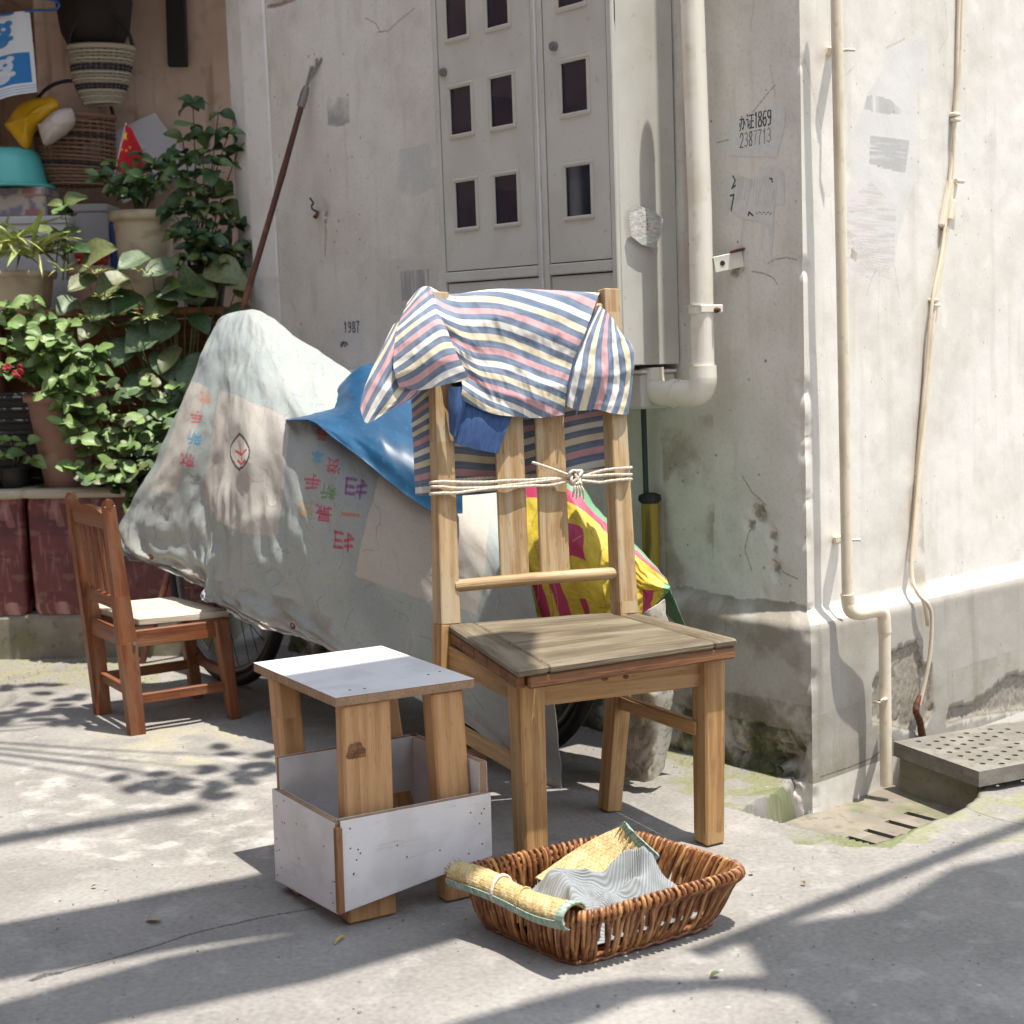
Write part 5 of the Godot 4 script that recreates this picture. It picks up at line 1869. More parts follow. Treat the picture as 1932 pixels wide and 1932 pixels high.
	put.call("sao", 669, 919, 38, rgb(106, 42, 112), 4.2)
	put.call("yi", 659, 970, 32, rgb(176, 92, 52), 4.2)
	put.call("sao", 646, 1020, 38, rgb(170, 32, 62), 4.2)
	put.call("xin", 617, 928, 28, rgb(76, 124, 60), 2.8)
	put.call("zui", 609, 968, 30, rgb(176, 36, 72), 2.8)
	put.call("zi", 628, 878, 28, rgb(178, 40, 66), 2.8)
	put.call("shou", 588, 908, 30, rgb(190, 46, 84), 3.0)
	put.call("zhang", 598, 862, 24, rgb(70, 140, 172), 2.6)
	put.call("zi", 577, 958, 28, rgb(186, 134, 72), 2.6)
	put.call("zui", 606, 818, 24, rgb(184, 62, 52), 2.6)
	put.call("jiu", 352, 868, 26, rgb(186, 52, 74), 3.0)
	put.call("xin", 366, 826, 26, rgb(66, 128, 172), 3.0)
	put.call("shou", 370, 786, 24, rgb(190, 70, 76), 2.8)
	put.call("jiu", 388, 750, 22, rgb(200, 120, 76), 2.6)
	put.call("zhang", 368, 905, 22, rgb(110, 116, 114), 2.2)
	# emblem: a lens outline with a red boat
	var lens := []
	for k in 25:
		var a := TAU * k / 24
		lens.append(at.call(452 + 18 * sin(a) * absf(sin(a)), 852 - 34 * cos(a)))
	cv.poly(lens, rgb(206, 200, 192), 0.9)
	cv.line(lens, 3.2, rgb(52, 50, 56), 0.9, 0.1)
	cv.line(area.call([[448, 868], [455, 875], [462, 868]]), 3.0, rgb(186, 56, 60), 0.9)
	cv.line(area.call([[452, 835], [454, 850], [455, 868]]), 3.0, rgb(186, 56, 60), 0.9)
	cv.line(area.call([[444, 850], [456, 858], [464, 848]]), 3.0, rgb(186, 56, 60), 0.9)
	var tm := mat(Color.WHITE, 0.62, tex(im), grey(W / 2, H / 2, crk), 0.35)
	var tp := thing("printed_tarpaulin", "crumpled grey-blue tarpaulin printed with coloured characters draped over the bicycle", "tarpaulin")
	part("sheet", mb.done(), tm, tp)
	for e in [[286, 1050], [553, 1180]]:
		mb = MB.new()
		var p := bp(e[0], e[1], 0.665)
		mb.lathe([Vector2(0.004, 0.0015), Vector2(0.004, 0.003), Vector2(0.009, 0.003), Vector2(0.010, -0.001)], Transform3D(Basis(UL, NL, UL.cross(NL)), p), 16)
		part("eyelet", mb.done(), mats.rust, tp)
	# glossy blue vinyl
	cols = [
		[[541, 789, 0.52], [541, 790, 0.56], [541, 791, 0.60], [542, 793, 0.63]],
		[[604, 764, 0.45], [600, 775, 0.53], [596, 786, 0.60], [590, 794, 0.635]],
		[[640, 734, 0.42], [640, 770, 0.52], [638, 800, 0.61], [635, 828, 0.645]],
		[[668, 704, 0.40], [675, 760, 0.52], [680, 815, 0.61], [682, 864, 0.645]],
		[[694, 687, 0.39], [710, 755, 0.50], [722, 830, 0.60], [730, 902, 0.62]],
		[[730, 690, 0.37], [752, 770, 0.48], [766, 855, 0.57], [775, 938, 0.59]],
		[[790, 705, 0.34], [808, 790, 0.44], [818, 880, 0.53], [822, 965, 0.55]],
		[[850, 730, 0.32], [860, 800, 0.42], [868, 890, 0.49], [874, 968, 0.51]],
	]
	ctrl = cover_points(cols)
	for c in ctrl:
		c.push_front(c[0] - NL * 0.10 - Vector3(0, 0.10, 0))
	g = patch(ctrl, 46, 80)
	crumple(g, NL, 0.008, 3.0, 431)
	crumple(g, NL, 0.004, 9.0, 433, Vector2(0.6, 1.6))
	var bu := arc_u(g)
	var bv := arc_v(g)
	mb = MB.new()
	mb.sheet(g, func(r: int, k: int) -> Vector2: return Vector2(bu[k], bv[r]) * 2.0, 0.003, NL)
	var bm := mat(Color.WHITE, 0.42, tex(blend(256, 256, rgb(20, 68, 104), [[nz(256, 256, 0.01, 434), 0.4, 0.75, rgb(24, 80, 118), 0.8], [nz(256, 256, 0.06, 435), 0.66, 0.85, rgb(70, 118, 148), 0.35]])))
	solo("blue_vinyl_sheet", mb.done(), bm, "glossy blue vinyl sheet draped over the middle of the tarpaulin", "sheet")
	# woven sack in yellow, green and magenta over the bicycle's tail
	cols = [
		[[922, 905, 0.31], [925, 985, 0.40], [925, 1070, 0.44], [915, 1175, 0.46]],
		[[990, 880, 0.30], [985, 970, 0.38], [985, 1070, 0.42], [990, 1195, 0.43]],
		[[1078, 900, 0.28], [1075, 985, 0.36], [1075, 1080, 0.39], [1085, 1200, 0.39]],
		[[1128, 955, 0.27], [1135, 1030, 0.33], [1135, 1110, 0.35], [1140, 1200, 0.35]],
		[[1180, 1008, 0.26], [1185, 1065, 0.30], [1190, 1120, 0.31], [1195, 1180, 0.31]],
		[[1232, 1062, 0.25], [1232, 1095, 0.28], [1232, 1120, 0.28], [1228, 1150, 0.27]],
		[[1262, 1100, 0.24], [1264, 1108, 0.26], [1262, 1116, 0.26], [1252, 1128, 0.25]],
	]
	ctrl = cover_points(cols)
	for c in ctrl:
		c.push_front(c[0] - NL * 0.09 - Vector3(0, 0.16, 0))
	g = patch(ctrl, 60, 80)
	crumple(g, NL, 0.008, 6.0, 441)
	crumple(g, NL, 0.004, 18.0, 443)
	var yu := arc_u(g)
	var yv := arc_v(g)
	mb = MB.new()
	mb.sheet(g, func(r: int, k: int) -> Vector2: return Vector2(yu[k] / yu[-1], yv[r] / yv[-1]), 0.002, NL)
	var S := 384
	var yim := blend(S, S, rgb(206, 182, 58), [[nz(S, S, 0.02, 444), 0.45, 0.8, rgb(188, 162, 48), 0.8], [stretched(S, S, 10, 1, 0.25, 445, 2), 0.55, 0.8, rgb(222, 204, 110), 0.5]])
	var yc := Cv.new()
	yc.im = yim
	var green := rgb(104, 152, 124)
	var pink := rgb(176, 48, 96)
	var yp := func(list: Array, col: Color) -> void:
		var pts := []
		for q in list:
			pts.append(Vector2(q[0], 0.36 + 0.64 * q[1] if q[1] > 0.0 else 0.0) * S)
		yc.poly(pts, col, 0.95)
	yp.call([[0, 0], [1, 0], [1, 0.10], [0.7, 0.12], [0.45, 0.15], [0.2, 0.2], [0.12, 0.7], [0.14, 1], [0, 1]], green)
	yp.call([[0.2, 0.2], [0.45, 0.15], [0.7, 0.12], [1, 0.10], [1, 0.17], [0.7, 0.2], [0.42, 0.25], [0.18, 0.28]], pink)
	yp.call([[0.12, 0.62], [0.16, 0.62], [0.18, 1.0], [0.13, 1.0]], pink)
	yp.call([[0.44, 0.4], [0.53, 0.38], [0.55, 0.56], [0.46, 0.58]], pink)
	yp.call([[0.70, 0.66], [0.78, 0.66], [0.79, 0.82], [0.71, 0.82]], pink)
	yp.call([[0.3, 0.62], [0.36, 0.6], [0.48, 0.98], [0.42, 1.0]], pink)
	yp.call([[0.24, 0.72], [0.29, 0.7], [0.36, 1.0], [0.31, 1.0]], pink)
	yp.call([[0.5, 0.8], [0.54, 0.79], [0.6, 1.0], [0.55, 1.0]], pink)
	yp.call([[0.86, 0.6], [0.92, 0.6], [0.93, 1.0], [0.87, 1.0]], pink)
	yp.call([[0.97, 0.3], [1, 0.3], [1, 1], [0.98, 1]], green)
	for k in 60:
		var a := Vector2(rr.randf_range(0.1, 1) * S, rr.randf_range(0.35, 1) * S)
		yc.line([a, a + Vector2(rr.randf_range(-14, 14), rr.randf_range(6, 26)), a + Vector2(rr.randf_range(-18, 18), rr.randf_range(26, 50))], 1.3, rgb(122, 100, 60) if k % 3 else rgb(226, 216, 190), 0.7, 0.2)
	var sack := thing("woven_sack", "faded yellow, green and magenta woven plastic sack over the bicycle's tail", "sack")
	part("sheet", mb.done(), mat(Color.WHITE, 0.55, tex(yim), grey(S, S, stretched(S, S, 1, 6, 0.4, 446, 2)), 0.05), sack)
	# its grey lining hangs out below
	cols = [
		[[1160, 1170, 0.27], [1160, 1290, 0.26], [1158, 1400, 0.25], [1166, 1462, 0.25]],
		[[1198, 1165, 0.31], [1205, 1290, 0.31], [1198, 1400, 0.30], [1202, 1474, 0.30]],
		[[1230, 1150, 0.32], [1242, 1290, 0.31], [1236, 1380, 0.30], [1230, 1472, 0.30]],
		[[1258, 1130, 0.28], [1272, 1280, 0.26], [1266, 1370, 0.25], [1250, 1452, 0.25]],
	]
	g = patch(cover_points(cols), 50, 26)
	crumple(g, NL, 0.012, 7.0, 451)
	crumple(g, NL, 0.005, 22.0, 453)
	var lu := arc_u(g)
	var lv := arc_v(g)
	mb = MB.new()
	mb.sheet(g, func(r: int, k: int) -> Vector2: return Vector2(lu[k], lv[r]) * 2.0, 0.003, NL)
	var lin := mat(Color.WHITE, 0.9, tex(blend(256, 256, rgb(186, 180, 168), [[nz(256, 256, 0.03, 454, 5), 0.45, 0.75, rgb(150, 142, 128), 0.8], [nz(256, 256, 0.09, 455), 0.6, 0.8, rgb(112, 102, 88), 0.5]])))
	part("lining", mb.done(), lin, sack)


# ---------------------------------------------------------------- tall wooden chair
var back_mid := Vector3.ZERO
var back_n := Vector3.BACK
var post_l := []
var post_r := []


func cp(px: float, py: float, off: float) -> Vector3:        # a place off metres in front of the chair's back
	return hit(px, py, back_mid + back_n * off, back_n)


func build_chair() -> void:
	var sh := 0.42
	var RL := gp(845, 1178, sh)
	var RR := gp(1187, 1152, sh)
	var FR := gp(1392, 1205, sh)
	var FL := gp(975, 1265, sh)
	var ch := thing("tall_chair", "tall weathered wooden chair with two back slats, tied with rope", "chair", Vector3((RL.x + FR.x) / 2, 0, (RL.z + FR.z) / 2))
	var o := ch.position
	var Q := func(a: float, b: float, h: float) -> Vector3:
		var p := RL.lerp(RR, a).lerp(FL.lerp(FR, a), b)
		return Vector3(p.x, h, p.z) - o
	var quad := func(mb: MB, a0: float, a1: float, b0: float, b1: float, h0: float, h1: float, g := 0, bev := 0.003) -> void:
		var q := []
		for k in 8:
			q.append(Q.call(a0 if k & 1 == 0 else a1, b0 if (k >> 2) & 1 == 0 else b1, h0 if (k >> 1) & 1 == 0 else h1))
		mb.hexa(q, bev, g)
	var add := func(called: String, mb: MB, m: Material) -> MeshInstance3D: return part(called, mb.done(), m, ch)
	var mb := MB.new()
	mb.uo = Vector2(0.1, 0.2)
	quad.call(mb, 0.145, 0.885, 0.065, 0.895, sh - 0.012, sh - 0.001)
	add.call("seat_panel", mb, mats.chair_seat)
	for s in [[0.0, 0.137, 0.0, 1.0, 2, 0.0], [0.888, 1.0, 0.0, 1.0, 2, 0.3], [0.137, 0.888, 0.0, 0.063, 0, 0.5], [0.137, 0.888, 0.897, 1.0, 0, 0.8]]:
		mb = MB.new()
		mb.uo = Vector2(s[5], s[5] * 2)
		quad.call(mb, s[0], s[1], s[2], s[3], sh - 0.014, sh, s[4], 0.0035)
		add.call("seat_board", mb, mats.chair_seat)
	for k in 5:                                               # the split dark edging under the boards
		mb = MB.new()
		mb.uo = Vector2(k * 0.3, k * 0.17)
		quad.call(mb, 0.004, 0.05, 0.02 + k * 0.19, 0.205 + k * 0.19, sh - 0.039, sh - 0.0145, 2, 0.003)
		add.call("edge_block", mb, mats.chair_edge)
	for s in [[0.052, 0.997, 0.93, 0.992, 0], [0.95, 0.995, 0.03, 0.93, 2], [0.052, 0.95, 0.01, 0.06, 0]]:
		mb = MB.new()
		quad.call(mb, s[0], s[1], s[2], s[3], sh - 0.040, sh - 0.0145, s[4], 0.004)
		add.call("seat_edge", mb, mats.chair_edge)
	# legs
	var lw := 0.05
	var side := (FR - FL).normalized()
	var fl := gp(992, 1292, 0.365)
	var fr := gp(1338, 1588)
	mb = MB.new()
	mb.uo = Vector2(0.2, 0.1)
	mb.bar(Vector3(fl.x + 0.004, 0, fl.z + 0.006) - o, Vector3(fl.x, sh - 0.041, fl.z) - o, lw, lw, side, 0.004, lw + 0.004, lw + 0.004)
	add.call("leg", mb, mats.chair_leg)
	mb = MB.new()
	mb.uo = Vector2(0.6, 0.5)
	mb.bar(Vector3(fr.x, 0, fr.z) - o, Vector3(fr.x, sh - 0.041, fr.z) - o, lw - 0.004, lw - 0.004, side, 0.004, lw, lw)
	add.call("leg", mb, mats.chair_leg)
	var rrf := gp(1150, 1528)
	var rrs := zp(1178, 1150, rrf.z - 0.06)
	var rrt := zp(1148, 546, rrf.z - 0.14)
	var rls := zp(843, 1178, -3.045)
	var rlt := zp(826, 552, -3.125)
	var rlf := Vector3(rls.x + (rrf.x - rrs.x) * 0.4, 0, rls.z + 0.05)
	post_l = [rls, rlt]
	post_r = [rrs, rrt]
	for s in [[rlf, rls, rlt], [rrf, rrs, rrt]]:
		mb = MB.new()
		mb.uo = Vector2(s[0].x, s[0].z)
		mb.bar(s[0] - o, Vector3(s[1].x, sh - 0.002, s[1].z) - o, 0.036, 0.04, side, 0.0015, 0.045, 0.045)
		add.call("leg", mb, mats.chair_leg)
		mb = MB.new()
		mb.uo = Vector2(s[0].x + 0.4, s[0].z)
		mb.bar(Vector3(s[1].x, sh - 0.002, s[1].z) - o, s[2] - o, 0.045, 0.045, side, 0.002, 0.038, 0.03)
		add.call("back_post", mb, mats.chair)
	back_mid = (rls + rrs + rlt + rrt) / 4.0
	back_n = (rrt - rlt).cross(rlt - rls).normalized()
	if back_n.z < 0:
		back_n = -back_n
	# aprons and stretchers
	for s in [[fl, fr, 0.352, 0.055], [fl, rls, 0.352, 0.05], [fr, rrs, 0.352, 0.05], [rls, rrs, 0.352, 0.05]]:
		mb = MB.new()
		mb.uo = Vector2(s[0].x * 3, s[1].z)
		var a := Vector3(s[0].x, s[2] - 0.002, s[0].z) - o
		var e := Vector3(s[1].x, s[2] - 0.002, s[1].z) - o
		mb.bar(a.lerp(e, 0.05), a.lerp(e, 0.95), 0.018, s[3], Vector3.UP.cross(e - a), 0.002)
		add.call("apron", mb, mats.chair_leg)
	mb = MB.new()
	var s0: Vector3 = zp(1166, 1322, lerpf(rrf.z, rrs.z, 0.5)) - o
	var s1: Vector3 = zp(1318, 1374, fr.z + 0.005) - o
	mb.bar(s0, s1, 0.018, 0.03, Vector3.UP.cross(s1 - s0), 0.003)
	add.call("stretcher", mb, mats.chair_leg)
	mb = MB.new()
	s0 = Vector3(lerpf(rlf.x, rls.x, 0.5), 0.21, lerpf(rlf.z, rls.z, 0.5)) - o
	s1 = Vector3(fl.x, 0.2, fl.z) - o
	mb.bar(s0, s1, 0.018, 0.03, Vector3.UP.cross(s1 - s0), 0.003)
	add.call("stretcher", mb, mats.chair_leg)
	# back: rounded lower rail, hidden top rail, two slats
	mb = MB.new()
	mb.tube([cp(858, 1106, 0.004) - o, cp(1000, 1092, 0.004) - o, cp(1164, 1081, 0.004) - o], 0.0165, 14, true, 1.0, 0.8)
	add.call("lower_rail", mb, mats.chair)
	mb = MB.new()
	mb.bar(cp(842, 600, 0) - o, cp(1142, 594, 0) - o, 0.02, 0.05, back_n, 0.006)
	add.call("top_rail", mb, mats.chair)
	for s in [[950, 580, 971, 1088, 0.062, 0.0], [1028, 580, 1047, 1082, 0.064, 0.4]]:
		mb = MB.new()
		mb.uo = Vector2(s[5], s[5])
		mb.bar(cp(s[2], s[3], 0) - o, cp(s[0], s[1], 0) - o, s[4], 0.014, rrs - rls, 0.0025)
		add.call("slat", mb, mats.chair)
	# knots in the front apron and legs, dark dowels
	for k in [[1141, 1279, 0.008], [1181, 1277, 0.006]]:
		mb = MB.new()
		var fn := (Vector3(fr.x, 0, fr.z) - Vector3(fl.x, 0, fl.z)).cross(Vector3.UP).normalized()
		if fn.z < 0:
			fn = -fn
		var p := hit(k[0], k[1], Vector3(fl.x, 0, fl.z) + fn * 0.0095, fn) - o
		mb.tube([p - fn * 0.002, p + fn * 0.0006], k[2], 12, true, 1.0, 0.7)
		add.call("knot", mb, mats.chair_edge)
	# rope lashed round both posts and the slats
	var rp := thing("rope_lashing", "off-white cotton rope wound three times round the chair back and knotted", "rope")
	for k in 3:
		var dy: float = [-8.0, 0.0, 8.5][k]
		var pts := []
		for q in [[812, 921, -0.01], [816, 920, 0.022], [836, 919, 0.03], [862, 920, 0.026], [920, 917, 0.014], [955, 914, 0.018], [1000, 911, 0.014], [1040, 908, 0.018], [1085, 903, 0.02], [1130, 899, 0.024], [1152, 896, 0.029], [1180, 894, 0.028], [1186, 894, -0.005], [1178, 894, -0.03], [1040, 900, -0.03], [900, 910, -0.028], [822, 918, -0.028], [812, 921, -0.01]]:
			var pinch: float = 1.0 - 0.75 * exp(-pow((q[0] - 1088.0) / 22.0, 2)) - 0.4 * exp(-pow((q[0] - 900.0) / 30.0, 2))
			pts.append(cp(q[0], q[1] + dy * pinch + (3.0 * sin(k * 2.0 + q[0] * 0.02)), q[2] + 0.0015 * k))
		mb = MB.new()
		mb.tube(smooth(pts, 110), 0.0036, 6)
		part("strand", mb.done(), mats.rope, rp)
	mb = MB.new()
	mb.tube(smooth([cp(1004, 872, 0.02), cp(1040, 884, 0.018), cp(1078, 898, 0.03)], 12), 0.0034, 6)
	part("strand", mb.done(), mats.rope, rp)
	mb = MB.new()
	var kp := []
	for k in 60:
		var a := k * 0.62
		kp.append(cp(1086 + 12 * cos(a) * (0.6 + 0.4 * sin(k * 0.37)), 901 + 13 * sin(a * 0.83), 0.030 + 0.010 * sin(a * 1.3)))
	mb.tube(smooth(kp, 180), 0.0036, 6)
	for k in 4:
		mb.tube(smooth([cp(1086, 905, 0.032), cp(1084 + k * 5, 922, 0.04), cp(1080 + k * 7, 938 + 4 * (k % 2), 0.03)], 8), [0.0034, 0.003, 0.003, 0.003, 0.0028, 0.0026, 0.0024, 0.002, 0.0015], 6)
	part("knot", mb.done(), mats.rope, rp)


# ---------------------------------------------------------------- striped shirt hung over the chair
func cloth_piece(cols: Array, rows: int, cc: int, sd: int, amp: float, stripe: Callable) -> ArrayMesh:
	var ctrl := []
	for c in cols:
		var l := []
		for q in c:
			l.append(cp(q[0], q[1], q[2]))
		ctrl.append(l)
	var g := patch(ctrl, rows, cc)
	crumple(g, back_n, amp * 1.3, 4.0, sd, Vector2(0.6, 1.6))
	crumple(g, back_n, amp * 0.7, 12.0, sd + 3, Vector2(1.3, 0.6))
	crumple(g, back_n, amp * 0.18, 26.0, sd + 5)
	var fc := FastNoiseLite.new()
	fc.noise_type = FastNoiseLite.TYPE_CELLULAR
	fc.cellular_return_type = FastNoiseLite.RETURN_DISTANCE
	fc.frequency = 11.0
	fc.seed = sd
	var cu := arc_u(g)
	var cw := arc_v(g)
	for r in g.size():
		for k in g[0].size():
			g[r][k] += back_n * fc.get_noise_2d(cu[k] * 0.8 + cw[r] * 0.5, cw[r] * 1.3) * amp * 0.45
	var us := arc_u(g)
	var vs := arc_v(g)
	var mb := MB.new()
	mb.sheet(g, func(r: int, k: int) -> Vector2: return stripe.call(us[k], vs[r]), 0.0015, back_n)
	return mb.done()


func build_shirt() -> void:
	var W := 192
	var H := 768
	var im := Image.create(W, H, false, Image.FORMAT_RGB8)
	var seq := [rgb(222, 219, 213), rgb(96, 113, 140), rgb(214, 203, 174), rgb(94, 111, 138), rgb(196, 148, 154), rgb(96, 113, 140)]
	var n := nz(W, H, 0.3, 501, 2)
	var fade := nz(W, H, 0.012, 502, 4)
	for y in H:
		var f := fposmod(y / float(H) * 6.0, 6.0)
		var k := int(f)
		var c: Color = seq[k]
		var e: float = clampf((f - k) * 12.0, 0.0, 1.0)
		c = seq[(k + 5) % 6].lerp(c, 0.5 + 0.5 * e) if e < 1.0 else c
		for x in W:
			im.set_pixel(x, y, (c * (0.93 + 0.13 * n[y * W + x] / 255.0)).lerp(rgb(186, 180, 172), 0.28 * fade[y * W + x] / 255.0))
	var m := mat(Color.WHITE, 0.92, tex(im))
	m.rim_enabled = true
	m.rim = 0.15
	m.backlight_enabled = true
	m.backlight = Color(0.10, 0.10, 0.10)
	var P := 0.09                                            # metres per repeat of the stripes
	var sh := thing("striped_shirt", "blue, white, yellow and pink striped T-shirt hung over the chair back", "T-shirt")
	part("back_panel", cloth_piece([
		[[776, 700, -0.03], [776, 780, -0.045], [780, 860, -0.05], [784, 935, -0.045]],
		[[840, 620, -0.03], [845, 740, -0.04], [850, 840, -0.045], [852, 936, -0.05]],
		[[930, 600, -0.03], [935, 730, -0.045], [940, 840, -0.045], [945, 928, -0.055]],
		[[1030, 600, -0.03], [1035, 730, -0.04], [1040, 820, -0.05], [1045, 908, -0.05]],
		[[1138, 600, -0.03], [1138, 720, -0.045], [1140, 800, -0.045], [1142, 886, -0.045]],
	], 60, 70, 510, 0.006, func(u: float, v: float) -> Vector2: return Vector2(u * 4.0, (v + 0.004 * sin(u * 20.0)) / P)), m, sh)
	part("front_panel", cloth_piece([
		[[808, 552, -0.035], [810, 543, 0.0], [828, 600, 0.045], [856, 660, 0.055], [872, 716, 0.05], [868, 752, 0.045]],
		[[850, 566, -0.035], [852, 557, 0.0], [872, 610, 0.035], [898, 680, 0.046], [915, 735, 0.044], [925, 780, 0.036]],
		[[930, 556, -0.035], [931, 548, 0.0], [936, 600, 0.03], [950, 675, 0.04], [965, 740, 0.044], [975, 786, 0.036]],
		[[1030, 556, -0.035], [1030, 549, 0.0], [1025, 605, 0.028], [1020, 680, 0.036], [1020, 740, 0.045], [1022, 788, 0.036]],
		[[1130, 562, -0.03], [1129, 556, 0.0], [1108, 615, 0.03], [1082, 680, 0.036], [1070, 735, 0.042], [1066, 782, 0.034]],
	], 80, 90, 520, 0.008, func(u: float, v: float) -> Vector2: return Vector2(u * 4.0, (v - 0.30 * u + 0.01 * sin(u * 9.0)) / P)), m, sh)
	part("shoulder_fold", cloth_piece([
		[[768, 572, -0.012], [748, 625, 0.028], [742, 690, 0.05], [752, 730, 0.05]],
		[[790, 545, -0.005], [782, 610, 0.056], [782, 680, 0.072], [792, 736, 0.064]],
		[[806, 540, 0.0], [822, 600, 0.066], [832, 665, 0.088], [838, 726, 0.078]],
		[[812, 544, 0.006], [838, 610, 0.064], [862, 668, 0.078], [886, 716, 0.066]],
	], 60, 50, 530, 0.006, func(u: float, v: float) -> Vector2: return Vector2(u * 4.0, (v + 0.42 * u) / P)), m, sh)
	part("sleeve", cloth_piece([
		[[742, 612, -0.02], [715, 668, 0.0], [690, 725, 0.02], [679, 768, 0.03]],
		[[756, 608, 0.012], [732, 682, 0.042], [710, 748, 0.052], [692, 798, 0.05]],
		[[772, 630, 0.022], [760, 702, 0.03], [742, 756, 0.046], [726, 780, 0.045]],
		[[790, 650, 0.02], [792, 712, 0.05], [786, 744, 0.045], [768, 756, 0.03]],
	], 50, 40, 540, 0.006, func(u: float, v: float) -> Vector2: return Vector2(v * 4.0, (u * 0.95 + v * 0.25) / P)), m, sh)
	part("sleeve", cloth_piece([
		[[1130, 578, 0.006], [1100, 640, 0.034], [1076, 705, 0.040], [1068, 765, 0.036]],
		[[1138, 582, 0.020], [1118, 652, 0.050], [1098, 718, 0.050], [1094, 774, 0.046]],
		[[1146, 590, 0.022], [1142, 658, 0.048], [1132, 722, 0.056], [1126, 772, 0.046]],
		[[1158, 606, 0.018], [1170, 660, 0.046], [1166, 724, 0.040], [1156, 780, 0.044]],
		[[1170, 630, 0.0], [1195, 658, 0.022], [1192, 722, 0.024], [1184, 782, 0.022]],
		[[1164, 640, -0.022], [1184, 668, -0.010], [1184, 724, -0.006], [1176, 774, -0.008]],
	], 64, 70, 550, 0.008, func(u: float, v: float) -> Vector2: return Vector2(v * 4.0, (u + 0.006 * sin(v * 30.0)) / P)), m, sh)
	var seam := mat(rgb(70, 84, 112), 0.95)
	var sp := []
	for q in [[1130, 577, 0.010], [1101, 638, 0.039], [1077, 704, 0.046], [1068, 766, 0.042]]:
		sp.append(cp(q[0], q[1], q[2]))
	var smb := MB.new()
	smb.tube(smooth(sp, 24), 0.0022, 6)
	part("seam", smb.done(), seam, sh)
	var navy := mat(Color.WHITE, 0.95, tex(blend(128, 128, rgb(52, 78, 122), [[stretched(128, 128, 1, 8, 0.3, 561, 1), 0.4, 0.7, rgb(64, 92, 138), 0.7]])))
	part("collar", cloth_piece([
		[[866, 742, 0.028], [864, 790, 0.03], [856, 836, 0.026]],
		[[905, 760, 0.03], [898, 802, 0.034], [890, 846, 0.03]],
		[[966, 786, 0.028], [952, 820, 0.03], [940, 856, 0.026]],
	], 20, 20, 560, 0.002, func(u: float, v: float) -> Vector2: return Vector2(u, v) * 6.0), navy, sh)
	part("collar", cloth_piece([
		[[846, 728, 0.03], [846, 770, 0.032], [848, 815, 0.03]],
		[[866, 730, 0.046], [862, 775, 0.05], [858, 824, 0.042]],
		[[884, 726, 0.03], [878, 765, 0.036], [868, 800, 0.03]],
	], 20, 16, 565, 0.002, func(u: float, v: float) -> Vector2: return Vector2(u, v) * 6.0), navy, sh)


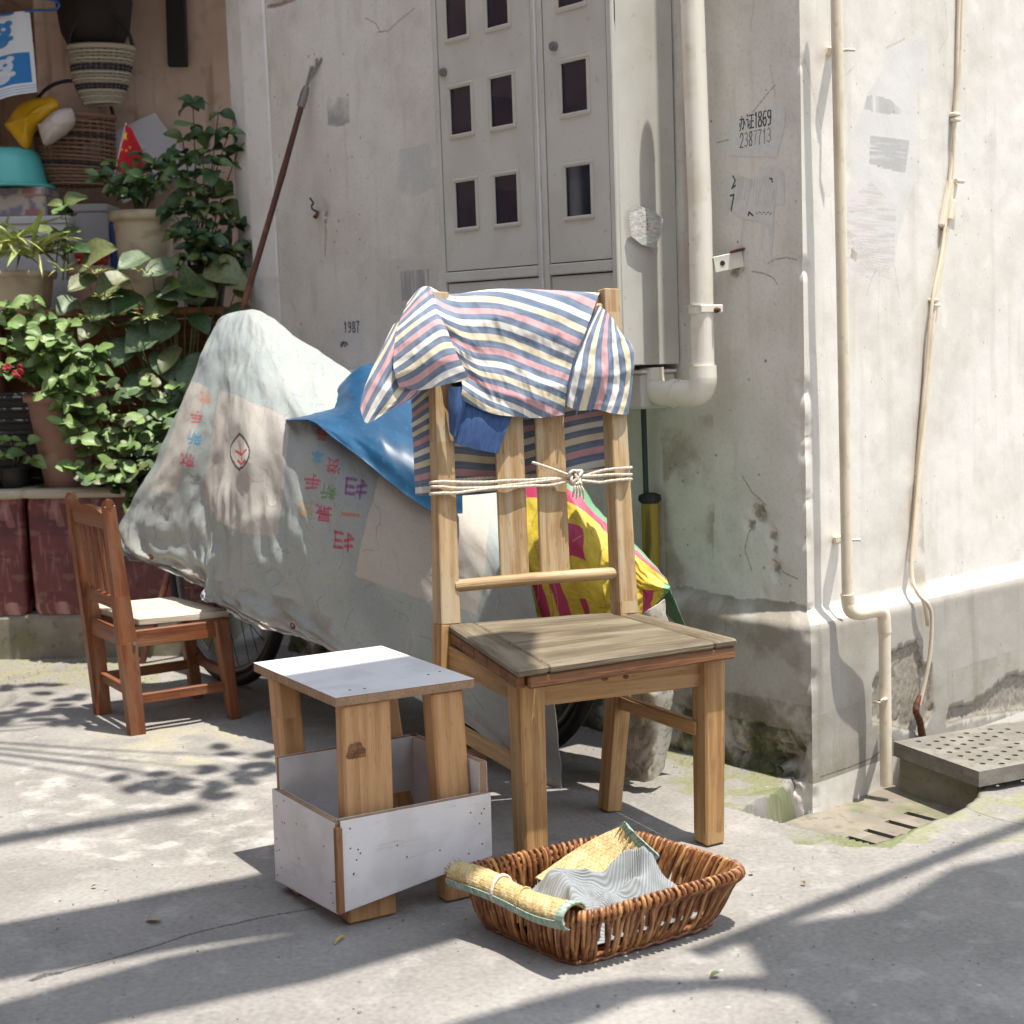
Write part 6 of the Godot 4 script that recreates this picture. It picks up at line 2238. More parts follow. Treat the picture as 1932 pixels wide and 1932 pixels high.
# ---------------------------------------------------------------- stool of white boards
func build_stool() -> void:
	var A := Vector3(0.87, 0, -0.493)
	var D := Vector3(-0.493, 0, -0.87)
	var tf := gp(632, 1316, 0.40)
	var tr := gp(895, 1280, 0.40)
	var tl := gp(478, 1250, 0.40)
	var tb := gp(720, 1218, 0.40)
	var st := thing("board_stool", "home-made stool of white laminated boards on pine legs beside the tall chair", "stool", Vector3(-0.29, 0, -2.66))
	var o := st.position
	var add := func(called: String, mb: MB, m: Material, p: Node = st) -> MeshInstance3D: return part(called, mb.done(), m, p)
	var lift := func(p: Vector3, h: float) -> Vector3: return Vector3(p.x, h, p.z) - o
	var board := func(q: Array, t0: float, t1: float) -> Array:   # corners rear-left.. as x+4z, heights
		var r := []
		for k in 8:
			r.append(lift.call(q[(k & 1) + 2 * ((k >> 2) & 1)], t0 if (k >> 1) & 1 == 0 else t1))
		return r
	var mb := MB.new()
	mb.hexa(board.call([tf, tr, tl, tb], 0.382, 0.3985), 0.0015)
	var top: MeshInstance3D = add.call("top_board", mb, mats.chipboard)
	mb = MB.new()
	mb.hexa(board.call([tf, tr, tl, tb], 0.3987, 0.4), 0.0005)
	add.call("laminate", mb, mats.laminate, top)
	for s in [[524, 1266], [531, 1270], [736, 1228], [752, 1235], [830, 1267], [660, 1302], [688, 1299], [808, 1273]]:
		mb = MB.new()
		var p := gp(s[0], s[1], 0.4) - o
		mb.tube([p - Vector3(0, 0.001, 0), p + Vector3(0, 0.0004, 0)], 0.0028, 8)
		add.call("screw", mb, mats.hole, top)
	# panels: front corner, right end, left end, far corner
	var pf := gp(638, 1555, 0.192)
	var pr := gp(926, 1500, 0.192)
	var pl := gp(513, 1488, 0.192)
	var pb := pl + pr - pf
	var panel := func(a: Vector3, b: Vector3, h0a: float, h0b: float, h1: float, inward: Vector3) -> void:
		var core := MB.new()
		var q := []
		var qf := []
		var qi := []
		for k in 8:
			var e := b if k & 1 else a
			var h := h1 if (k >> 1) & 1 else (h0b if k & 1 else h0a)
			q.append(lift.call(e, h) + inward * (0.0012 if (k >> 2) & 1 == 0 else 0.0148))
			qf.append(lift.call(e, h) + inward * (0.0 if (k >> 2) & 1 == 0 else 0.001))
			qi.append(lift.call(e, h) + inward * (0.015 if (k >> 2) & 1 == 0 else 0.016))
		core.hexa(q, 0.001)
		var pn: MeshInstance3D = add.call("panel", core, mats.chipboard)
		for f in [qf, qi]:
			var m := MB.new()
			m.uo = Vector2(a.x, b.z)
			m.hexa(f, 0.0004)
			add.call("laminate", m, mats.laminate, pn)
		var nails := MB.new()
		for k in 16:
			var f: float = [0.06, 0.09, 0.92, 0.95][k % 4] + rng.randf_range(-0.02, 0.02) if k < 10 else rng.randf_range(0.1, 0.9)
			var p: Vector3 = lift.call(a.lerp(b, f), lerpf(lerpf(h0a, h0b, f) + 0.01, h1 - 0.01, rng.randf()))
			nails.tube([p + inward * 0.002, p - inward * 0.0004], 0.0016, 6)
		var nl: MeshInstance3D = add.call("nails", nails, mats.hole, pn)
		nl.set_meta("kind", "stuff")
	panel.call(pf + A * 0.004, pr, 0.033, 0.078, 0.196, D)
	panel.call(pl, pf + D * 0.006 + A * -0.004, 0.016, 0.030, 0.192, A)
	panel.call(pl + A * 0.01, pb, 0.04, 0.05, 0.252, -D)
	panel.call(pr + D * 0.012, pb, 0.06, 0.05, 0.252, -A)
	# legs: wide pine battens just inside the panels
	for s in [[pf, tf, 0.022, 0.115, 0.02, 0.056, 0.0], [pl, tl, 0.018, 0.062, -0.06, -0.004, 0.3], [pr, tr, -0.085, -0.02, 0.02, 0.062, 0.6], [pb, tb, -0.07, -0.02, -0.06, -0.02, 0.9]]:
		mb = MB.new()
		mb.uo = Vector2(s[6], s[6] * 0.7)
		var q := []
		for k in 8:
			var p: Vector3 = s[0] if (k >> 1) & 1 == 0 else s[1].lerp(s[0], 0.25)
			q.append(lift.call(p + A * (s[2] if k & 1 == 0 else s[3]) + D * (s[4] if (k >> 2) & 1 == 0 else s[5]), 0.0 if (k >> 1) & 1 == 0 else 0.382))
		mb.hexa(q, 0.004, 1)
		var leg: MeshInstance3D = add.call("leg", mb, mats.pine)
		if s[6] == 0.0:                                       # the big knot on the front leg
			mb = MB.new()
			var fn := -D
			var p: Vector3 = hit(672, 1424, q[0].lerp(q[2], 0.6) + o, ((q[1] - q[0]).cross(q[2] - q[0])).normalized()) - o
			var rim := []
			var ruv := []
			for k in 18:
				var a := TAU * k / 18
				var rr := 1.0 + 0.12 * sin(k * 2.3)
				rim.append(p + fn * 0.0006 + (A * cos(a) * 0.018 + Vector3(0, sin(a) * 0.022, 0)) * rr)
				ruv.append(Vector2(cos(a), sin(a)) * 0.03)
			mb.flat(rim, ruv, fn)
			mb.tube([p - fn * 0.001, p + fn * 0.0012], 0.0055, 9)
			for k in 7:
				var a := TAU * k / 7 + 0.3
				mb.tube([p + fn * 0.0006, p + fn * 0.0008 + (A * cos(a) + Vector3(0, sin(a), 0)) * 0.011], [0.0012, 0.0003], 4)
			add.call("knot", mb, mats.chair_edge, leg)
	# filler batten in the open joint
	mb = MB.new()
	mb.bar(lift.call(pf, 0.034) + D * 0.0 - A * 0.001, lift.call(pf, 0.186) - A * 0.001, 0.012, 0.012, A, 0.001)
	add.call("corner_batten", mb, mats.offcut)
	var blk := MB.new()
	var c := gp(892, 1508)
	blk.box(Transform3D(Basis(Vector3.UP, 0.5), Vector3(c.x + 0.0, 0.05, c.z - 0.03)), Vector3(0.05, 0.1, 0.05), 0.004, 1)
	solo("wood_block", blk.done(), mats.offcut, "small rough brown wood block on the ground behind the stool", "wood block")


# ---------------------------------------------------------------- child's chair
func build_small_chair() -> void:
	var nr := gp(258, 1386)
	var fr := gp(194, 1347)
	var nf := gp(442, 1356)
	var ff := gp(372, 1318)
	var ch := thing("child_chair", "small reddish-brown wooden child's chair with a bare pale seat", "chair", (nr + ff) / 2)
	var o := ch.position
	var add := func(called: String, mb: MB, m: Material) -> void: part(called, mb.done(), m, ch)
	var go := (nf - nr).normalized()
	var ac := (nr - fr).normalized()
	var up := func(p: Vector3, h: float) -> Vector3: return Vector3(p.x, h, p.z)
	var mb := MB.new()
	for s in [[nf, 0.0], [ff, 0.5]]:
		mb = MB.new()
		mb.uo = Vector2(s[1], s[1])
		mb.bar(s[0] - o, up.call(s[0] - go * 0.03 + Vector3.ZERO, 0.282) - o, 0.028, 0.03, ac, 0.003, 0.04, 0.042)
		add.call("leg", mb, mats.red_wood)
	var tops := [zp(203, 946, nr.z + 0.03), zp(133, 932, fr.z + 0.03)]
	for k in 2:
		var b: Vector3 = [nr, fr][k]
		var s: Vector3 = up.call(b - go * 0.015, 0.25)
		mb = MB.new()
		mb.uo = Vector2(0.3 * k, 0.2)
		mb.bar(b - o, s - o, 0.03, 0.042, ac, 0.0015, 0.03, 0.05)
		add.call("rear_leg", mb, mats.red_wood)
		mb = MB.new()
		mb.uo = Vector2(0.3 * k + 0.5, 0.2)
		mb.bar(s - Vector3(0, 0.001, 0) - o, tops[k].lerp(s, 0.03) - o, 0.03, 0.05, ac, 0.0015, 0.026, 0.03)
		mb.tube([tops[k].lerp(s, 0.05) - o, tops[k].lerp(s, 0.03) - o, tops[k].lerp(s, 0.015) - o, tops[k].lerp(s, -0.01) - o, tops[k].lerp(s, -0.015) - o], [0.014, 0.0165, 0.016, 0.010, 0.004], 10)
		add.call("back_post", mb, mats.red_wood)
		mb = MB.new()
		var bp_: Vector3 = up.call(b, 0.248) - o + ac * (0.017 if k == 0 else -0.017)
		mb.tube([bp_, bp_ + ac * (0.003 if k == 0 else -0.003)], 0.005, 8)
		add.call("bolt", mb, mats.metal)
	# seat boards
	var s0 := gp(165, 1140, 0.30)
	var s1 := gp(262, 1168, 0.30)
	var s2 := gp(432, 1152, 0.30)
	var s3 := s0 + s2 - s1
	for k in 3:
		var f0 := k / 3.0 + 0.004
		var f1 := (k + 1) / 3.0 - 0.004
		var q := []
		for j in 8:
			var f := f0 if (j >> 2) & 1 == 0 else f1
			var e: Vector3 = (s1.lerp(s0, f) if j & 1 == 0 else s2.lerp(s3, f))
			q.append(up.call(e, 0.282 if (j >> 1) & 1 == 0 else 0.30) - o)
		mb = MB.new()
		mb.uo = Vector2(k * 0.37, k * 0.21)
		mb.hexa(q, 0.002, 0)
		add.call("seat_board", mb, mats.raw_seat)
	for s in [[nr, nf, 0.256, 0.045], [fr, ff, 0.256, 0.045], [nr, fr, 0.256, 0.045], [nf, ff, 0.256, 0.045], [nr, nf, 0.095, 0.026], [fr, ff, 0.105, 0.026], [nr, fr, 0.11, 0.026], [nf, ff, 0.12, 0.026]]:
		mb = MB.new()
		mb.uo = Vector2(s[2] * 3, s[0].x)
		var a: Vector3 = up.call(s[0], s[2]) - o
		var e: Vector3 = up.call(s[1], s[2]) - o
		if s[2] > 0.2:
			a -= go * 0.012
			e -= go * 0.02
		mb.bar(a.lerp(e, 0.06), a.lerp(e, 0.94), 0.016, s[3], Vector3.UP.cross(e - a), 0.002)
		add.call("apron" if s[2] > 0.2 else "stretcher", mb, mats.red_wood)
	# back: curved crest, lower rail, slats
	var pa: Vector3 = up.call(nr - go * 0.015, 0.25)
	var pb: Vector3 = up.call(fr - go * 0.015, 0.25)
	var on := func(f: float, g: float) -> Vector3: return pa.lerp(tops[0], g).lerp(pb.lerp(tops[1], g), f) - o
	var g := []
	mb = MB.new()
	var q2 := []
	for k in 12:
		var f := 0.06 + 0.88 * k / 11.0
		var bow := 0.018 * sin(PI * k / 11.0)
		q2.append([on.call(f, 0.80), on.call(f, 0.90) + Vector3(0, bow, 0)])
	for k in 11:
		var c := []
		for j in 8:
			var e: Vector3 = q2[k + (j & 1)][(j >> 1) & 1]
			c.append(e + go * (0.009 if (j >> 2) & 1 else -0.009))
		mb.hexa(c, 0.0005, 0)
	add.call("crest_rail", mb, mats.red_wood)
	mb = MB.new()
	mb.bar(on.call(0.05, 0.27), on.call(0.95, 0.27), 0.018, 0.035, go, 0.003)
	add.call("lower_rail", mb, mats.red_wood)
	for k in 5:
		mb = MB.new()
		mb.uo = Vector2(k * 0.23, k * 0.1)
		var f := 0.16 + 0.17 * k
		mb.bar(on.call(f, 0.30), on.call(f, 0.82), 0.016, 0.008, ac, 0.0015)
		add.call("slat", mb, mats.red_wood)


# ---------------------------------------------------------------- wicker basket
var bas_base := []
var bas_rim := []


func round_quad(c: Array, f: float, cut := 0.16) -> Vector3:  # a point on a four-cornered loop with rounded corners
	var k := int(f * 4.0) % 4
	var w := f * 4.0 - int(f * 4.0)
	var a: Vector3 = c[k]
	var b: Vector3 = c[(k + 1) % 4]
	if w < cut:
		var p: Vector3 = c[(k + 3) % 4]
		var s := a.lerp(p, cut)
		var e := a.lerp(b, cut)
		var t := 0.5 + w / cut * 0.5
		return s.lerp(a, t).lerp(a.lerp(e, t), t)
	if w > 1.0 - cut:
		var nx: Vector3 = c[(k + 2) % 4]
		var s := b.lerp(a, cut)
		var e := b.lerp(nx, cut)
		var t := (w - 1.0 + cut) / cut * 0.5
		return s.lerp(b, t).lerp(b.lerp(e, t), t)
	return a.lerp(b, w)


func build_basket() -> void:
	var H := 0.10
	var bl := gp(900, 1743)
	var bf := gp(1084, 1828)
	var brt := gp(1352, 1748)
	bas_base = [bl, bf, brt, bl + brt - bf]
	bas_rim = [gp(858, 1642, H), gp(1083, 1736, H), gp(1415, 1642, H), gp(1190, 1572, H)]
	var bk_ := thing("wicker_basket", "shallow rectangular brown wicker basket with an open stake border", "basket", (bl + brt) / 2)
	var o := bk_.position
	var wick := []
	for k in 4:
		var m := mat(Color.WHITE, 0.42, tex(blend(128, 128, [rgb(142, 96, 58), rgb(162, 116, 72), rgb(118, 74, 44), rgb(180, 136, 88)][k], [[stretched(128, 128, 8, 1, 0.08, 601 + k), 0.4, 0.7, rgb(92, 48, 26), 0.7], [nz(128, 128, 0.05, 611 + k), 0.6, 0.8, rgb(186, 132, 82), 0.5]])))
		m.uv1_scale = Vector3(9, 9, 1)
		wick.append(m)
	var mid := (bl + brt) / 2
	for h in [0, 1]:                                          # two border rods
		var pts := []
		for k in 97:
			var p := round_quad(bas_rim, fposmod(k / 96.0, 1.0)) - o
			var inw: Vector3 = (Vector3(mid.x, 0, mid.z) - o - Vector3(p.x, 0, p.z)).normalized()
			pts.append(p + Vector3(0, -0.004 - h * 0.011, 0) + inw * (0.004 * h + 0.001 * sin(k * 1.9)))
		var mb := MB.new()
		mb.tube(pts, 0.0055 - 0.001 * h, 8, false)
		part("border_rod", mb.done(), wick[1 - h], bk_)
	var r2 := RandomNumberGenerator.new()
	r2.seed = 77
	var count := 126
	for k in count:
		var f := (k + r2.randf_range(-0.18, 0.18)) / count
		var fb := f + r2.randf_range(-0.012, 0.004) + (0.007 if k % 2 else -0.004)
		var b := round_quad(bas_base, fposmod(fb, 1.0)) - o
		var t := round_quad(bas_rim, fposmod(f, 1.0)) - o
		var out := (Vector3(t.x, 0, t.z)).normalized()
		var along := Vector3.UP.cross(out)
		var bow := out * r2.randf_range(0.004, 0.011)
		var pts := [b + Vector3(0, 0.004, 0) - out * 0.006, b.lerp(t, 0.22) + bow * 0.5, b.lerp(t, 0.5) + bow * 0.6 + along * r2.randf_range(-0.004, 0.004), b.lerp(t, 0.8) + out * 0.004, t + out * 0.0085 - Vector3(0, 0.006, 0), t + Vector3(0, 0.0065, 0), t - out * 0.0085 - Vector3(0, 0.006, 0), b.lerp(t, 0.72) - out * 0.006, b.lerp(t, 0.45) - out * 0.002]
		var mb := MB.new()
		mb.uo = Vector2(r2.randf(), r2.randf())
		mb.tube(smooth(pts, 18), r2.randf_range(0.0036, 0.0047), 6)
		part("stake", mb.done(), wick[r2.randi() % 4 if r2.randf() < 0.6 else k % 2], bk_)
	for h in [0.004, 0.012]:                                  # foot rods and woven floor
		var pts := []
		for k in 97:
			pts.append(round_quad(bas_base, fposmod(k / 96.0, 1.0)) - o + Vector3(0, h + 0.002 * sin(k * 2.1), 0))
		var mb := MB.new()
		mb.tube(pts, 0.0045, 6, false)
		part("foot_rod", mb.done(), wick[2], bk_)
	for k in 22:
		var f := (k + 0.5) / 22.0
		var mb := MB.new()
		var a: Vector3 = bas_base[0].lerp(bas_base[1], f) - o + Vector3(0, 0.006, 0)
		var e: Vector3 = bas_base[3].lerp(bas_base[2], f) - o + Vector3(0, 0.006, 0)
		mb.tube([a.lerp(e, 0.02), a.lerp(e, 0.5) + Vector3(0, 0.002 * (k % 2), 0), a.lerp(e, 0.98)], 0.0046, 5)
		part("floor_rod", mb.done(), wick[k % 3], bk_)
	# straw mats: one rolled over the rim, one leaning up inside
	var S := 256
	var sn := stretched(S, S, 12, 1, 0.30, 621, 2)
	var sm := blend(S, S, rgb(192, 170, 120), [[sn, 0.45, 0.2, rgb(144, 118, 72), 0.8], [nz(S, S, 0.02, 622), 0.45, 0.8, rgb(206, 190, 148), 0.7]])
	for y in S:                                               # crossing threads of the weave
		for x in S:
			if (x + (6 if (y / 8) % 2 else 0)) % 12 < 2:
				sm.set_pixel(x, y, sm.get_pixel(x, y).lerp(rgb(142, 108, 58), 0.55))
	var straw := mat(Color.WHITE, 0.7, tex(sm), grey(S, S, sn), 0.1)
	straw.uv1_scale = Vector3(5, 5, 1)
	var hem := mat(Color.WHITE, 0.9, tex(blend(128, 128, rgb(150, 168, 156), [[stretched(128, 128, 1, 8, 0.25, 631, 1), 0.5, 0.7, rgb(92, 120, 108), 0.8], [nz(128, 128, 0.05, 632), 0.6, 0.8, rgb(186, 194, 184), 0.6]])))
	hem.uv1_scale = Vector3(7, 7, 1)
	var m1 := thing("straw_mat_roll", "frayed straw mat with green cloth binding folded over the basket's rim", "straw mat")
	var ra: Vector3 = bas_rim[0].lerp(bas_rim[1], 0.02) + Vector3(0, -0.003, 0)
	var rb: Vector3 = bas_rim[1] + Vector3(0.0, -0.002, -0.006)
	var along := (rb - ra).normalized()
	var outw := along.cross(Vector3.UP).normalized()
	if outw.dot(ra - mid) < 0:
		outw = -outw
	var arc := func(f: float, an: float, rad: float) -> Vector3:
		var c := ra.lerp(rb, f) + Vector3(0, 0.004 * sin(f * 7.0) + 0.004 * f, 0)
		return c + outw * cos(an) * rad * (1.0 + 0.15 * sin(f * 9.0)) + Vector3(0, sin(an) * rad * 0.85, 0)
	var g := []
	for r in 16:
		var row := []
		for k in 40:
			row.append(arc.call(k / 39.0, lerpf(-0.55, 2.7, r / 15.0), 0.023 + 0.0008 * sin(k * 2.2 + r)))
		g.append(row)
	var mb := MB.new()
	mb.sheet(g, func(r: int, k: int) -> Vector2: return Vector2(k * 0.0077, r * 0.0045), 0.003, Vector3.UP)
	part("mat", mb.done(), straw, m1)
	g = []                                                    # the mat goes on down the inside of the basket
	for r in 10:
		var row := []
		for k in 40:
			var a: Vector3 = arc.call(k / 39.0, 2.5, 0.0225)
			var e: Vector3 = bas_base[0].lerp(bas_base[1], 0.04 + 0.92 * k / 39.0) - outw * 0.075 + Vector3(0, 0.02, 0)
			row.append(a.lerp(e, r / 9.0) + Vector3(0, 0.006 * sin(r * 0.35) + 0.003 * sin(k * 0.5), 0))
		g.append(row)
	mb = MB.new()
	mb.sheet(g, func(r: int, k: int) -> Vector2: return Vector2(k * 0.0077, r * 0.011), 0.003, Vector3.UP)
	part("mat_flap", mb.done(), straw, m1)
	g = []
	for r in 6:
		var row := []
		for k in 40:
			row.append(arc.call(k / 39.0, lerpf(-0.15, -1.0, r / 5.0), 0.0255 + 0.003 * r / 5.0) + outw * 0.001)
		g.append(row)
	mb = MB.new()
	mb.sheet(g, func(r: int, k: int) -> Vector2: return Vector2(k * 0.0077, r * 0.004), 0.002, outw)
	part("binding", mb.done(), hem, m1)
	g = []
	for r in 20:
		var row := []
		for k in 6:
			row.append(arc.call(0.955 + k * 0.011, lerpf(-1.1, 2.8, r / 19.0), 0.0262))
		g.append(row)
	mb = MB.new()
	mb.sheet(g, func(r: int, k: int) -> Vector2: return Vector2(r * 0.004, k * 0.003), 0.002, Vector3.UP)
	part("binding", mb.done(), hem, m1)
	mb = MB.new()
	for k in 46:                                              # loose straw ends
		var an := r2.randf_range(-0.3, 2.8)
		var p: Vector3 = arc.call(0.02, an, r2.randf_range(0.010, 0.021))
		mb.tube([p, p - along * r2.randf_range(0.008, 0.024) + Vector3(0, r2.randf_range(-0.004, 0.008), 0) + outw * r2.randf_range(-0.004, 0.006)], [0.0012, 0.0005], 4)
	var fr := part("fringe", mb.done(), straw, m1)
	fr.set_meta("kind", "stuff")
	for b in [[0.40, 0.0032, 0.026], [0.60, 0.0018, 0.025]]:
		mb = MB.new()
		var pts := []
		for k in 20:
			pts.append(arc.call(b[0] + 0.012 * sin(k * 0.3), lerpf(-1.0, 3.0, k / 19.0), b[2]))
		mb.tube(pts, b[1], 6)
		part("tie", mb.done(), mats.rope if b[0] < 0.5 else straw, m1)
	var m2 := thing("straw_mat_piece", "stiff piece of straw mat standing up inside the basket", "straw mat")
	var ctrl := []
	for c in [[[1010, 1655, -2.50], [1035, 1668, -2.49], [1060, 1688, -2.475]], [[1080, 1606, -2.54], [1100, 1640, -2.51], [1122, 1672, -2.48]], [[1128, 1578, -2.55], [1152, 1618, -2.52], [1176, 1655, -2.485]], [[1168, 1560, -2.55], [1198, 1596, -2.52], [1226, 1632, -2.48]]]:
		var l := []
		for q in c:
			l.append(zp(q[0], q[1], q[2]))
		ctrl.append(l)
	g = patch(ctrl, 24, 36)
	var mu := arc_u(g)
	var mv := arc_v(g)
	mb = MB.new()
	mb.sheet(g, func(r: int, k: int) -> Vector2: return Vector2(mu[k], mv[r]), 0.004, Vector3.BACK)
	part("mat", mb.done(), straw, m2)
	ctrl = []
	for c in [[[1168, 1559, -2.548], [1198, 1595, -2.518], [1226, 1631, -2.478]], [[1177, 1550, -2.54], [1210, 1590, -2.51], [1242, 1618, -2.47]], [[1186, 1562, -2.53], [1216, 1590, -2.50], [1240, 1612, -2.47]]]:
		var l := []
		for q in c:
			l.append(zp(q[0], q[1], q[2]))
		ctrl.append(l)
	g = patch(ctrl, 16, 12)
	var hu := arc_u(g)
	var hv := arc_v(g)
	mb = MB.new()
	mb.sheet(g, func(r: int, k: int) -> Vector2: return Vector2(hv[r], hu[k]), 0.002, Vector3.BACK)
	part("binding", mb.done(), hem, m2)
	mb = MB.new()
	for k in 40:
		var f := r2.randf()
		var p := zp(lerpf(1170, 1228, f), lerpf(1560, 1630, f), lerpf(-2.546, -2.474, f))
		var q := zp(lerpf(1166, 1222, f) + r2.randf_range(-10, 4), lerpf(1560, 1630, f) + r2.randf_range(6, 34), lerpf(-2.54, -2.468, f))
		mb.tube([p, q], [0.0013, 0.0008], 4)
	var f2 := part("fringe", mb.done(), straw, m2)
	f2.set_meta("kind", "stuff")
	# ribbed grey cloth heaped inside
	var cn := lumps(641, 3.6)
	var cn2 := lumps(642, 8.0)
	cn2.fractal_type = FastNoiseLite.FRACTAL_RIDGED
	cn2.fractal_octaves = 2
	g = []
	for r in 61:
		var row := []
		for k in 81:
			var a := lerpf(0.06, 0.97, r / 60.0)
			var b := lerpf(0.14, 0.92, k / 80.0)
			var p: Vector3 = bas_base[0].lerp(bas_base[1], a).lerp(bas_base[3].lerp(bas_base[2], a), b)
			var edge := minf(minf(r, 60 - r) / 14.0, minf(k, 80 - k) / 16.0)
			var h := 0.026 + minf(edge, 1.0) * (0.040 + 0.034 * cn.get_noise_2d(p.x, p.z) + 0.034 * cn2.get_noise_2d(p.x * 0.8 + p.z * 0.8, p.z * 0.6 - p.x * 0.3)) + 0.016 * exp(-pow((b - 0.66 - 0.2 * a) / 0.07, 2) - pow((a - 0.55) / 0.25, 2)) + 0.022 * exp(-pow((b - 0.42 + 0.3 * a) / 0.06, 2) - pow((a - 0.5) / 0.3, 2))
			row.append(p + Vector3(cn.get_noise_2d(p.x * 3, p.z) * 0.012, maxf(h, 0.014), cn.get_noise_2d(p.z * 3, p.x) * 0.012))
		g.append(row)
	mb = MB.new()
	mb.sheet(g, func(r: int, k: int) -> Vector2: return Vector2(k * 0.0042, r * 0.0042 + 0.05 * sin(k * 0.09 + r * 0.02)), 0.002, Vector3.UP)
	var rib := Image.create(32, 256, false, Image.FORMAT_RGB8)
	var ribh := Image.create(32, 256, false, Image.FORMAT_L8)
	for y in 256:
		for x in 32:
			var v := 0.5 + 0.5 * sin(y / 256.0 * TAU * 16.0)
			rib.set_pixel(x, y, rgb(122, 126, 129).lerp(rgb(146, 150, 152), v))
			ribh.set_pixel(x, y, Color(v, v, v))
	var cm := mat(Color.WHITE, 0.95, tex(rib), tex(ribh), 0.08)
	cm.uv1_scale = Vector3(9, 9, 1)
	solo("ribbed_grey_cloth", mb.done(), cm, "ribbed pale grey cloth heaped inside the wicker basket", "cloth")


func build_litter() -> void:
	var brown := mat(rgb(112, 86, 58), 0.9)
	var leaf := leaf_mesh(0.032, 0.022, 0.25, 0.15)
	var l := solo("fallen_leaf", leaf, mat(rgb(150, 142, 118), 0.9), "dry pale leaf lying alone on the shaded ground", "leaf")
	var p := gp(313, 1740)
	l.transform = Transform3D(Basis(Vector3.UP, 1.2) * Basis(Vector3.RIGHT, -PI / 2), p + Vector3(-0.01, 0.006, 0))
	for s in [[182, 1676, 0.012, "tiny dark leaf scrap on the sunlit ground"], [1418, 1652, 0.014, "small brown leaf scrap beside the basket's sunny end"], [1513, 1668, 0.012, "small grey leaf scrap further from the basket"], [1358, 1842, 0.02, "green sprig lying before the basket"], [1345, 1500, 0.014, "brown leaf scrap behind the chair's front leg"]]:
		var q := gp(s[0], s[1])
		var o := solo("leaf_scrap", leaf_mesh(s[2], s[2] * 0.6, 0.5, 0.3), mat(rgb(96, 110, 62), 0.9) if "green" in s[3] else brown, s[3], "leaf", "leaf scraps on the ground")
		o.transform = Transform3D(Basis(Vector3.UP, s[0] * 0.7) * Basis(Vector3.RIGHT, -PI / 2), q + Vector3(0, 0.006, 0))
	var mb := MB.new()
	var c := gp(640, 1776)
	mb.tube(smooth([c + Vector3(0.006, 0.004, -0.012), c + Vector3(0, 0.006, 0), c + Vector3(-0.006, 0.004, 0.02)], 8), [0.002, 0.003, 0.0035, 0.0035, 0.003, 0.003, 0.0025, 0.002, 0.001], 5)
	solo("straw_wisp", mb.done(), mat(rgb(176, 146, 84), 0.8), "wisp of yellow straw on the ground before the stool's foot", "straw")
	# grit swept along the wall and over the paving
	var stone := MB.new()
	stone.lathe([Vector2(0.0, -0.5), Vector2(0.8, -0.2), Vector2(1.0, 0.2), Vector2(0.5, 0.7), Vector2(0.0, 0.75)], Transform3D(), 6, 0.2)
	var mm := MultiMesh.new()
	mm.transform_format = MultiMesh.TRANSFORM_3D
	mm.mesh = stone.done()
	mm.instance_count = 1100
	var r5 := RandomNumberGenerator.new()
	r5.seed = 52
	for k in 1100:
		var q := gp(r5.randf_range(0, 1932), r5.randf_range(1300, 1930))
		if k % 3 == 0:
			q = K + UL * r5.randf_range(0.0, 2.2) + NL * (0.02 + absf(r5.randfn(0.0, 0.07)))
		elif k % 3 == 1:
			q = gp(r5.randf_range(0, 420), r5.randf_range(1240, 1300))
		if Geometry2D.is_point_in_polygon(xz(q), pit):
			q = gp(900, 1900)
		var sz := r5.randf_range(0.0007, 0.0024) * (1.6 if r5.randf() < 0.06 else 1.0)
		mm.set_instance_transform(k, Transform3D(Basis(Vector3.UP, r5.randf() * TAU).scaled(Vector3(sz, sz * 0.7, sz * r5.randf_range(0.6, 1.3))), q + Vector3(0, 0.0012, 0)))
	var grit := MultiMeshInstance3D.new()
	grit.name = "grit"
	grit.multimesh = mm
	grit.material_override = mat(rgb(118, 110, 98), 0.95)
	add_child(grit)
	grit.set_meta("kind", "stuff")
	grit.set_meta("label", "fine grey grit scattered over the paving and along the wall")
	grit.set_meta("category", "grit")
	mb = MB.new()
	var s := gp(1375, 1428)
	mb.lathe([Vector2(0.0, 0.0), Vector2(0.012, 0.003), Vector2(0.013, 0.009), Vector2(0.007, 0.016), Vector2(0.0, 0.018)], Transform3D(Basis(), s + Vector3(0, -0.002, 0)), 10, 0.15)
	solo("white_pebble", mb.done(), mats.laminate, "white pebble at the mossy foot of the pillar", "pebble")


# ---------------------------------------------------------------- plants
func leaf_mesh(lg: float, wd: float, droop: float, fold: float, point := 1.6) -> ArrayMesh:   # along +y, face +z
	var g := []
	for r in 8:
		var f := r / 7.0
		var w := wd * 0.5 * pow(sin(PI * pow(clampf(f, 0.001, 0.999), 0.8)), 0.75) * (1.0 if f < 0.6 else 1.0 - pow((f - 0.6) / 0.4, point) * 0.25) + 0.0004
		var row := []
		for k in 5:
			var x := (k - 2) / 2.0
			var rag := 1.0 + 0.05 * sin(f * 31.0 + wd * 40.0) * absf(x)
			row.append(Vector3(x * w * rag + 0.05 * lg * droop * f * f, lg * f - droop * lg * 0.25 * f * f, absf(x) * w * fold * 1.4 - droop * lg * f * f * 0.6 + 0.02 * lg * sin(f * 9.0 + x * 2.0) * absf(x)))
		g.append(row)
	var mb := MB.new()
	mb.sheet(g, func(r: int, k: int) -> Vector2: return Vector2(k / 4.0, r / 7.0), 0.0, Vector3.BACK)
	return mb.done()


